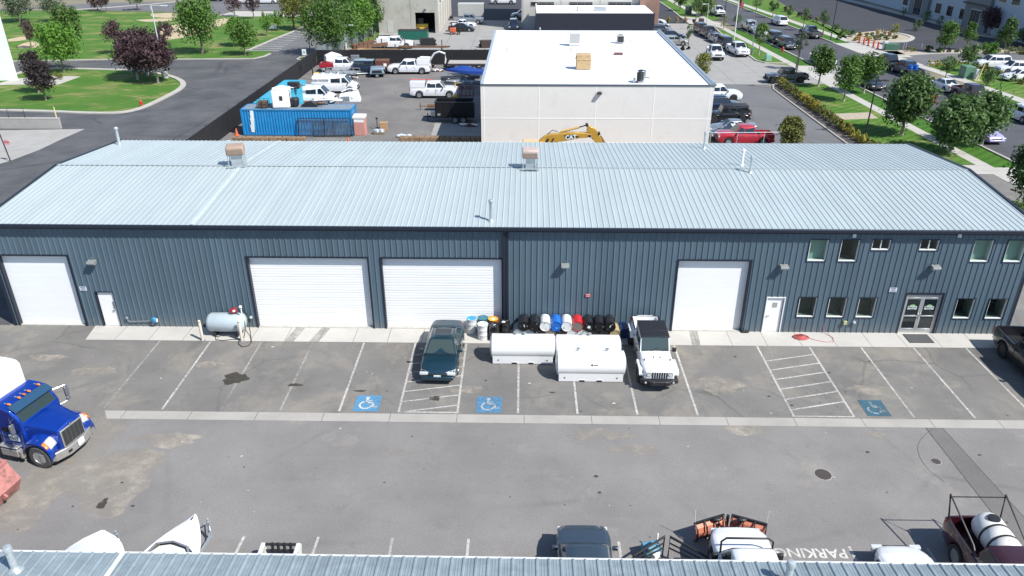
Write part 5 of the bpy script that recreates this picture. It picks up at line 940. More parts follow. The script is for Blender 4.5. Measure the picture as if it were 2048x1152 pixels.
    if bed:
        q = MB(); 
        for s in (-1, 1): q.box((-2.5 * k - .94 * k) / 2, s * .70, 1.155, 1.56 * k, .07, .025)
        q.box(-2.52 * k, 0, 1.155, .05, 1.40, .025); q.build('bed_rail', BLACK, t, False)
    else: wheel(t, -x - .18, .02, .36, .24, 'black', yaw=HP2).location = (-x - .14, 0, 1.0)
    return t
offroad('white crew cab off-road pickup with a black hard top beside the white tanks', (6.42, -3.08, .008), 270, PC['white'], True, 5.6, None, NGLASS)
t, _ = vehicle('pickup', 'black pickup with an open bed cut off by the right edge near the entrance', (25.35, -4.15, .008), 268, PC['black'], style='black', bumper='black', seams=True)
q = MB(); [q.box(-1.97, -.7 + i * .2, .675, 1.6, .07, .012) for i in range(8)]; q.build('bed_liner', mat('bed_plastic', (.03, .03, .033), .4), t, False)
# blue truck
BL = mat('truck_blue', (.005, .058, .42), .28, .6, 1.0, var=.12); ST = mat('bumper_steel', (.40, .395, .38), .38, .5, var=.15); TW = mat('truck_mirror', (.22, .23, .24), .4, .6)
t = thing('box_truck', 'bright blue conventional truck with a white box body at the left edge', 'truck', (-18.78, -10.95, .004), R(-14))
q = MB(); q.prism([(0, -.60), (.06, -.4), (.06, .4), (0, .60), (-.15, .98), (-.55, 1.18), (-.75, 1.20), (-.75, 1.12), (-.3, .95), (-.2, .5), (-.2, -.5), (-.3, -.95), (-.75, -1.12), (-.75, -1.20), (-.55, -1.18), (-.15, -.98)], .34, .74, 'xy'); q.build('front_bumper', ST, t, bevel=.03)
secs = []   # hood: narrow at the grille, wider at the windscreen
for x, w, zt, zs in ((-.06, .60, 1.55, .70), (-.12, .66, 1.66, .70), (-.5, .72, 1.74, .75), (-1.0, .80, 1.84, .75), (-1.45, .90, 1.95, .75)): secs.append([(x, w * 1.0, zs), (x, w, zt - .25), (x, w * .93, zt - .07), (x, w * .7, zt), (x, 0, zt + .04), (x, -w * .7, zt), (x, -w * .93, zt - .07), (x, -w, zt - .25), (x, -w, zs)])
mb = MB(); mb.add([p for s in secs for p in s], [(r_ * 9 + i, (r_ + 1) * 9 + i, (r_ + 1) * 9 + i + 1, r_ * 9 + i + 1) for r_ in range(4) for i in range(8)] + [tuple(range(9))]); hd = mb.build('hood', BL, t, angle=30)
for s in (-1, 1): # fenders
    S = []
    for k in range(13):
        a = PI * (k / 12) * .93 + .02; cx, cz = -.84, .56; rx, rz = .70, .74
        x = cx + rx * math.cos(a); z = cz + rz * math.sin(a) ** .8; S.append([(x, s * .60, z + .12 + .16 * math.sin(a)), (x, s * .95, z + .05 + .04 * math.sin(a)), (x, s * 1.15, z), (x, s * 1.19, z - .10), (x * .98 - .01, s * 1.17, z - .16)])
    mb = MB(); fs = [(r_ * 5 + i, r_ * 5 + i + 1, (r_ + 1) * 5 + i + 1, (r_ + 1) * 5 + i) for r_ in range(12) for i in range(4)]; mb.add([p for a in S for p in a], fs if s > 0 else [tuple(reversed(f)) for f in fs]); o = mb.build('fender', BL, t, angle=60); m_ = o.modifiers.new('solid', 'SOLIDIFY'); m_.thickness = .03
    def FP(a, w):
        cx, cz = -.84, .56; x = cx + .70 * math.cos(a) + .02; z = cz + .74 * math.sin(a) ** .8 + .025; return (x, s * w, z + (.05 + .04 * math.sin(a)) * (1 - max(0, (w - .95) / .2)) + max(0, (.95 - w) / .35) * .08)
    for nm, mm, w0, w1, a0, a1 in (('headlight', LAMPW, .70, 1.05, .45, 1.05), ('turn_signal', AMBER, 1.03, 1.17, .62, 1.08)):
        q = MB(); K = 5; q.add([FP(lerp(a0, a1, i / K), lerp(w0, w1, j / 3)) for i in range(K + 1) for j in range(4)], [(i * 4 + j, i * 4 + j + 1, i * 4 + j + 5, i * 4 + j + 4) for i in range(K) for j in range(3)]); o = q.build(nm, mm, t, True, angle=60); m_ = o.modifiers.new('solid', 'SOLIDIFY'); m_.thickness = .03; m_.offset = 0
    wheel(t, -.82, s * 1.03, .53, .28, 'truck'); wheel(t, -6.4, s * 1.0, .53, .5, 'truck')
    q = MB(); q.box(-2.25, s * 1.06, .55, .85, .32, .34); q.box(-2.25, s * 1.06, .84, .95, .36, .05); q.build('step_box', ST, t, bevel=.03); q = MB(); q.tube((-1.72, s * 1.1, .35), (-1.72, s * 1.1, .66), .10, 14); q.build('air_tank', ST, t)
    q = MB(); q.box(-1.38, s * 1.42, 2.05, .10, .20, .46); q.box(-1.38, s * 1.42, 1.70, .10, .18, .16); m_ = q.build('mirror', TW, t, bevel=.03); q = MB(); q.path([(-1.6, s * 1.0, 2.35), (-1.38, s * 1.42, 2.36), (-1.38, s * 1.42, 1.6), (-1.55, s * 1.0, 1.55)], .02); q.path([(-1.95, s * 1.0, 2.2), (-1.38, s * 1.4, 2.36)], .015); q.build('bracket', CHROME, m_)
    q = MB(); q.quad((-1.62, s * 1.03, 1.50), (-2.45, s * 1.03, 1.50), (-2.45, s * 1.0, 2.12), (-1.86, s * 1.0, 2.12)); q.build('side_window', GLASS, t, False)
    q = MB(); q.path([(-1.50, s * 1.035, 1.45), (-1.58, s * 1.035, .95), (-2.5, s * 1.035, .95), (-2.5, s * 1.035, 1.45)], .012); q.build('door_seam', MATS['dull_chrome'], t); q = MB(); q.box(-2.35, s * 1.04, 1.30, .18, .03, .04); q.build('door_handle', CHROME, t, False)
    q = MB(); q.box(-1.95, s * 1.037, 1.22, .52, .008, .24); o = q.build('door_sign', SGNW, t, False); q = MB(); q.prism([(-1.95 + .18 * math.cos(R(a)), 1.34 + .10 * math.sin(R(a))) for a in range(0, 181, 15)], s * 1.032, s * 1.042); q.build('sign_arch', SGNG, o, False)
    MT = Matrix.Translation((-1.95, s * 1.043, 1.26)) @ (Matrix.Rotation(PI if s > 0 else 0, 4, 'Z') @ MX90); text('BRIDGE', 'sign_lettering', .13, SGNK, o, MT, .001, bold=.004); text('SOURCE', 'sign_lettering', .09, SGNK, o, Matrix.Translation((0, 0, -.10)) @ MT, .001, bold=.003)
    q = MB(); q.prism([(-.80, 1.40), (-.45, 1.36), (-.50, 1.30), (-.80, 1.31)], min(s * .79, s * .80), max(s * .79, s * .80)); q.build('hood_vent', BLACK, t, False)
q = MB(); q.prism([(-1.40, .75), (-1.40, 1.95), (-1.78, 2.58), (-2.2, 2.70), (-2.72, 2.72), (-2.74, .75)], -1.02, 1.02); q.build('cab', BL, t, bevel=.08, seg=3)
def scr(y0, y1): A = Vector((-1.435, 0, 1.99)); B = Vector((-1.74, 0, 2.50)); n = Vector((.86, 0, .5)) * .012; q = MB(); q.quad(A + n + Vector((0, y0 * 1.0, 0)), A + n + Vector((0, y1, 0)), B + n + Vector((0, y1 * .95, 0)), B + n + Vector((0, y0 * .95, 0))); q.build('windscreen', mat('truck_glass', (.02, .035, .025), .03, spec=.9), t, False)
scr(-.88, -.01); scr(.01, .88)
q = MB(); q.prism([(-1.52, 2.47), (-1.50, 2.52), (-1.86, 2.70), (-1.88, 2.65)], -.95, .95); q.build('sun_visor', mat('visor_blue', (.03, .09, .17), .3, .3, .6), t, bevel=.01)
for y in (-.75, -.25, 0, .25, .75): q = MB(); q.ball(-1.98, y, 2.70, .10, .055, .05); q.build('cab_light', AMBER if y else mat('cab_light_amber', (.5, .12, .02), .2, 0, 1), t); q = MB(); q.ball(-2.10, y, 2.705, .13, .035, .03); q.build('cab_light_base', CHROME, t)
q = MB(); q.box(-.035, 0, 1.17, .05, 1.14, .82); g_ = q.build('grille_frame', ST, t, bevel=.03); 
for i in range(5): q = MB(); q.box(-.005, (i - 2) * .208, 1.17, .02, .188, .70); q.build('grille_mesh', mat('grille_dark', (.05, .055, .055), .5, .4, var=.3, vs=60), g_, False)
q = MB(); q.box(-.03, -.02, 1.63, .10, .10, .05); q.build('hood_ornament', CHROME, t, bevel=.015)
q = MB(); q.box(.09, .15, .60, .06, .36, .26, .15); q.box(.02, .15, .66, .12, .16, .16); q.build('bumper_step', WHITE, t, bevel=.02); q = MB(); q.box(.065, -.42, .54, .02, .18, .10); q.build('plate', BLACK, t, False)
for y in (-.2, .2): q = MB(); q.path([(-1.44, y, 1.97), (-1.58, y + .35, 2.22)], .012); q.build('wiper', BLACK, t)
q = MB(); q.box(-4.0, 0, .62, 7.2, .9, .26); q.build('chassis', BLACK, t, False)
q = MB(); q.prism([(-3.15, .95), (-3.15, 3.30), (-3.28, 3.46), (-3.5, 3.50), (-9.2, 3.50), (-9.2, .95)], -1.20, 1.20); q.build('box_body', mat('box_white', (.74, .75, .75), .35, 0, .3, var=.03), t, bevel=.06, seg=3); q = MB(); [q.bx(-9.1, -3.0, s * 1.19 - .02, s * 1.19 + .02, .93, 1.02) for s in (-1, 1)]; q.build('box_rail', ST, t, False)
# salmon roll-off dumpster
SAL = mat('salmon_paint', (.40, .165, .145), .75, 0, var=.25, vs=3, dirt=(.13, .075, .055), ds=2.4, dthr=.53)
t = thing('dumpster', 'dented salmon pink roll-off dumpster with rust, cut off by the left edge', 'dumpster', (-20.15, -13.6, 0), R(-10))
q = MB()
prof = [(-6, .12), (.05, .12), (.28, .62), (-.12, 1.36), (-6, 1.36)]
for y0, y1 in ((.40, .46), (-1.95, -1.89)): q.prism(prof, y0, y1)
q.add([(.05, .40, .12), (.05, -1.89, .12), (.28, -1.89, .62), (.28, .40, .62), (-.12, .40, 1.36), (-.12, -1.89, 1.36), (-.18, .40, 1.36), (-.18, -1.89, 1.36), (.22, .40, .62), (.22, -1.89, .62), (-.01, .40, .12), (-.01, -1.89, .12)], [(0, 1, 2, 3), (3, 2, 5, 4), (4, 5, 7, 6), (6, 7, 9, 8), (8, 9, 11, 10)]); q.bx(-6, .05, -1.95, .46, .10, .14); q.build('hull', SAL, t, False)
q = MB(); q.bx(-6, -.10, .36, .50, 1.32, 1.44); q.bx(-6, -.10, -2.0, -1.86, 1.32, 1.44); q.bx(-.24, -.08, -1.86, .36, 1.33, 1.44); q.build('rim', SAL, t, bevel=.015)
q = MB(); q.prism([(.30, .60), (.44, .50), (.34, .36), (.18, .40)], -2.0, -1.85); q.prism([(.30, .60), (.44, .50), (.34, .36), (.18, .40)], -.5, -.4); q.build('gusset', SAL, t, bevel=.01); q = MB(); q.bx(-6, -.2, -1.88, .39, .9, .95); q.build('rubble', mat('rubble', (.12, .08, .055), .95, var=.5, vs=6, bump=1, bs=12), t, False)
# white fuel tanks on skirts
TK = mat('tank_white', (.76, .77, .76), .28, 0, .5, var=.02)
def bigtank(cx, cy, L, label, caps, z0=0, r=.62, extra=None):
    t = thing('fuel_tank', label, 'tank', (cx, cy, .008), 0, 'white horizontal fuel tanks on skirts')
    q = MB(); q.lathe([(.001, -L / 2 - .13), (r * .5, -L / 2 - .11), (r * .85, -L / 2 - .05), (r, -L / 2), (r, L / 2), (r * .85, L / 2 + .05), (r * .5, L / 2 + .11), (.001, L / 2 + .13)], 48, Matrix.Translation((0, 0, .76)) @ Matrix.Rotation(HP2, 4, 'Y')); q.build('barrel', TK, t, angle=60)
    q = MB(); q.bx(-L / 2 + .04, L / 2 - .04, -.55, -.51, .02, .50); q.bx(-L / 2 + .04, L / 2 - .04, .51, .55, .02, .50); q.bx(-L / 2 + .04, -L / 2 + .08, -.51, .51, .02, .50); q.bx(L / 2 - .08, L / 2 - .04, -.51, .51, .02, .50); q.build('skirt', TK, t, bevel=.006)
    for x in (-.42, .42): q = MB(); q.bx(x - .12, x + .12, -.565, -.555, .03, .11); q.build('fork_pocket', BLACK, t, False); q = MB(); q.bx(x - .14, x + .14, -.567, -.553, .11, .125); q.build('pocket_lip', WHITE, t, False)
    for x in (-L / 2 + .33, L / 2 - .33): q = MB(); q.tube((x, -.57, .24), (x, -.555, .24), .035, 10); q.build('skirt_hole', BLACK, t, False)
    for x, y in caps:
        h = .76 + math.sqrt(max(r * r - y * y, 0)); q = MB(); q.tube((x, y, h - .05), (x, y, h + .09), .05, 12); q.tube((x, y, h + .09), (x, y, h + .13), .095, 16); q.build('filler_cap', GALV, t)
    for x in (-L / 2 + .1, L / 2 - .35): q = MB(); q.tube((x, 0, 1.33), (x, 0, 1.42), .04, 10); q.build('lifting_lug', WHITE, t)
    return t
bigtank(-.08, -2.98, 3.12, 'white fuel tank on a skirt, leftmost of the three, next to the sedan', [(-.35, .08), (.08, .05)])
t = bigtank(3.20, -3.02, 3.14, 'white fuel tank with two yellow stickers, hidden behind the front tank', [(-.30, .12), (.08, .08)])
for x in (-.2, .22): q = MB(); q.quad((x - .09, -.18, .76 + .62 * .965), (x + .09, -.18, .76 + .62 * .965), (x + .09, -.06, .76 + .62 * 1.004), (x - .09, -.06, .76 + .62 * 1.004)); q.build('sticker', mat('sticker_yellow', (.62, .60, .30), .6), t, False)
t = bigtank(3.24, -4.53, 3.20, 'white fuel tank on a skirt standing in front of the other two', [(-.62, .15), (.78, .12)])
q = MB(); q.tube((.03, -.55, .98), (.03, -.60, .96), .055, 14); q.build('gauge', DSTEEL, t); q = MB(); q.box(.22, -.595, .995, .18, .01, .05); q.build('emblem', GREY, t, False)
# grey tank with pump behind two bollards
t = thing('diesel_tank', 'pale blue grey horizontal tank with a red pump on top by the wall', 'tank', (-16.05, -.70, .008))
q = MB(); q.lathe([(.001, -1.05), (.30, -1.02), (.46, -.92), (.52, -.78), (.52, .78), (.46, .92), (.30, 1.02), (.001, 1.05)], 40, Matrix.Translation((0, 0, .70)) @ Matrix.Rotation(HP2, 4, 'Y')); q.build('barrel', mat('tank_blue_grey', (.42, .49, .52), .38, .1, .3, var=.08, vs=2), t, angle=50)
for x in (-.6, .6): q = MB(); q.bx(x - .06, x + .06, -.40, .40, .0, .3); q.build('saddle', DSTEEL, t, bevel=.01)
q = MB(); q.tube((.5, 0, 1.18), (.5, 0, 1.30), .05, 10); q.box(.52, 0, 1.42, .30, .22, .24, .4); q.ball(.40, -.08, 1.42, .12, .10, .12); q.build('pump', mat('pump_red', (.30, .015, .02), .4, 0, .4), t, bevel=.02)
q = MB(); q.box(.56, -.13, 1.45, .13, .03, .10, .4); q.build('meter', WHITE, t, False); q = MB(); q.tube((.86, .1, 1.2), (.86, .1, 1.58), .03); q.ball(.86, .05, 1.6, .09, .08, .09); q.build('filter', WHITE, t)
q = MB(); q.tube((-.8, 0, 1.18), (-.8, 0, 1.24), .045, 10); q.tube((0, 0, 1.19), (0, 0, 1.23), .03, 10); q.build('plug', GREY, t)
q = MB(); q.path([tuple(v) for v in [(-15.45, -.78, 1.38), (-15.25, -.80, 1.2), (-15.02, -.85, .85), (-14.98, -.95, .5), (-15.0, -1.3, .12), (-15.34, -1.35, .02), (-15.98, -1.01, .02), (-16.35, -1.0, .02), (-16.62, -1.15, .02), (-16.5, -1.42, .02), (-16.1, -1.5, .02), (-15.6, -1.36, .02), (-15.25, -1.4, .03), (-15.13, -1.84, .02), (-14.83, -2.13, .02), (-14.55, -2.0, .02), (-14.52, -1.6, .02), (-14.75, -1.0, .1), (-14.95, -.5, .5), (-15.05, -.3, 1.0), (-15.2, -.45, 1.35)]], .022, 8); tag(q.build('fuel_hose', BLACK), 'black rubber hose looping on the concrete below the blue grey tank', 'hose')
CRM = mat('bollard_cream', (.60, .53, .44), .6, var=.12, vs=5)
for x, l in ((-17.18, 'cream steel bollard at the left end of the blue grey tank'), (-15.07, 'cream steel bollard at the right end of the blue grey tank')):
    t = thing('bollard', l, 'bollard', (x, -1.46, .006), 0, 'cream bollards in front of the tank'); q = MB(); q.lathe([(.075, 0), (.075, 1.16), (.06, 1.21), (.001, 1.23)], 18); q.build('post', CRM, t); q = MB(); q.lathe([(.079, 1.12), (.079, 1.15)], 18); q.lathe([(.13, 0), (.12, .02), (.076, .025)], 18); q.build('band', GREY, t)
# drums
DC = {}
def drumcol(n, c, r=.42): return mat('drum_' + n, c, r, .0, .3, var=.12, vs=6)
DR = dict(black=drumcol('black', (.014, .014, .016), .3), white=drumcol('white', (.70, .71, .70)), blue=drumcol('blue', (.012, .13, .50)), red=drumcol('red', (.50, .018, .025)), teal=drumcol('teal', (.02, .15, .20)), grey=drumcol('grey', (.30, .34, .36)), steel=drumcol('steel', (.12, .16, .19)), brown=drumcol('brown', (.19, .16, .15)), tan=drumcol('tan', (.42, .33, .18)), navy=drumcol('navy', (.012, .04, .14)), orange=drumcol('orange', (.42, .11, .02)), yellow=drumcol('yellow', (.68, .42, .03)), sky=drumcol('sky', (.01, .27, .58)), pale=drumcol('pale', (.58, .60, .60)))
def drum(loc, body, lid, label, lying=False, stk=None, group='oil drums', spin=0.0, rust=False):
    t = thing('oil_drum', label, 'drum', loc, 0, group); Mx = (Matrix.Translation((0, .44, 0)) @ Matrix.Rotation(HP2, 4, 'X')) if lying else Matrix.Identity(4)
    q = MB(); r = .285; q.lathe([(r * .93, 0), (r, .012), (r, .28), (r * 1.03, .295), (r, .31), (r, .57), (r * 1.03, .585), (r, .60), (r, .868), (r * 1.015, .875), (r * 1.015, .885), (r * .95, .885), (r * .94, .84), (.0001, .84)], 32, Mx); q.build('shell', DR[body], t)
    q = MB(); q.lathe([(r * .945, .862), (r * .6, .864), (.001, .864)], 32, Mx); q.build('lid', DR[lid], t, False)
    q = MB(); a = spin
    for aa, rr in ((a, .035), (a + PI, .022)): q.lathe([(rr, .864), (rr, .88), (.001, .881)], 10, Mx @ Matrix.Translation((.19 * math.cos(aa), .19 * math.sin(aa), 0)))
    q.build('bung', GREY if lid != 'sky' else WHITE, t)
    if stk: q = MB(); q.box(*stk[:2], .869, stk[2], stk[3], .004, spin + .3, Mx); q.build('sticker', SGNW, t, False)
    return t
g2 = 'upright drums beside the bay door'
drum((-2.87, -.33, .006), 'pale', 'sky', 'upright white drum with a bright blue lid at the door end', group=g2, spin=4.0); drum((-2.26, -.28, .006), 'teal', 'teal', 'upright drum all in teal behind the plain white one', group=g2, spin=2.2); drum((-2.22, -.97, .006), 'white', 'white', 'upright plain white drum in the front row', group=g2, spin=1)
drum((-1.69, -.38, .006), 'orange', 'yellow', 'upright orange drum with a yellow lid', stk=(0, 0, .16, .18), group=g2); drum((-1.62, -1.06, .006), 'black', 'black', 'upright black drum in front of the yellow lidded one', stk=(.02, .02, .05, .16), group=g2, spin=2); drum((-1.07, -.72, .006), 'black', 'black', 'upright black drum with a white label on its lid, rightmost of the standing ones', stk=(-.05, .02, .17, .17), group=g2, spin=.8)
ups = [('black', 'black', 'black closed drum at the left end of the top layer', (.03, .02, .04, .15)), ('black', 'black', 'black open mouthed drum second in the top layer', None), ('white', 'white', 'white drum third in the top layer, left of the blue drum', (0, 0, .14, .10)), ('blue', 'blue', 'bright blue drum lying in the top layer', (.03, -.1, .08, .03)), ('white', 'white', 'white drum in the top layer between blue and red', (0, .02, .1, .05)), ('red', 'brown', 'red drum lying in the top layer', None), ('black', 'black', 'black drum with a white square label, just right of the red drum', (.02, -.03, .15, .15)), ('black', 'black', 'black drum in the top layer, second from its right end', None), ('black', 'black', 'black drum at the right end of the top layer', (0, .03, .15, .04))]
for i, (a, c, l, s) in enumerate(ups): drum((-.05 + i * .574, -.58, .79), a, c, l, True, s, 'drums lying in the top layer of the pile', i * .9)
lows = [('grey', 'grey', 'silver grey drum at the left end of the bottom layer'), ('steel', 'steel', 'slate blue drum second in the bottom layer'), ('black', 'black', 'black drum third in the bottom layer'), ('brown', 'brown', 'brownish grey drum fourth in the bottom layer'), ('black', 'black', 'black drum in the middle of the bottom layer'), ('pale', 'pale', 'pale drum in the bottom layer below the red one'), ('white', 'pale', 'white drum in the bottom layer right of the pale one'), ('black', 'black', 'black drum in the bottom layer, third from its right end'), ('black', 'black', 'black drum in the bottom layer, second from its right end'), ('tan', 'tan', 'tan rusty drum at the right end of the bottom layer')]
for i, (a, c, l) in enumerate(lows): drum((-.335 + i * .574, -.56, .296), a, c, l, True, None, 'drums lying in the bottom layer of the pile', i * 1.3)
drum((5.33, -.42, .296), 'navy', 'navy', 'navy blue drum tucked behind the tan one at the right end', True)
# red air hose, mat, downspout block
q = MB(); pts = []
for k in range(150):
    a = k * 2 * PI / 17; r = .44 - .0020 * k + .03 * math.sin(k * .37); pts.append((14.82 + r * math.cos(a) + .03 * math.sin(k * .11), -.62 + r * .72 * math.sin(a), .03 + .0009 * k))
q.path(pts, .016, 6); q.path([(15.2, -.62, .03), (15.5, -.85, .02), (16.0, -1.08, .02), (16.45, -1.0, .02), (16.55, -.6, .02), (16.3, -.15, .02), (16.15, -.12, .3), (16.1, -.10, .58)], .012, 6); tag(q.build('air_hose', mat('hose_red', (.48, .09, .09), .55, var=.15)), 'red hose coiled on the concrete with its end running up to the wall tap', 'hose')
t = thing('door_mat', 'dark grey mat on the concrete before the glass doors', 'mat', (21.1, -.60, .008), R(0)); q = MB(); q.bx(-.62, .62, -.42, .42, 0, .014); q.build('carpet', mat('mat_grey', (.075, .078, .078), .95, var=.3, vs=25), t, False); q = MB(); [q.bx(a, b_, c, d, 0, .018) for a, b_, c, d in ((-.64, .64, .42, .45), (-.64, .64, -.45, -.42), (-.65, -.62, -.45, .45), (.62, .65, -.45, .45))]; q.build('edging', BLACK, t, False)
t = thing('brick_block', 'small dark block on the concrete by the right bay door jamb', 'block', (11.98, -.12, .006)); q = MB(); q.box(-.1, 0, .05, .18, .12, .10); q.build('block', DSTEEL, t, bevel=.01); q = MB(); q.box(.1, .01, .045, .17, .13, .09, .1); q.build('block', DSTEEL, t, bevel=.01)
for px, py, l in ((1646, 949, 'round brown manhole cover in the open asphalt'), (1872, 923, 'small round cover beside the repaired trench')):
    p = at(px, py); t = thing('manhole_cover', l, 'manhole cover', (p.x, p.y, .003)); rr = .33 if px < 1700 else .19; q = MB(); q.lathe([(rr, 0), (rr, .008), (rr * .93, .010), (.001, .011)], 28); q.build('lid', mat('cast_iron', (.085, .07, .065), .7, .4, var=.3, vs=12), t, False); q = MB(); q.lathe([(rr * 1.12, .002), (rr * 1.1, .007), (rr, .007)], 28); q.build('ring', C_GUT, t, False)
# ------------------------------------------------------------------ bottom edge: things parked against the near building
t, _ = vehicle('suv', 'slate blue vehicle seen from above with its nose to the lot', (2.13, -17.9, .008), 90, PC['slate'], glass=mat('slate_glass', (.06, .10, .13), .06))
t, _ = vehicle('sedan', 'white rounded car at the bottom edge nose to the lot, left of the tank pickup', (13.1, -18.5, .008), 90, PC['white'], taper=.42)
t, _ = vehicle('pickup', 'white pickup with a black headache bar carrying the salmon snow plough', (7.5, -18.45, .008), 90, PC['white'], bumper='black', glass=NGLASS, taper=.32, L=5.2); t.scale = (1, 1, 1.1)
q = MB(); q.path([(1.15, -.86, 1.1), (1.22, -.86, 1.62), (1.24, -.70, 1.74), (1.24, .70, 1.74), (1.22, .86, 1.62), (1.15, .86, 1.1)], .035, 8); q.build('bar', BLACK, t)
PLW = mat('plough_salmon', (.56, .20, .12), .5, .1, var=.15, vs=3)
t = thing('snow_plough', 'salmon V shaped snow plough with black frame mounted on the white pickup', 'snow plough', (7.50, -15.0, 0))
for s in (-1, 1):
    Mb = Matrix.Translation((s * .06, 0, 0)) @ Matrix.Rotation(-s * R(22), 4, 'Z') @ Matrix.Diagonal((s, 1, 1, 1)); q = MB(); pr = [(.06, .12), (-.06, .25), (-.10, .45), (-.04, .65), (.10, .80), (.12, .78), (-.01, .63), (-.07, .45), (-.03, .26), (.09, .12)]
    q.prism([(y, z) for y, z in pr], .05, 1.30, 'yz', Mb); q.build('blade', PLW, t, False); q = MB(); q.bx(.05, 1.32, .04, .12, .78, .86, Mb)
    for k in range(4): x = .08 + k * .40; q.prism([(.02, .10), (-.14, .2), (-.18, .48), (-.1, .7), (.08, .82), (.08, .86), (-.14, .74), (-.22, .48), (-.17, .16)], x, x + .045, 'yz', Mb)
    q.bx(.05, 1.3, -.20, -.15, .3, .36, Mb); q.build('blade_frame', BLACK, t, False); q = MB(); q.ball(s * .45, -.22, .86, .18, .10, .07); q.tube((s * .3, -.3, .6), (s * .45, -.22, .86), .03); q.build('plough_lamp', BLACK, t)
    q = MB(); p = Mb @ Vector((1.28, .1, .8)); q.tube(p, p + Vector((s * .03, .02, .62)), .010, 6); q.build('marker_rod', WHITE, t)
q = MB(); q.path([(-.3, -.75, .45), (0, -.1, .4), (.3, -.75, .45)], .05); q.build('a_frame', mat('frame_red', (.35, .03, .02), .5), t); q = MB(); q.tube((0, 0, .1), (0, 0, .85), .06, 12); q.tube((-.1, -.5, .6), (-.4, -.15, .6), .04); q.tube((.1, -.5, .6), (.4, -.15, .6), .04); q.build('hinge', BLACK, t)
t = thing('ramp_gate', 'black tubular trailer ramp gates folded up beside the plough truck', 'trailer gate', (5.05, -16.75, 0))
for s in (-1, 1):
    q = MB(); x0, x1, ya, yb = s * .10, s * 1.25, .42, -.25
    for z in (.55, .78, 1.05): q.path([(x0, ya, z), (x1, yb, z * .8)], .03, 6)
    q.path([(x0, ya, 0), (x0, ya, 1.1), (x1, yb, .86), (x1, yb, 0)], .035, 6); q.build('gate_leaf', BLACK, t)
q = MB(); q.bx(-1.4, 1.4, -1.9, -.45, .42, .5); q.build('trailer_deck', DSTEEL, t); [wheel(t, s * 1.5, -1.3, .33, .2, 'steel', yaw=HP2) for s in (1, -1)]
p = at(1302, 1092, .4); t = thing('compressor', 'small pale blue machine with white parts beside the ramp gates', 'machine', (p.x, p.y - .1, 0), R(15)); q = MB(); q.box(0, 0, .38, .62, .5, .3); q.box(-.1, -.15, .6, .35, .2, .2, .3); q.build('casing', mat('machine_blue', (.10, .24, .33), .5, var=.25, vs=6), t, bevel=.04); q = MB(); q.box(.05, -.25, .3, .3, .2, .25, .5); q.tube((.3, .2, .3), (.34, .28, .75), .03); q.build('hopper', WHITE, t, bevel=.02); q = MB(); [q.tube((sx * .22, sy * .18, 0), (sx * .22, sy * .18, .3), .03) for sx in (-1, 1) for sy in (-1, 1)]; q.build('stand', DSTEEL, t, False)
# maroon pickup with water tank and rack
t, sp = vehicle('pickup', 'maroon pickup parked tail out, its bed loaded with a white water tank', (16.1, -18.15, .008), 270, PC['maroon'], style='steel')
q = MB(); [q.bx(-2.85, -1.1, s * .92 - .03, s * .92 + .03, 1.17, 1.20) for s in (-1, 1)]; q.build('bed_rail', BLACK, t, False)
q = MB()
for s in (-1, 1): q.path([(-2.72, s * .90, 1.15), (-2.95, s * .97, 2.15), (-1.2, s * .90, 1.5), (-.9, s * .9, 1.25)], .035, 6)
q.path([(-2.93, -.97, 2.05), (-2.93, .97, 2.05)], .022, 6); q.build('rack', BLACK, t)
t = thing('water_tank', 'white plastic water tank with two black straps in the maroon pickup bed', 'tank', (16.38, -16.35, .70), R(-90))
q = MB(); q.lathe([(.001, -.95), (.25, -.93), (.44, -.82), (.52, -.62), (.52, -.2), (.50, -.18), (.50, -.08), (.52, -.06), (.52, .3), (.50, .32), (.50, .42), (.52, .44), (.52, .65), (.44, .85), (.25, .95), (.001, .97)], 36, Matrix.Translation((0, 0, .52)) @ Matrix.Rotation(HP2, 4, 'Y')); q.build('barrel', mat('poly_white', (.70, .70, .66), .45, var=.04), t, angle=60)
for x in (-.13, .37, -.7): q = MB(); q.lathe([(.515, -.035), (.525, -.03), (.525, .03), (.515, .035)], 36, Matrix.Translation((x, 0, .52)) @ Matrix.Rotation(HP2, 4, 'Y')); (q.build('strap', BLACK, t) if x > -.5 else None)
q = MB(); q.lathe([(.20, .98), (.20, 1.07), (.001, 1.09)], 20, Matrix.Translation((-.42, 0, 0))); q.build('lid', BLACK, t); q = MB(); q.bx(-.8, .8, -.45, .45, .0, .12); q.build('cradle', BLACK, t)
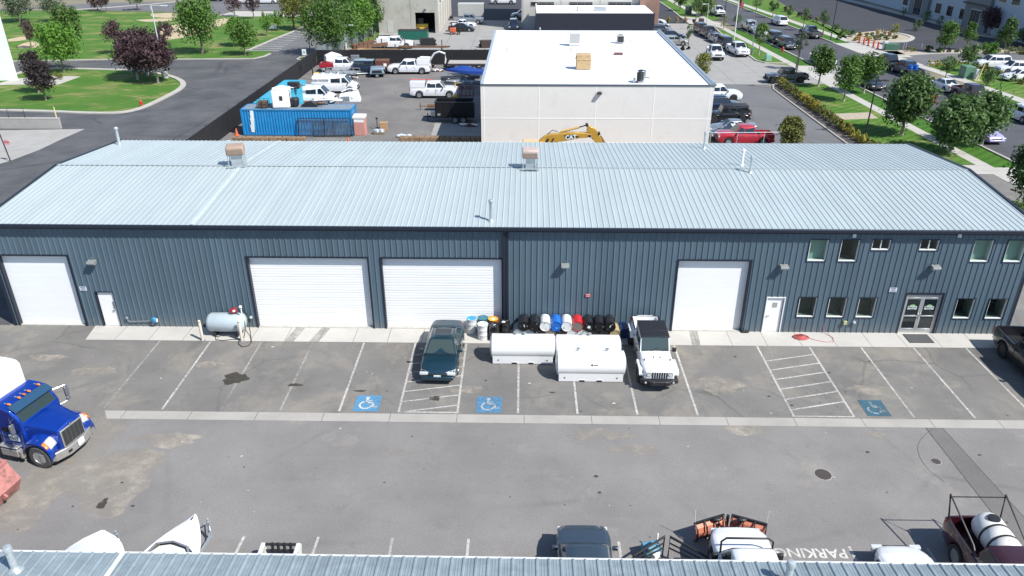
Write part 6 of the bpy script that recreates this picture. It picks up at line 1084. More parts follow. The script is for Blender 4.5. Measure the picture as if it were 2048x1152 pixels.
# boat on a trailer, covered boat, lift arms
HULL = mat('boat_white', (.76, .76, .74), .3, 0, .4, var=.02)
def boat(x, y, head, label, covered=False, L=4.6, W=2.0):
    t = thing('covered_boat' if covered else 'boat', label, 'boat', (x, y, 0), R(head)); n = 14; S = []
    for i in range(n + 1):
        u = i / n; xx = -L / 2 + L * u; w = W / 2 * (1 - max(0, (u - .35) / .65) ** (4.5 if covered else 2.0)) + .03; zt = .95 + .22 * u; kz = .38 + .35 * max(0, (u - .7) / .3) ** 2
        S.append([(xx, w, zt), (xx, w * .9, zt - .25), (xx, w * .55, kz + .05), (xx, 0, kz), (xx, -w * .55, kz + .05), (xx, -w * .9, zt - .25), (xx, -w, zt)])
    mb = MB(); mb.add([p for s in S for p in s], [(r_ * 7 + i, r_ * 7 + i + 1, (r_ + 1) * 7 + i + 1, (r_ + 1) * 7 + i) for r_ in range(n) for i in range(6)] + [tuple(reversed(range(7)))]); mb.build('hull', HULL, t)
    D = []
    for i in range(n + 1):
        u = i / n; xx = -L / 2 + L * u; w = W / 2 * (1 - max(0, (u - .35) / .65) ** (4.5 if covered else 2.0)) + .03; zt = .95 + .22 * u; c = .50 * math.sin(PI * min(1, u * 1.0 + .12)) ** .6 if covered else .10
        D.append([(xx, w + .02, zt), (xx, w * .75, zt + c * .6), (xx, 0, zt + c), (xx, -w * .75, zt + c * .6), (xx, -w - .02, zt)])
    mb = MB(); i0 = 0 if covered else 6; mb.add([p for s in D[i0:] for p in s], [(r_ * 5 + i, r_ * 5 + i + 1, (r_ + 1) * 5 + i + 1, (r_ + 1) * 5 + i) for r_ in range(n - i0) for i in range(4)]); mb.build('cover' if covered else 'foredeck', mat('boat_cover', (.66, .68, .67), .85, var=.05, bump=.5, bs=4) if covered else HULL, t)
    if not covered:
        q = MB(); q.path([(.15, -.86, 1.12), (.55, -.55, 1.36), (.66, 0, 1.42), (.55, .55, 1.36), (.15, .86, 1.12)], .03); q.build('windscreen_frame', ALLOY, t)
        q = MB(); P0 = [(.50, -.80, 1.10), (.80, -.45, 1.12), (.92, 0, 1.13), (.80, .45, 1.12), (.50, .80, 1.10)]; P1 = [(.15, -.84, 1.14), (.55, -.52, 1.36), (.66, 0, 1.42), (.55, .52, 1.36), (.15, .84, 1.14)]; q.add(P0 + P1, [(i, i + 1, 6 + i, 5 + i) for i in range(4)]); q.build('windscreen', GLASS, t, False); q = MB(); q.bx(-L / 2 + .1, .1, -.8, .8, .70, .74); q.build('cockpit_floor', DSTEEL, t, False)
        q = MB(); q.box(L / 2 - .25, 0, 1.24, .16, .06, .06); q.tube((L / 2 - .12, 0, 1.15), (L / 2 - .12, 0, 1.26), .03); q.build('bow_cleat', CHROME, t, False)
    q = MB(); q.bx(-L / 2, L / 2 - .1, -.5, -.42, .28, .38); q.bx(-L / 2, L / 2 - .1, .42, .5, .28, .38); q.bx(-.1, .1, -1.0, 1.0, .25, .33); q.path([(L / 2 - .2, .45, .33), (L / 2 + .6, 0, .33), (L / 2 - .2, -.45, .33)], .04); q.build('trailer_frame', GALV, t, False)
    for s in (-1, 1): wheel(t, .0, s * (W / 2 + .12), .32, .18, 'steel'); q = MB(); q.prism([(.0 + .38 * math.cos(R(a)), .32 + .38 * math.sin(R(a))) for a in range(0, 181, 20)] + [(.0 + .35 * math.cos(R(a)), .32 + .35 * math.sin(R(a))) for a in range(180, -1, -20)], min(s * (W / 2 + .02), s * (W / 2 + .22)), max(s * (W / 2 + .02), s * (W / 2 + .22))); q.build('mudguard', BLACK, t, False)
    q = MB(); q.tube((L / 2 + .05, -.38, .1), (L / 2 + .05, -.38, 1.0), .035); q.box(L / 2 + .05, -.38, .8, .10, .12, .2); q.path([(L / 2 - .1, -.5, .6), (L / 2 + .2, -.3, .9)], .02); q.build('winch_post', GALV, t, False); return t
boat(-12.0, -17.85, 84, 'white motor boat with a dark windscreen on a trailer, bow towards the lot', False, 4.3, 2.2)
boat(-14.5, -18.75, 97, 'boat shrouded in a plain white cover at the bottom left', True, 4.6, 2.4)
t = thing('lift_arms', 'white loader arms with black cross bars showing above the near roof', 'loader', (-8.5, -17.0, 0))
for s in (-1, 1): q = MB(); q.prism([(.42, .30), (.55, .62), (.42, .80), (-.3, .75), (-1.6, .9), (-1.6, .6), (-.2, .45)], s * .62 - .07, s * .62 + .07, 'yz'); q.build('arm', mat('loader_white', (.62, .63, .60), .5, var=.2, vs=8, dirt=(.3, .28, .25)), t, bevel=.02)
q = MB(); q.tube((-.6, .42, .72), (.6, .42, .72), .05, 10); q.tube((-.6, .38, .48), (.6, .38, .48), .04, 10); [q.bx(x - .03, x + .03, .32, .44, .40, .8) for x in (-.3, -.1, .12, .34)]; q.build('cross_bar', BLACK, t, False); q = MB(); q.bx(-.6, .6, -2.6, -.9, .3, 1.3); q.build('machine_body', WHITE, t, bevel=.08); [wheel(t, s * .75, -1.1, .4, .25, 'steel', yaw=HP2) for s in (1, -1)]

# tyre smears on the apron and the old saw cut in the asphalt
SM = paintline('tyre_smear', (.27, .26, .24), .60, 1.6, .35)
for a, b, w in ((-12.3, -12.7, .5), (-10.9, -11.4, .5), (9.2, 9.0, .45)):
    q = MB(); line(q, (a, .0), (b, -2.4), w, .0135); tag(q.build('tyre_smear', SM, None, False), kind='structure')
q = MB(); P = [Vector((*gp(p), 0.0055)) for p in ((1885, 845), (1852, 868), (1836, 890), (1840, 915), (1858, 940), (1890, 965))]
P = [Vector((*v, .0055)) for v in smooth([[p.x, p.y] for p in P], 5)]
for a, b in zip(P, P[1:]): line(q, (a.x, a.y), (b.x, b.y), .018, .0055)
tag(q.build('crack_line', mat('crack_black', (.065, .063, .06), .9), None, False), kind='structure')
for x in (17.88, 18.62): q = MB(); line(q, (x, -8.45), (x + (1.42 - (x - 17.88)) * .0 + (.12 if x < 18 else .68), -17.5), .03, .0062); tag(q.build('crack_line', MATS['crack_black'], None, False), kind='structure')
# ------------------------------------------------------------------ vehicles in the back yard and on the right
def rowcar(px_end, py, head, kind, col, label, group=None, side=1, **k):
    """px_end: the outline's right (side=1) or left end on the ground, heading along X"""
    sp = SPEC[kind]; l = k.get('L') or sp['L']; p = at(px_end, py); return vehicle(kind, label, (p.x - side * l / 2, p.y + sp['W'] / 2, .01), head, col, group, **k)
g_y = 'work vehicles in the fenced yard'
t, sp = vehicle('van', 'white work van with side windows and roof load, the rear one of two vans', place(669, 187, 1, 'van'), 1, PC['white'], g_y, style='steel')
LETK = mat('van_lettering', (.05, .055, .07), .5)
text('RON WATSON', 'lettering', .30, LETK, t, Matrix.Translation((-1.6, -1.0, 1.62)) @ Matrix.Rotation(R(-5), 4, 'X') @ MX90, .01, bold=.006)
q = MB(); [q.bx(-2.4 + i * .9, -2.34 + i * .9, -.8, .8, 2.08, 2.2) for i in range(4)]; q.tube((-2.5, -.4, 2.22), (.2, -.4, 2.22), .05); q.build('roof_rack', WHITE, t); q = MB(); q.box(-2.3, .3, 2.2, .5, .5, .2); q.build('roof_bundle', mat('bundle_yellow', (.5, .36, .08), .7), t, bevel=.05)
t, sp = vehicle('van', 'white work van half hidden behind the blue container', place(620, 211, 2, 'van'), 2, PC['white'], g_y, style='steel')
text('RON WATSON', 'lettering', .34, LETK, t, Matrix.Translation((-.9, -1.0, 1.60)) @ Matrix.Rotation(R(-5), 4, 'X') @ MX90, .01, bold=.006)
def cap(t, sp, lad=False, col=None):
    q = MB(); q.box(-1.95, 0, 1.56, 1.80, 1.80, .78); q.build('canopy', col or PC['white'], t, bevel=.05); q = MB(); [q.box(-1.95, s * .905, 1.55, 1.5, .01, .5) for s in (-1, 1)]; q.build('canopy_hatch', WHITE, t, False)
    if lad: q = MB(); [q.tube((-2.9, y, 2.12), (-.1, y, 2.12), .035, 6) for y in (-.55, -.2)]; [q.tube((-2.8 + i * .3, -.55, 2.12), (-2.8 + i * .3, -.2, 2.12), .022, 5) for i in range(9)]; q.build('ladder', mat('ladder_red', (.50, .10, .09), .5), t)
t, sp = vehicle('pickup', 'white pickup with a boxy canopy and red ladder in the middle of the yard', place(868, 197, 0, 'pickup'), 0, PC['white'], g_y, style='steel', seams=True); cap(t, sp, True)
t, sp = vehicle('pickup', 'white crew cab pickup with a canopy by the black fence', place(818, 149, 181, 'pickup'), 181, PC['white'], g_y, seams=True); cap(t, sp)
t, sp = vehicle('pickup', 'white service truck with tool lockers beyond the beam racks', place(790, 98, 0, 'pickup'), 0, PC['white'], g_y); q = MB(); [q.box(-1.95, s * .92, 1.3, 1.85, .3, .75) for s in (-1, 1)]; q.build('tool_locker', WHITE, t, bevel=.03)
t, sp = vehicle('pickup', 'old white truck with a red bed and open engine bay at the fence corner', place(683, 145, 0, 'pickup'), 0, PC['white'], g_y, style='steel', mirror=False); q = MB(); q.bx(-2.98, -1.0, -1.03, 1.03, .62, 1.19); q.build('red_bed', PC['red'], t, bevel=.04); q = MB(); q.bx(1.7, 2.98, -.85, .85, .7, 1.24); q.build('engine_bay', BLACK, t, bevel=.03)
t, sp = vehicle('boxy', 'old dark blue off-roader with a pale roof among the yard junk', place(738, 150, 0, 'boxy'), 0, PC['navy'], g_y, roofcol=mat('faded_roof', (.22, .30, .33), .6), L=4.4)
p = at(752, 156); t = thing('truck_canopy', 'pale blue pickup canopy resting on a small trailer', 'canopy', (p.x, p.y + 1, 0), R(10)); q = MB(); q.prism([(-1.0, .5), (-.8, 1.25), (.8, 1.25), (1.0, .5)], -1.0, 1.0); q.build('shell', mat('canopy_blue', (.22, .30, .36), .4, 0, .5), t, bevel=.06); q = MB(); q.prism([(-.7, .62), (-.6, 1.0), (.6, 1.0), (.7, .62)], -1.02, -1.005); q.quad((1.0, -.7, .62), (1.0, .7, .62), (.87, .6, 1.08), (.87, -.6, 1.08)); q.build('window', GLASS, t, False); [wheel(t, .0, s * .9, .28, .16, 'steel') for s in (1, -1)]; q = MB(); q.box(0, 0, .42, 2.1, 1.7, .1); q.build('trailer_bed', DSTEEL, t, False)
p = at(765, 148); t = thing('waste_skip', 'rusty red brown skip with a sloping open top in the yard', 'skip', (p.x, p.y + .9, 0), R(8)); q = MB(); q.prism([(-.85, .35), (-1.05, 1.7), (.95, 1.75), (.75, .35)], -.9, .9); q.build('hull', mat('skip_red', (.13, .045, .035), .7, .2, var=.3, vs=3), t, bevel=.03); q = MB(); q.box(-.05, 0, 1.74, 1.8, 1.6, .03); q.build('load', RUST, t, False); q = MB(); q.box(.3, -.92, 1.2, .4, .02, .4); q.build('notice', SGNW, t, False)
p = at(685, 156); t = thing('flat_trailer', 'long low galvanised trailer with side rails behind the vans', 'trailer', (p.x, p.y + .9, 0), R(-4)); q = MB(); q.bx(-2.6, 2.0, -.9, .9, .5, .6); q.build('deck', GALV, t, False); q = MB(); [q.bx(-2.6, 2.0, s * .9 - .03, s * .9 + .03, .95, 1.02) for s in (-1, 1)]; [q.bx(-2.6 + k * .92, -2.54 + k * .92, s * .9 - .03, s * .9 + .03, .6, .95) for k in range(6) for s in (-1, 1)]; q.path([(2.0, .6, .55), (3.4, 0, .5), (2.0, -.6, .55)], .05); q.build('rail', GALV, t, False); [wheel(t, x, s * 1.0, .36, .2, 'steel') for x in (-.6, .3) for s in (1, -1)]
def yardbox(name, label, cat, px, py, w, d, h, m, rz=0, m2=None, parts=('body', 'top')):
    p = at(px, py); t = thing(name, label, cat, (p.x, p.y + d / 2, 0), R(rz)); q = MB(); q.box(0, 0, h / 2, w, d, h); q.build(parts[0], m, t, bevel=.04); q = MB(); q.box(0, 0, h + .03, w * 1.03, d * 1.03, .06); q.build(parts[1], m2 or m, t, bevel=.01); return t
yardbox('cabinet', 'tall grey cabinet against the fence behind the old white truck', 'cabinet', 711, 137, 1.1, .7, 1.7, GREY, 3); yardbox('cabinet', 'low wide grey cabinet beside the taller one at the fence', 'cabinet', 724, 134, 1.0, .6, 1.1, mat('cabinet_green', (.20, .24, .24), .6), -3)
for i, px in enumerate((734, 743)): p = at(px, 131); drum((p.x, p.y, .0), 'steel', 'steel', ['left', 'right'][i] + ' blue grey drum of two standing at the yard fence', group='drums at the yard fence')
yardbox('cardboard_box', 'large opened cardboard box on top of the beam rack', 'box', 728, 113, 1.9, 1.2, 1.0, mat('cardboard', (.36, .23, .12), .9, var=.15), 4, parts=('carton', 'flap'))
# white canvas heap behind the old truck
p = at(663, 136); t = thing('canvas_heap', 'white fibreglass shell leaning in the fence corner', 'shell', (p.x, p.y + 1.5, 0), R(25)); q = MB(); q.prism([(-1.3, .6), (-1.1, 1.5), (.0, 1.9), (1.2, 1.5), (1.3, .6)], -.8, .8); q.build('shell', WHITE, t, bevel=.12, seg=3); q = MB(); q.bx(-1.1, 1.1, -.6, .6, 0, .6); q.build('base', RUST, t, False)
# dump trailer
p = at(905, 247); t = thing('dump_trailer', 'tall black dump trailer with an empty hopper beside the warehouse wall', 'trailer', (p.x + .2, p.y + 1.0, 0)); BK = mat('trailer_black', (.012, .012, .014), .45, .2)
q = MB(); q.bx(-2.0, 2.1, -1.0, -.94, .7, 2.2); q.bx(-2.0, 2.1, .94, 1.0, .7, 2.2); q.bx(-2.0, -1.94, -.94, .94, .7, 2.2); q.bx(2.04, 2.1, -.94, .94, .7, 2.2); q.bx(-1.94, 2.04, -.94, .94, .7, .78); q.build('hopper', BK, t, False); q = MB()
for a in ((-2.05, 2.15, -1.04, -.92), (-2.05, 2.15, .92, 1.04), (-2.05, -1.9, -.92, .92), (2.0, 2.15, -.92, .92)): q.bx(*a, 2.2, 2.27)
q.build('rim', DSTEEL, t, False); q = MB(); [q.bx(-1.9 + i * .8, -1.84 + i * .8, -1.04, -1.0, .7, 2.2) for i in range(5)]; q.build('rib', BK, t, False)
q = MB(); q.bx(-1.9, 2.1, -.6, .6, .5, .62); q.path([(-1.9, .5, .52), (-3.3, 0, .5), (-1.9, -.5, .52)], .06); q.tube((-2.9, -.1, .0), (-2.9, -.1, .9), .05); q.build('chassis', BK, t, False); [wheel(t, x, s * 1.1, .38, .22, 'steel') for x in (.1, .95) for s in (1, -1)]; q = MB(); q.bx(-.35, 1.4, -1.25, -1.0, .82, .88); q.bx(-.35, 1.4, 1.0, 1.25, .82, .88); q.build('mudguard', BK, t, False); q = MB(); q.box(-2.3, 0, .85, .5, .7, .45); q.box(-1.6, -1.01, .95, .3, .01, .2); q.build('tool_box', GALV, t, bevel=.02)
p = at(870, 222); t = thing('small_trailer', 'small dark trailer with a pipe load behind the dump trailer', 'trailer', (p.x, p.y + .6, 0)); q = MB(); q.bx(-.9, .9, -.5, .5, .35, .45); q.path([(-.9, 0, .4), (-1.9, 0, .4)], .05); q.tube((-1.7, 0, 0), (-1.7, 0, .8), .05); q.build('frame', RUST, t, False); q = MB(); [q.tube((-.9, -.3 + i * .2, .5), (.9, -.3 + i * .2, .5), .06) for i in range(4)]; q.build('pipe', RUST, t)
# yellow and red machine
p = at(920, 198); t = thing('mowing_deck', 'yellow machine with a red frame of bars beside the canopy pickup', 'machine', (p.x, p.y + .8, 0)); YL = mat('machine_yellow', (.62, .42, .05), .5, var=.2); q = MB(); q.box(-.75, -.2, .3, 1.1, .9, .28); q.box(-.6, 0, 1.0, .12, .12, 1.4); q.build('deck', YL, t, bevel=.04); q = MB(); q.path([(-.6, 0, 1.7), (.2, 0, 1.75), (.6, 0, 1.2), (.7, 0, .6)], .06); q.build('arm', mat('arm_tan', (.40, .30, .14), .6), t)
q = MB(); [q.path([(-.3, y, .1), (1.6, y, .1), (1.6, y, 1.2), (-.3, y, 1.2)], .04, 6, True) for y in (-.7, .7)]; [q.tube((-.3 + i * .47, y, .1), (-.3 + i * .47, y, 1.2), .03) for i in range(5) for y in (-.7, .7)]; [q.tube((x, -.7, 1.2), (x, .7, 1.2), .04) for x in (-.3, 1.6)]; q.build('frame', mat('frame_oxide', (.20, .03, .035), .6), t)
# boats at the warehouse wall
TARP = mat('blue_tarp', (.008, .045, .24), .6, var=.25, vs=3, bump=1, bs=5)
p = at(926, 158); t = thing('tarped_boat', 'pointed boat wrapped in a royal blue tarp beside the warehouse', 'boat', (p.x, p.y + 1.0, 0), R(178)); S = []
for i in range(11):
    u = i / 10; w = 1.05 * (1 - max(0, (u - .3) / .7) ** 1.7) + .03; z = 1.0 + .15 * u + .5 * math.sin(PI * u) ** 2; S.append([(-2.6 + 5.0 * u, w, .55 + .3 * u), (-2.6 + 5 * u, w * .95, 1.0 + .1 * u), (-2.6 + 5 * u, 0, z), (-2.6 + 5 * u, -w * .95, 1.0 + .1 * u), (-2.6 + 5 * u, -w, .55 + .3 * u)])
mb = MB(); mb.add([a for s in S for a in s], [(r_ * 5 + i, r_ * 5 + i + 1, (r_ + 1) * 5 + i + 1, (r_ + 1) * 5 + i) for r_ in range(10) for i in range(4)] + [(4, 3, 2, 1, 0)]); mb.build('tarp', TARP, t); q = MB(); q.bx(-2.2, 2.6, -.4, .4, .35, .5); q.build('trailer_frame', GALV, t, False); [wheel(t, -.5, s * .95, .3, .18, 'steel') for s in (1, -1)]
for i, (px, py, cc, l) in enumerate(((915, 169, (.03, .032, .036), 'black upturned boat behind the canopy pickup'), (925, 178, (.22, .24, .26), 'grey open rowing boat behind the yellow machine'))):
    p = at(px, py); t = thing('rowing_boat', l, 'boat', (p.x, p.y + .8, .1), R(-4)); S = []
    for k in range(11):
        u = k / 10; w = .75 * math.sin(PI * min(.98, max(.06, u * .94 + .05))) ** .5; S.append([(-2.2 + 4.4 * u, w, .75), (-2.2 + 4.4 * u, w * .8, .4), (-2.2 + 4.4 * u, 0, .25), (-2.2 + 4.4 * u, -w * .8, .4), (-2.2 + 4.4 * u, -w, .75)])
    if i == 0: S = [[(x, y, 1.0 - z) for x, y, z in s] for s in S]
    mb = MB(); mb.add([a for s in S for a in s], [(r_ * 5 + j, r_ * 5 + j + 1, (r_ + 1) * 5 + j + 1, (r_ + 1) * 5 + j) for r_ in range(10) for j in range(4)]); mb.build('hull', mat('boat_%d' % i, cc, .5, var=.15), t); q = MB(); [q.bx(x, x + .2, -.6, .6, .55, .6) for x in (-1.2, -.1, 1.0)]; q.build('bench', WHITE, t, False)
# flat bed trailer
p = at(938, 142); t = thing('flatbed_trailer', 'long flatbed trailer with two axles parked along the black fence', 'trailer', (p.x + .5, p.y + 1.2, 0)); q = MB(); q.bx(-3.4, 2.6, -1.2, 1.2, .95, 1.05); q.build('deck', mat('deck_wood', (.36, .34, .31), .85, var=.2), t, False); q = MB(); [q.bx(-3.4, 2.6, y - .06, y + .06, .7, .95) for y in (-1.15, -.5, .5, 1.15)]; q.build('frame', DSTEEL, t, False); [wheel(t, x, s * 1.0, .42, .25, 'steel') for x in (.2, 1.5) for s in (1, -1)]
# white mini excavator arm
p = at(862, 140); t = thing('mini_excavator', 'white mini digger with a folded arm behind the crew cab pickup', 'excavator', (p.x - .5, p.y + 1.2, 0), R(-10)); q = MB(); q.path([(.2, 0, 1.0), (1.0, 0, 2.1), (1.7, 0, 2.35), (2.5, 0, 2.1)], .13, 8); q.path([(2.5, 0, 2.25), (2.6, 0, 1.4), (2.45, 0, .7)], .11, 8); q.build('arm', WHITE, t); q = MB(); q.box(-.5, 0, 1.1, 1.5, 1.2, .9); q.build('house', WHITE, t, bevel=.1); q = MB(); [q.box(-.3, s * .6, .3, 2.0, .35, .5) for s in (-1, 1)]; q.build('track', BLACK, t, bevel=.15); q = MB(); q.prism([(2.2, .3), (2.7, .25), (2.8, .8), (2.4, .8)], -.3, .3); q.build('bucket', DSTEEL, t)
# steel beam racks in the back yard
def beams(px, py, L, rows, cols, r, label, rz=0, m=None, z0=0.0, name='beam_stack'):
    p = at(px, py, z0); t = thing(name, label, 'steel beams', (p.x, p.y + .5, 0), R(rz), 'stacks of steel beams in the back yard')
    for j in range(rows):
        for i in range(cols): q = MB(); q.box(rnd.uniform(-.2, .2), i * r * 1.15, z0 + .15 + j * r * 1.1, L * rnd.uniform(.85, 1), r, r); q.build('beam', m or RUST, t, False)
    for s in (-1, 1):
        q = MB(); q.box(s * L * .35, cols * r * .5, (z0 + .15) / 2, .12, cols * r * 1.3, z0 + .15); q.build('bearer', DSTEEL, t, False)
        if z0 > .5: q = MB(); q.box(s * L * .35, cols * r * 1.2, (z0 + 1.0) / 2, .14, .14, z0 + 1.2); q.build('post', RUST, t, False)
    return t
beams(845, 97, 8.2, 1, 3, .22, 'long rusty beams on a rack in front of the service truck', z0=.9); beams(808, 112, 6.8, 3, 3, .22, 'dark grey beams stacked behind the black fence', m=DSTEEL, z0=.5); beams(855, 92, 2.6, 5, 4, .20, 'stack of dark square tubes beyond the racks', m=DSTEEL); beams(760, 106, 6, 2, 4, .2, 'brown timber coloured beams on the left rack', -2, z0=.6, m=mat('tan_beam', (.22, .14, .07), .8, var=.3)); beams(745, 96, 5.5, 2, 3, .2, 'brown beams lying at an angle by the back fence', 38, z0=.7); beams(716, 104, 6.5, 2, 3, .2, 'rusty beams stacked along the side fence, nearer', 62, z0=.6); beams(728, 92, 6.5, 2, 3, .2, 'rusty beams stacked along the side fence, further', 66, z0=.8); beams(770, 80, 3.0, 3, 4, .18, 'low pile of dark scrap bars by the hall corner', 12, m=DSTEEL); beams(972, 97, 1.9, 5, 5, .2, 'tangle of dark steel bars at the left edge of the white roof', 8, m=mat('dark_rust', (.07, .05, .045), .8, .2, var=.4, vs=5))
yardbox('dumpster', 'dark green dumpster beyond the service truck', 'dumpster', 826, 80, 5.0, 1.8, 1.5, mat('dumpster_green', (.015, .12, .085), .5, .1, var=.2), 0, DSTEEL, parts=('hull', 'rim'))
for px, h, l in ((905 - 45, 2.0, 'short rusty post by the black fence, leftmost'), (924, 2.1, 'rusty post standing behind the black fence near the flatbed'), (952, 2.1, 'rusty post behind the fence above the flatbed wheels'), (957, 2.0, 'second rusty post behind the flatbed'), (970, 2.1, 'rusty post at the corner of the white roofed warehouse')):
    p = at(px, 128); t = thing('steel_post', l, 'post', (p.x, p.y, 0)); q = MB(); q.box(0, 0, h / 2, .16, .16, h); q.build('post', RUST, t, False); q = MB(); q.box(0, 0, .03, .4, .4, .06); q.build('foot', RUST, t, False)
# chain link fences
MESHB = mat('black_mesh', (.010, .010, .012), .8, var=.3); 
FMESH = paintline('grey_mesh', (.20, .24, .24), .50, 30)
def fence(pts, h, label, m, sp=2.6, post=GALV):
    P = [Vector((*gp(p), 0)) for p in pts]; t = thing('mesh_fence', label, 'fence', P[0]); o = P[0]; q = MB(); 
    for a, b in zip(P, P[1:]):
        d = (b - a).normalized(); n = Vector((-d.y, d.x, 0)) * .008; a2, b2 = a - o, b - o; z = Vector((0, 0, h)); q.add([a2 + n, b2 + n, b2 + n + z, a2 + n + z, a2 - n, b2 - n, b2 - n + z, a2 - n + z], [(0, 1, 2, 3), (7, 6, 5, 4), (3, 2, 6, 7)])
    q.build('mesh', m, t, False)
    for a, b in zip(P, P[1:]):
        L_ = (b - a).length; k = max(1, int(L_ / sp))
        for i in range(k + 1): c = a + (b - a) * i / k - o; q = MB(); q.tube((c.x, c.y, 0), (c.x, c.y, h + .12), .03, 6); q.build('post', post, t)
        q = MB(); q.tube(a - o + Vector((0, 0, h)), b - o + Vector((0, 0, h)), .022, 6); q.build('top_rail', post, t)
fence([[-30.1, 15.6], [-30.3, 50], [-30.3, 76.2]], 2.1, 'long black screened fence between the lane and the yard', MESHB, 3.0, DSTEEL); fence([[-30.2, 76.3], [-4.2, 77.0]], 2.1, 'black screened fence across the back of the yard', MESHB, 3.0, DSTEEL)
fence([[-30.3, 76.6], [-27.4, 106]], 2.2, 'grey mesh fence beside the beam racks', FMESH, 3.0); fence([[17.0, 33.2], [24.5, 33.6]], 2.0, 'thin mesh fence in front of the red pickup', paintline('thin_mesh', (.4, .42, .42), .80, 60), 2.5)
# block wall along the yard edge
BLK = mat('rusty_concrete_block', (.21, .145, .09), .95, var=.4, vs=1.8, bump=.4, dirt=(.34, .31, .26), ds=1.1, dthr=.58)
def blocks(x0, x1, y, h, w, n, label, dz=0):
    xs = x0
    for i in range(n):
        ww = (x1 - x0) / n; t = thing('concrete_block', label[i] if isinstance(label, list) else label, 'concrete block', (x0 + ww * (i + .5), y + rnd.uniform(-.05, .05), 0), R(rnd.uniform(-3, 3)), 'rusty concrete blocks along the yard edge'); q = MB(); q.box(0, 0, h / 2 + dz, ww * .97, w, h); q.build('block', BLK, t, bevel=.04); q = MB(); q.box(0, 0, h + .03 + dz, .12, .04, .06); q.build('lifting_eye', RUST, t, False)
blocks(-12.2, -4.3, 35.3, .95, .7, 8, 'stained concrete block in the dark row left of the warehouse wall'); blocks(-28.6, -21.5, 36.3, .55, .6, 8, 'low stained concrete block in the row below the blue container'); blocks(-17.2, -12.4, 35.2, .35, .6, 4, 'sunken rusty block in the low row beside the pallet goods')
# shipping containers
def container(loc, rz, L, label, m, mr, Wd=2.44, H=2.59):
    t = thing('shipping_container', label, 'container', loc, R(rz)); q = MB()
    def wallp(a, b, off):
        a = Vector(a); b = Vector(b); d = b - a; n = Vector((-d.y, d.x)).normalized() * off; k = int(d.length / .28); pts = []
        for i in range(k):
            for f, o_ in ((0, 0), (.28, 0), (.5, 1), (.78, 1)): pts.append(a + d * ((i + f) / k) + n * o_)
        pts.append(b)
        for p0, p1 in zip(pts, pts[1:]): q.quad((p0.x, p0.y, .15), (p1.x, p1.y, .15), (p1.x, p1.y, H - .12), (p0.x, p0.y, H - .12))
    a, b = L / 2 - .06, Wd / 2 - .03; wallp((-a, -b), (a, -b), .04); wallp((a, b), (-a, b), .04); wallp((a, -b), (a, b), .04); wallp((-a, b), (-a, -b), .04); q.build('panel_wall', m, t, False)
    q = MB(); q.quad((-a, -b, H - .03), (a, -b, H - .03), (a, b, H - .03), (-a, b, H - .03)); q.build('roof', mr, t, False); q = MB(); c, d_ = L / 2, Wd / 2
    for s in (-1, 1): q.bx(-c, c, s * d_ - (.08 if s > 0 else 0), s * d_ + (.08 if s < 0 else 0), 0, .16); q.bx(-c, c, s * d_ - (.08 if s > 0 else 0), s * d_ + (.08 if s < 0 else 0), H - .12, H)
    for s in (-1, 1):
        q.bx(s * c - (.12 if s > 0 else 0), s * c + (.12 if s < 0 else 0), -d_ + .08, d_ - .08, 0, .16); q.bx(s * c - (.12 if s > 0 else 0), s * c + (.12 if s < 0 else 0), -d_ + .08, d_ - .08, H - .12, H)
        for u in (-1, 1): q.box(s * (c - .07), u * (d_ - .07), H / 2, .16, .16, H)
    q.build('frame', m, t, False); q = MB(); [q.tube((c + .03, y, .2), (c + .03, y, H - .2), .02, 6) for y in (-.8, -.35, .35, .8)]; q.build('locking_bar', GALV, t); return t
CB = mat('container_blue', (.012, .21, .48), .5, .1, .1, var=.18, vs=2, dirt=(.02, .26, .42), ds=1.6, dthr=.60); CS = mat('container_sky', (.045, .36, .50), .5, .1, var=.1, vs=1.5)
t = container((-22.85, 39.95, .06), .2, 11.05, 'royal blue shipping container with a torn white stripe, junk piled on its roof', CB, mat('container_top', (.20, .25, .29), .7, .2, var=.3, vs=3))
q = MB()
for i in range(9): z0 = .3 + i * .24; q.box(-4.55 + .02 * i + rnd.uniform(-.02, .02), -1.23, z0 + .12, .36 + rnd.uniform(-.05, .05), .02, .245)
q.build('white_stripe', SGNW, t, False)
container((-26.85, 47.4, 0), 90, 11.6, 'bright sky blue shipping container standing end on along the fence', CS, CS)
ZT = 2.66
def ontop(px, py): return at(px, py, ZT)
p = ontop(562, 217); t = thing('sleeper_cab', 'white sleeper cab shell with a dark window on the blue container', 'cab shell', (p.x, p.y + .9, ZT), R(8)); q = MB(); q.bx(-.95, .75, -.8, .8, 0, 1.7); q.build('shell', WHITE, t, bevel=.12, seg=3); q = MB(); q.bx(-.2, .12, -.825, -.80, .75, 1.2); q.bx(.75, .775, -.3, .1, .9, 1.3); q.build('window', GLASS, t, False); q = MB(); q.bx(-.65, .45, -.815, -.80, .15, 1.45); q.build('door', WHITE, t, False); q = MB(); q.box(.1, .1, 1.75, 1.5, 1.5, .1, .2); q.path([(-.9, 0, 1.8), (0, .3, 2.0), (1.2, 0, 1.8)], .05); q.build('roof_frame', WHITE, t, False)
p = ontop(588, 215); t = thing('tub', 'round black tub beside the white cab shell', 'tub', (p.x, p.y + .5, ZT)); q = MB(); q.lathe([(.30, 0), (.42, .3), (.44, .75), (.40, .85), (.001, .9)], 20); q.build('tub', BLACK, t); q = MB(); q.lathe([(.45, .70), (.47, .73), (.45, .76)], 20); q.build('rim', DSTEEL, t)
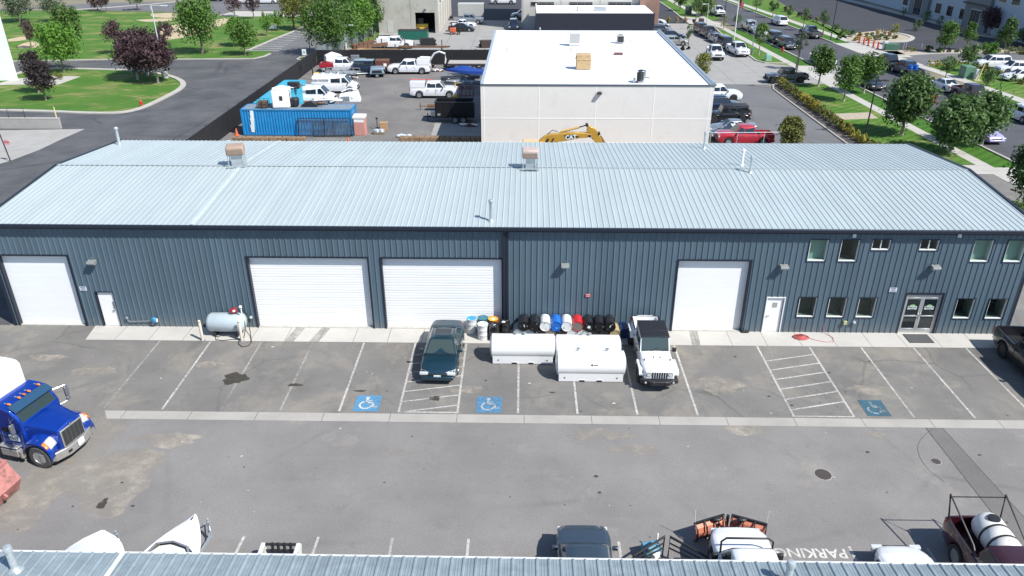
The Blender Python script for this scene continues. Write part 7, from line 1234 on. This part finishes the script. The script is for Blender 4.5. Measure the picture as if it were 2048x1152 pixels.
p = ontop(524, 217); t = thing('scrap_crate', 'wire crate full of brown scrap on the left of the container roof', 'crate', (p.x, p.y + .5, ZT)); q = MB(); q.box(0, 0, .35, .85, .8, .6); q.build('scrap', mat('scrap_brown', (.15, .11, .08), .9, .2, var=.6, vs=9, bump=1), t, bevel=.05); q = MB(); [q.tube((-.5, y, z), (.5, y, z), .02, 5) for y in (-.45, .45) for z in (.05, .4, .75)]; [q.tube((x, y, 0), (x, y, .78), .025, 5) for x in (-.5, 0, .5) for y in (-.45, .45)]; q.build('cage', DSTEEL, t)
p = ontop(698, 206); t = thing('air_unit', 'white box unit with a grey grille at the right end of the container roof', 'air unit', (p.x - .1, p.y + .9, ZT), R(6)); q = MB(); q.prism([(-1.0, 0), (-.95, .7), (.9, .95), (1.15, 0)], -.65, .65); q.build('casing', WHITE, t, bevel=.06); q = MB(); q.bx(-.85, .05, -.67, -.65, .12, .6); q.build('grille', GREY, t, False); q = MB(); q.ball(.35, -.6, .5, .18, .1, .18); q.path([(-.8, .3, .9), (0, .4, 1.2), (.9, .2, 1.05)], .05); q.build('duct', WHITE, t)
p = ontop(640, 215); t = thing('snowmobile', 'small dark motorbike like wreck lying on the container roof', 'wreck', (p.x - 1.2, p.y + .4, ZT), R(4)); q = MB(); q.prism([(-.8, .1), (-.3, .45), (.3, .6), (.8, .3), (.9, .05)], -.22, .22); q.build('body', BLACK, t, bevel=.05); q = MB(); q.box(-.1, 0, .5, .8, .3, .12, .1); q.tube((.9, 0, .35), (1.5, .1, .3), .12); q.build('seat', RUST, t, bevel=.03)
p = ontop(650, 212); t = thing('plastic_sheeting', 'white sheeting and panels piled in the middle of the container roof', 'sheeting', (p.x - .2, p.y + .9, ZT), R(2)); q = MB(); [q.box(rnd.uniform(-.9, .9), rnd.uniform(-.4, .5), .2 + i * .06, rnd.uniform(.9, 1.7), rnd.uniform(.5, .9), .07, rnd.uniform(-.4, .4)) for i in range(9)]; q.build('sheet', WHITE, t, False); q = MB(); [q.tube((rnd.uniform(-1, 0), rnd.uniform(-.5, .5), .6), (rnd.uniform(0, 1.2), rnd.uniform(-.5, .5), .9), .035) for i in range(5)]; q.build('tube', WHITE, t)
p = ontop(585, 178); t = thing('scrap_rack', 'black scrap frame on the far end of the sky blue container', 'scrap', (p.x, p.y + .6, 2.6)); q = MB(); q.box(0, 0, .35, 1.2, .7, .7); q.build('frame', BLACK, t, bevel=.03); q = MB(); [q.tube((rnd.uniform(-1, -.2), rnd.uniform(-.6, .6), .1), (rnd.uniform(.2, 1.6), rnd.uniform(-.6, .6), .4), .05) for i in range(8)]; q.build('scrap', RUST, t)
# barred gate panels leaning on the container
for i, (xa, w, z, l) in enumerate(((-20.1, 5.2, 1.75, 'wide black barred gate panel leaning on the blue container, in front'), (-19.2, 4.0, 2.05, 'black barred gate panel leaning behind the front one'))):
    t = thing('gate_panel', l, 'gate panel', (xa, 38.2 + i * .25, 0.05), 0, 'gate panels leaning on the container'); LM = Matrix.Rotation(R(-14), 4, 'X') @ Matrix.Rotation(R(-2.5 * i), 4, 'Y'); q = MB(); [q.bx(-w / 2, w / 2, -.03, .03, zz, zz + .07, LM) for zz in (.05, z)]; [q.bx(x - .035, x + .035, -.03, .03, .05, z, LM) for x in (-w / 2, 0, w / 2)]; q.build('frame', DSTEEL, t, False); q = MB(); n = int(w / .13); [q.bx(-w / 2 + k * w / n - .012, -w / 2 + k * w / n + .012, -.012, .012, .08, z, LM) for k in range(n)]; q.build('bars', mat('bar_grey', (.20, .22, .23), .5, .4), t, False)
t = thing('salmon_cabinet', 'salmon pink tall box with a white lid beside the blue container', 'cabinet', (-16.68, 39.35, 0), R(-2)); q = MB(); q.bx(-.55, .55, -.5, .5, 0, 1.75); q.build('box', mat('pale_salmon', (.52, .25, .21), .7, var=.08), t, bevel=.03); q = MB(); q.bx(-.60, .60, -.56, .56, 1.75, 1.98); q.bx(-.5, .5, -.51, -.5, 1.35, 1.7); q.build('lid', WHITE, t, bevel=.02)
p = at(757, 270); t = thing('bagged_goods', 'silver wrapped sacks on a pallet in the yard', 'sacks', (p.x, p.y + .5, 0), R(5)); q = MB(); [q.ball(-.25 + .45 * (i % 2), -.15 + .3 * (i // 2 % 2), .25 + .16 * (i // 4), .36, .25, .14) for i in range(6)]; q.build('sack', mat('sack_silver', (.38, .42, .45), .4, .2, var=.2, vs=8), t); q = MB(); q.box(0, 0, .07, 1.1, .9, .12); q.build('pallet', mat('pallet_wood', (.20, .15, .10), .9), t)
yardbox('crate', 'brown cardboard carton stack behind the silver sacks', 'box', 767, 262, .8, .7, .75, MATS['cardboard'], 10, parts=('carton', 'flap'))
p = at(757, 262); t = thing('hand_truck', 'small grey pump jack standing behind the sacks', 'jack', (p.x - .2, p.y + .5, 0)); q = MB(); q.tube((0, 0, .1), (0, .1, 1.1), .04); q.box(0, 0, .12, .5, .7, .08); q.ball(0, .1, 1.15, .14, .05, .1); q.build('jack', DSTEEL, t); q = MB(); [q.tube((x - .04, -.3, .08), (x + .04, -.3, .08), .08, 10) for x in (-.2, .2)]; q.build('roller', BLACK, t)
p = at(808, 276); t = thing('tarp_bundle', 'crumpled pale tarp bundle on the yard edge', 'tarp', (p.x, p.y + .3, 0)); q = MB(); [q.ball(rnd.uniform(-.5, .5), rnd.uniform(-.25, .25), .14, .32, .25, .17, 8, 6) for i in range(7)]; q.build('bundle', mat('tarp_pale', (.48, .54, .58), .6, var=.25, vs=6, bump=1, bs=8), t, angle=20); q = MB(); q.path([(-.6, 0, .2), (0, .1, .34), (.6, 0, .18)], .02); q.build('rope', BLACK, t)
for px, py, l in ((474, 271, 'orange traffic cone at the left end of the blue container'), (697, 289, 'leaning orange traffic cone near the gate panels')):
    p = at(px, py); t = thing('traffic_cone', l, 'cone', (p.x, p.y, 0), 0, 'orange traffic cones in the yard'); q = MB(); q.lathe([(.20, .03), (.17, .05), (.05, .72), (.001, .73)], 14); q.build('cone', mat('cone_orange', (.62, .13, .04), .6), t); q = MB(); q.box(0, 0, .02, .45, .45, .04); q.build('base', MATS['cone_orange'], t)
for px, py, n, l in ((485, 283, 9, 'heap of white and grey scrap by the leftmost cone'), (472, 290, 6, 'small scrap pile at the corner of the yard by the lane fence'), (935, 252, 5, 'dark clutter on the ground below the dump trailer'), (875, 143, 8, 'debris heap below the white digger arm'), (700, 158, 6, 'planks scattered before the flat trailer'), (650, 152, 7, 'junk heap at the fence behind the rear van'), (900, 136, 5, 'loose boards by the black back fence'), (790, 106, 8, 'timber offcuts between the beam racks'), (705, 118, 7, 'mixed scrap heap in the far corner of the side fence')):
    p = at(px, py); t = thing('scrap_pile', l, 'scrap', (p.x, p.y, 0)); q = MB(); [q.box(rnd.uniform(-.8, .8), rnd.uniform(-.3, .5), .12 + rnd.random() * .2, rnd.uniform(.3, .9), rnd.uniform(.1, .3), .1, rnd.uniform(-1, 1)) for i in range(n)]; q.build('board', WHITE, t, False); q = MB(); [q.box(rnd.uniform(-.8, .8), rnd.uniform(-.3, .5), .1 + rnd.random() * .2, rnd.uniform(.2, .5), rnd.uniform(.1, .3), .16, rnd.uniform(-1, 1)) for i in range(n)]; q.build('rubble', RUST, t, False)
# yellow excavator behind the workshop
EY = 24.0; t = thing('excavator', 'yellow excavator whose black panelled boom rises behind the workshop roof', 'excavator', (-2.4, EY, 0)); EYL = mat('excavator_yellow', (.50, .29, .045), .45, .05, .2, var=.12, vs=3)
def ex(x, y): q = aty(1030 + x / 9.6, 230 + y / 9.6, EY); return (q.x + 2.4, q.z)
boomp = [ex(380, 640), ex(420, 560), ex(480, 470), ex(560, 400), ex(650, 365), ex(820, 350), ex(1000, 330), ex(1380, 335), ex(1470, 370), ex(1430, 400), ex(1380, 425), ex(1260, 430), ex(1000, 480), ex(760, 520), ex(640, 570), ex(560, 620), ex(540, 660), ex(380, 900), ex(250, 900)]
q = MB(); q.prism(boomp, -.22, .22); q.build('boom', EYL, t, bevel=.03)
q = MB(); q.prism([ex(1370, 300), ex(1400, 190), ex(1560, 270), ex(1640, 420), ex(1720, 600), ex(1850, 900), ex(1700, 900), ex(1560, 560), ex(1480, 440), ex(1460, 380)], -.18, .18); q.build('stick', EYL, t, bevel=.03)
def P3(x, y, d=0): a, b_ = ex(x, y); return (a, d, b_)
q = MB(); q.tube(P3(870, 320), P3(1230, 235), .10, 10); a_ = q.build('cylinder', mat('cylinder_pale', (.55, .38, .14), .4), t); q = MB(); q.tube(P3(1230, 235), P3(1390, 190), .05, 8); q.tube(P3(1380, 190, -.2), P3(1380, 190, .2), .12, 12); q.build('rod', DSTEEL, a_)
q = MB(); q.tube(P3(640, 440, -.3), P3(520, 640, -.3), .09, 8); q.build('lift_cylinder', DSTEEL, t); q = MB(); q.tube(P3(745, 430, -.26), P3(690, 520, -.26), .05, 8); q.path([P3(620, 370), P3(720, 290), P3(820, 320)], .03); q.path([P3(1450, 420), P3(1530, 500), P3(1600, 420)], .03); q.tube(P3(1430, 390, -.25), P3(1430, 390, .25), .12, 12); q.tube(P3(1610, 350, -.2), P3(1610, 350, .2), .11, 12); q.build('hydraulic_hose', BLACK, t); q = MB(); q.tube(P3(1640, 400), P3(1780, 640), .09, 8); q.build('bucket_cylinder', mat('cyl_brown', (.22, .12, .06), .5), t)
q = MB(); q.prism([ex(935, 375), ex(1090, 372), ex(1150, 378), ex(1240, 405), ex(1120, 430), ex(1000, 465)], -.235, -.222); o_ = q.build('black_panel', BLACK, t, False); c_ = ex(1070, 415); text('CAT', 'lettering', .46, SGNW, o_, Matrix.Translation((c_[0], -.242, c_[1])) @ Matrix.Rotation(R(-5), 4, 'Y') @ MX90, .004, bold=.018)
q = MB(); c0 = ex(150, 500); c1 = ex(420, 500); q.bx(c0[0], c0[0] + 1.9, -.9, .7, 1.2, c0[1]); q.build('cab', mat('cab_cream', (.55, .42, .24), .5), t, bevel=.06); q = MB(); q.bx(c0[0] + .35, c0[0] + 1.55, -.92, -.90, 1.6, c0[1] - .28); q.build('cab_window', GLASS, t, False)
q = MB(); q.bx(-2.2, 1.6, -1.3, 1.3, 1.0, 2.2); q.build('house', EYL, t, bevel=.1); q = MB(); [q.bx(-1.9, 2.1, s * 1.3 - .3, s * 1.3 + .3, .0, .9) for s in (-1, 1)]; q.build('track', BLACK, t, bevel=.25)
bk = ex(1800, 900); q = MB(); q.prism([(bk[0] - .5, .1), (bk[0] + .6, .1), (bk[0] + .8, 1.0), (bk[0] - .1, 1.3)], -.5, .5); q.build('bucket', DSTEEL, t, bevel=.03)
p0 = aty(1172, 290, 26); t = thing('scaffold_frame', 'thin grey pipe frame behind the excavator arm', 'pipe frame', (p0.x, 26, 0)); q = MB(); q.path([(0, 0, 0), (0, 0, p0.z + .05), (2.2, 0, p0.z + .05), (2.2, 0, 0)], .06); q.build('frame', GREY, t); q = MB(); q.tube((0, 0, 1.2), (2.2, 0, 1.2), .04); q.build('brace', GREY, t)
# ------------------------------------------------------------------ parked vehicles to the right and far off
g1 = 'vehicles parked along the warehouse side'
rowcar(1484, 205, 0, 'pickup', PC['white'], 'white pickup nosing out beside the warehouse corner', g1, style='black'); rowcar(1484, 226, 0, 'suv', PC['navy'], 'dark navy suv parked between the white pickup and the black off-roader', g1)
p = at(1498, 249); offroad('black boxy off-roader with a spare wheel on its tail', (p.x - 2.2, p.y + .9, .01), 180, PC['black'], False, 4.7, g1)
rowcar(1514, 272, 180, 'sedan', PC['silver'], 'silver sedan parked next to the black off-roader', g1); rowcar(1521, 285, 180, 'sedan', PC['navy'], 'dark blue car with a white roof between the silver sedan and the red pickup', g1, roofcol=PC['white']); rowcar(1547, 294, 180, 'pickup', PC['red'], 'red pickup with a red bed cover nearest the workshop', g1, style='steel', L=5.3)
q = MB(); 
g2 = 'cars parked along the office front'
rowcar(1377, 92, 0, 'wagon', PC['gold'], 'champagne hatchback suv in front of the lot planter', g2, L=4.7); rowcar(1372, 80, 0, 'sedan', PC['navy'], 'dark blue sedan behind the champagne one', g2); rowcar(1345, 70, 0, 'suv', PC['grey'], 'dark green grey suv by the brick pier', g2); rowcar(1341, 58, 0, 'wagon', PC['silver'], 'silver car furthest back by the brick pier', g2); rowcar(1332, 50, 0, 'sedan', PC['white'], 'white car half hidden at the brick pier', g2)
g3 = 'vehicles nosed towards the front walk'
for px, py, kd, c, l in ((1407, 70, 'suv', 'grey', 'dark grey suv at the far end of the front row, bright sky in its windscreen'), (1422, 79, 'pickup', 'grey', 'dark grey pickup second in the front row'), (1438, 89, 'sedan', 'silver', 'silver sedan in the middle of the front row'), (1457, 101, 'boxy', 'black', 'black boxy suv in the front row beside the white pickup'), (1483, 115, 'pickup', 'white', 'white heavy pickup at the near end of the front row')): vehicle(kd, l, place(px, py, 276, kd), 276, PC[c], g3, grille='chrome' if c == 'white' else 'black', bumper='chrome' if c == 'white' else None)
vehicle('pickup', 'silver white pickup driving down the concrete lot', place(1437, 122, 267, 'pickup'), 267, PC['white'], 'moving and lone vehicles')
p = at(1575, 168); offroad('dark blue grey off-road pickup crossing the driveway', (p.x, p.y + .9, .012), 180, PC['grey'], True, 5.5)
g4 = 'vehicles parked along the street'
def st(side, py, px, kd, c, l, head, **k):
    p = at(px, py); Y = p.y + SPEC[kd]['L'] / 2; X = (SX('nk', Y) + 1.35) if side == 'n' else (SX('fk', Y) - 1.35); return vehicle(kd, l, (X, Y, .006), head, PC[c], g4, **k)
st('n', 34, 1432, 'pickup', 'white', 'white pickup on the street at the far end by the dark pole', 273); st('n', 66, 1500, 'pickup', 'silver', 'silver pickup parked behind the white sedan by the lamp pole', 273); st('n', 74, 1512, 'sedan', 'white', 'white sedan partly hidden by a street tree', 273, L=4.2); st('n', 90, 1553, 'boxy', 'black', 'black suv parked just behind the dark grey one', 273); st('n', 101, 1573, 'suv', 'grey', 'dark grey suv parked by the red hydrant', 273)
st('n', 137, 1640, 'pickup', 'white', 'white pickup mostly hidden behind street trees', 273); st('n', 183, 1750, 'sedan', 'black', 'black sedan parked under the street trees', 273)
st('f', 53, 1562, 'suv', 'white', 'white suv parked across the street, tail to us', 94); st('f', 79, 1634, 'pickup', 'grey', 'grey pickup parked across the street by the dark pole', 94); st('f', 143, 1795, 'pickup', 'black', 'black pickup across the street before the one with blue barrels', 94)
t, sp = st('f', 158, 1835, 'pickup', 'navy', 'dark blue pickup carrying blue barrels across the street', 94)
for i in range(2): q = MB(); p = t.location + Vector((-.35 + .7 * i, -1.8, 0)); drum((p.x, p.y, .72), 'blue', 'blue', 'bright blue barrel in the dark pickup bed, ' + ('left one' if i == 0 else 'right one'), group='barrels in the dark pickup')
st('f', 188, 1905, 'sedan', 'white', 'white sedan parked across the street behind the maroon pickup', 94); st('f', 212, 1960, 'pickup', 'maroon', 'maroon pickup parked across the street, bed towards the white sedan', 273)
p = at(1985, 288); vehicle('sedan', 'white car, its violet glint mixed into the paint, behind the big leafy tree', (p.x, p.y + 2, .006), 273, mat('paint_white_violet_glint', (.42, .38, .62), .3, .2, 1), g4); p = at(2056, 250); vehicle('suv', 'white vehicle on the street cut off by the right edge', (p.x + .4, p.y + 2, .006), 94, PC['white'], g4)  # white car; the violet glint is mixed into its body colour
g5 = 'white cars in the right hand lot'
rowcar(2024, 138, 180, 'suv', PC['white'], 'white suv with roof rails in the right hand lot', g5); rowcar(2072, 150, 180, 'suv', PC['white'], 'white suv behind the hedge, second in the right hand lot', g5, L=4.9); rowcar(2084, 164, 180, 'sedan', PC['white'], 'white sedan nearest the hedge at the right edge', g5)
g6 = 'cars by the concrete hall'
rowcar(967, 49, 0, 'pickup', PC['silver'], 'silver pickup beside the concrete hall', g6); rowcar(952, 56, 0, 'sedan', PC['white'], 'white car beside the concrete hall', g6); rowcar(949, 64, 0, 'sedan', PC['black'], 'black sedan nearest the concrete hall corner', g6)
rowcar(1032, 9, 180, 'pickup', PC['white'], 'white pickup on the dark road at the very top', None); p = at(1027, 62); vehicle('suv', 'dark suv facing us at the office corner', (p.x, p.y + 2.4, .01), 270, PC['navy']); p = at(1040, 40); vehicle('suv', 'grey suv half hidden behind the office corner', (p.x + .6, p.y + 2.4, .01), 180, PC['silver'])
p = at(938, 38); t = thing('box_trailer', 'pale box trailer behind the silver pickup', 'trailer', (p.x + .4, p.y + 1.2, 0)); q = MB(); q.bx(-2.6, 2.6, -1.2, 1.2, .5, 2.9); q.build('box', mat('trailer_pale', (.40, .41, .40), .6, var=.1), t, bevel=.05); q = MB(); q.bx(2.6, 2.64, -1.0, 1.0, .6, 2.8); q.build('door', BLACK, t, False); [wheel(t, 0, s * 1.1, .38, .2, 'steel') for s in (1, -1)]
p = at(911, 70); t = thing('forklift', 'small orange forklift parked by the black sedan', 'forklift', (p.x, p.y + .8, 0)); q = MB(); q.box(-.5, 0, .7, 1.1, 1.0, .9); q.build('body', mat('fork_orange', (.55, .12, .05), .5), t, bevel=.08); q = MB(); [q.tube((x, y, .7), (x, y, 2.0), .04) for x in (-.7, .3) for y in (-.45, .45)]; q.box(-.2, 0, 2.02, 1.2, 1.0, .06); q.box(.75, 0, 1.1, .12, .8, 1.8); q.build('mast', BLACK, t, False); [wheel(t, x, s * .5, .28, .2, 'steel') for x in (-.7, .5) for s in (1, -1)]
p = at(846, 66); t = thing('skid_loader', 'yellow machine standing inside the open hall door', 'machine', (p.x - .3, 109.0, 0)); q = MB(); q.box(0, 0, .9, 2.2, 1.4, 1.0); q.build('body', YL, t, bevel=.1); q = MB(); q.box(-.2, 0, 1.9, 1.0, 1.2, 1.0); q.build('cab', DSTEEL, t, bevel=.05); [wheel(t, x, s * .8, .4, .3, 'steel') for x in (-.7, .7) for s in (1, -1)]
for px, py, kd, c, l in ((430, 3, 'suv', 'navy', 'dark blue suv on the park road'), (500, 8, 'pickup', 'white', 'white pickup crossing at the top beyond the purple trees'), (540, 8, 'van', 'white', 'white van at the top beside the yellow tree')): rowcar(px + 14, py, 0, kd, PC[c], l, 'vehicles on the park road')
# ------------------------------------------------------------------ poles, signs and small street furniture
def pole(px, py, top, r, m, label, arm=0, name='lamp_post', base=0, lamp=True, tx=None):
    p = at(px, py); h = aty(px, top, p.y).z; t = thing(name, label, 'lamp post' if lamp else 'pole', (p.x, p.y, 0)); q = MB(); q.tube((0, 0, 0), (0, 0, h), r * 1.2, 10, r * .8); q.build('pole', m, t)
    if base: q = MB(); q.lathe([(base, 0), (base, .75), (base * .95, .78), (.001, .78)], 16); q.build('base', C_KERB, t)
    if arm: q = MB(); q.box(arm * .5, 0, h, abs(arm), .08, .08); q.box(arm * 1.25, 0, h - .02, abs(arm) * .7, .35, .14); q.build('lamp_head', m, t, bevel=.02)
    return t
LP = mat('lamp_pale', (.55, .58, .58), .5, .2); LD = mat('pole_dark', (.03, .032, .035), .5, .3)
pole(331, 156, 11, .085, LP, 'tall pale lamp post rising through the purple plum trees', 1.3, base=.42); pole(692, 98, 50, .07, LP, 'pale lamp post beside the grey mesh fence', .9, base=.2); pole(627, 160, 71, .07, LD, 'dark lamp post at the yard fence with a long shadow line', .9); pole(1412, 60, 8, .06, LP, 'pale lamp post by the front walk near the brown bin', -.7); pole(1503, 108, 42, .06, LP, 'pale lamp post beside the white heavy pickup', -.8, base=.2)
pole(1587, 182, 66, .06, LD, 'dark lamp pole on the hedge side of the lawn corner', .6); pole(1730, 273, 160, .07, LD, 'dark lamp pole in the lower lawn', .7); pole(1661, 80, -14, .07, LD, 'tall dark pole on the far verge', .0, 'street_pole', lamp=False); pole(1447, 50, -16, .06, LD, 'tall dark pole beside the driveway near the street', .0, 'street_pole', lamp=False); pole(2000, 174, 143, .04, LD, 'dark post with a black box in the right lawn', .35)
p = at(1468, 80); t = thing('flag_pole', 'white flag pole with a hanging red and blue flag', 'flag pole', (p.x, p.y, 0)); q = MB(); q.tube((0, 0, 0), (0, 0, 13), .09, 10, .05); q.build('pole', WHITE, t)
fz = aty(1486, 2, p.y); q = MB(); 
for i in range(7): x0 = .1 + .11 * i; x1 = x0 + .11; y0 = .10 * math.sin(i * 1.3); y1 = .10 * math.sin((i + 1) * 1.3); q.quad((x0, y0, fz.z - .6 - .12 * i), (x1, y1, fz.z - .6 - .12 * (i + 1)), (x1, y1, fz.z + .4 - .10 * (i + 1)), (x0, y0, fz.z + .4 - .10 * i))
o = q.build('flag', mat('flag_red', (.33, .07, .09), .8, var=.5, vs=8), t); q = MB(); q.box(.3, -.12, fz.z + .2, .35, .02, .5); q.build('canton', PC['navy'], t, False)
p = at(610, 119); t = thing('road_sign', 'white square sign on a post at the traffic island', 'sign', (p.x, p.y, 0)); h = aty(610, 98, p.y).z; q = MB(); q.tube((0, 0, 0), (0, 0, h), .04, 8); q.build('post', LP, t); q = MB(); q.box(0, -.05, h - .45, .62, .03, .85); o = q.build('plate', SGNW, t, False); q = MB(); q.box(0, -.07, h - .45, .3, .01, .3); q.build('mark', mat('mark_grey', (.3, .35, .45), .6), o, False)
p = at(546, 60); t = thing('small_sign', 'little pale sign in the grass by the park car park', 'sign', (p.x, p.y, 0)); q = MB(); q.box(0, 0, .6, 1.4, .08, .8); q.build('plate', SGNW, t, False); 
for x in (-.6, .6): q = MB(); q.box(x, 0, .1, .1, .08, .2); q.build('post', GREY, t, False)
p = at(21, 322); t = thing('stop_sign', 'red and white round sign on a leaning dark post at the ramp', 'sign', (p.x, p.y, 0)); z_ = aty(14, 284, p.y); q = MB(); q.tube((0, 0, 0), (-.35, 0, aty(2, 243, p.y).z), .05, 8); q.build('post', LD, t); q = MB(); q.tube((z_.x - p.x, -.05, z_.z), (z_.x - p.x, -.09, z_.z), .30, 8); o = q.build('plate', mat('sign_pink', (.60, .35, .35), .6), t, False); text('STOP', 'lettering', .20, mat('sign_stop_ink', (.45, .03, .05), .5), o, Matrix.Translation((z_.x - p.x, -.10, z_.z)) @ MX90, .003, bold=.006)
# retaining wall and railing at the ramp
A = at(122, 258); B = at(-40, 262); hA = aty(118, 246, A.y).z; t = thing('retaining_wall', 'low pale concrete wall beside the ramp at the left', 'wall', (A.x, A.y, 0)); q = MB(); q.bx(B.x - A.x - 3, 0, 0, .3, 0, 1.05); q.build('wall', C_RAMP, t, bevel=.02); q = MB(); q.bx(B.x - A.x - 3, .02, -.02, .32, 1.05, 1.12); q.build('coping', C_KERB, t, False)
t = thing('railing', 'thin dark pipe railing on top of the low concrete wall', 'railing', (A.x, A.y + .15, 1.1)); q = MB(); q.tube((-12, 0, .95), (-3.5, 0, .95), .025, 6); [q.tube((-12 + i * 1.7, 0, 0), (-12 + i * 1.7, 0, .95), .025, 6) for i in range(6)]; q.build('rail', LD, t); q = MB(); q.tube((-12, 0, .5), (-3.5, 0, .5), .018, 6); q.build('mid_rail', LD, t)
p = at(116, 248); pole(116, 247, 214, .07, mat('pole_yellow', (.60, .56, .28), .6), 'pale yellow post standing at the end of the low wall', 0, 'marker_post', lamp=False)
def hydrant(px, py, label, s=1.0):
    p = at(px, py); t = thing('fire_hydrant', label, 'hydrant', (p.x, p.y, .02), 0, 'red fire hydrants'); t.scale = (s, s, s); RH = mat('hydrant_red', (.50, .03, .02), .4, 0, .3); q = MB(); q.lathe([(.17, 0), (.17, .05), (.11, .06), (.11, .5), (.15, .52), (.15, .57), (.12, .66), (.05, .74), (.04, .80), (.001, .80)], 16); q.build('barrel', RH, t); q = MB(); q.tube((-.24, 0, .42), (.24, 0, .42), .06, 12); q.tube((0, -.22, .38), (0, 0, .38), .08, 12); q.build('nozzle', RH, t)
hydrant(284, 214, 'red hydrant on the kerb of the left lawn island', 1.0); hydrant(1565, 104, 'red hydrant on the verge beside the dark grey suv', 1.0)
def ubox(px, py, w, h, d, m, label, name='utility_box'):
    p = at(px, py); t = thing(name, label, 'utility box', (p.x, p.y + d / 2, .02), 0, 'utility boxes on the verges'); q = MB(); q.box(0, 0, h / 2 + .06, w, d, h); q.build('cabinet', m, t, bevel=.04); q = MB(); q.box(0, 0, .04, w * 1.15, d * 1.15, .08); q.build('plinth', C_KERB, t, False)
GB = mat('box_green', (.06, .14, .09), .5, var=.1); ubox(1783, 102, 2.1, 1.0, 1.2, GB, 'long green metal box on the rock strip beside the drive'); ubox(1770, 101, .6, 1.3, .6, LP, 'white slim cabinet left of the long green box'); ubox(1937, 158, 1.3, 1.5, 1.6, mat('box_green2', (.10, .21, .14), .5, var=.1), 'green cabinet on the right lawn beside a white one'); ubox(1938 + 14, 160, .45, 1.3, .4, LP, 'narrow white cabinet in front of the green cabinet'); ubox(1537, 122, .8, .8, .7, mat('box_mint', (.25, .45, .36), .5), 'mint green box on the lawn near the driveway'); ubox(1377, 31, 1.2, 1.7, 1.0, mat('bin_dark', (.03, .05, .045), .6), 'dark green bin cage by the front walk'); ubox(1403, 47, .9, .8, .8, mat('planter_brown', (.045, .03, .028), .7), 'dark brown planter box near the front walk', 'planter_box')
p = at(1955, 161); t = thing('guy_guard', 'yellow slanted guy wire guard on the right lawn', 'post', (p.x, p.y, 0)); q = MB(); q.tube((0, 0, 0), (.5, .2, 2.2), .09, 8, .07); q.build('guard', mat('guard_yellow', (.62, .48, .16), .5), t); q = MB(); q.box(-.05, 0, .04, .9, .5, .08); q.build('pad', mat('pad_tan', (.5, .42, .25), .8), t)
for i, (px, py) in enumerate(((1718, 86), (1727, 89), (1736, 92), (1746, 95), (1755, 98))):
    p = at(px, py); t = thing('channel_post', ['first', 'second', 'third', 'fourth', 'fifth'][i] + ' orange post from the left closing off the driveway', 'post', (p.x, p.y, .01), 0, 'orange posts closing the driveway'); q = MB(); q.lathe([(.14, 0.05), (.14, 1.0), (.10, 1.1), (.001, 1.12)], 12); q.build('post', mat('post_orange', (.55, .07, .03), .6), t); q = MB(); q.lathe([(.30, 0), (.30, .06), (.14, .08)], 12); q.build('base', BLACK, t)
for px, py, tp, l in ((1806, 99, 84, 'thin white stake left of two on the rock strip'), (1811, 98, 84, 'thin white stake right of two on the rock strip'), (1842, 100, 87, 'thin white stake beside the dark ball bushes'), (117 + 185, 0 + 20, 8, 'thin white post in the park grass')):
    p = at(px, py); h = aty(px, tp, p.y).z; t = thing('stake', l, 'stake', (p.x, p.y, 0)); q = MB(); q.tube((0, 0, 0), (0, 0, h), .04, 6); q.build('stake', LP, t); q = MB(); q.tube((0, 0, h - .1), (0, 0, h), .06, 6); q.build('cap', LP, t)
p = at(2000, 400); t = thing('dumpster', 'dark green dumpster half hidden by the right end of the roof', 'dumpster', (28.9, 20.5, 0)); q = MB(); q.bx(-1.6, 1.6, -.9, .9, .1, 1.6); q.build('hull', mat('dumpster_dark', (.012, .03, .028), .6, var=.2), t, bevel=.04); q = MB(); q.bx(-1.65, 1.65, -.95, .95, 1.6, 1.68); q.build('lid', DSTEEL, t, bevel=.02)
t = thing('concrete_wall', 'pale concrete enclosure wall near the right roof edge', 'wall', (29.6, 17.2, 0)); q = MB(); q.bx(-2.4, 3.4, -.12, .12, 0, 1.5); q.build('wall', C_RAMP, t, False); q = MB(); q.bx(-2.45, 3.45, -.15, .15, 1.5, 1.6); q.build('coping', C_KERB, t, False)
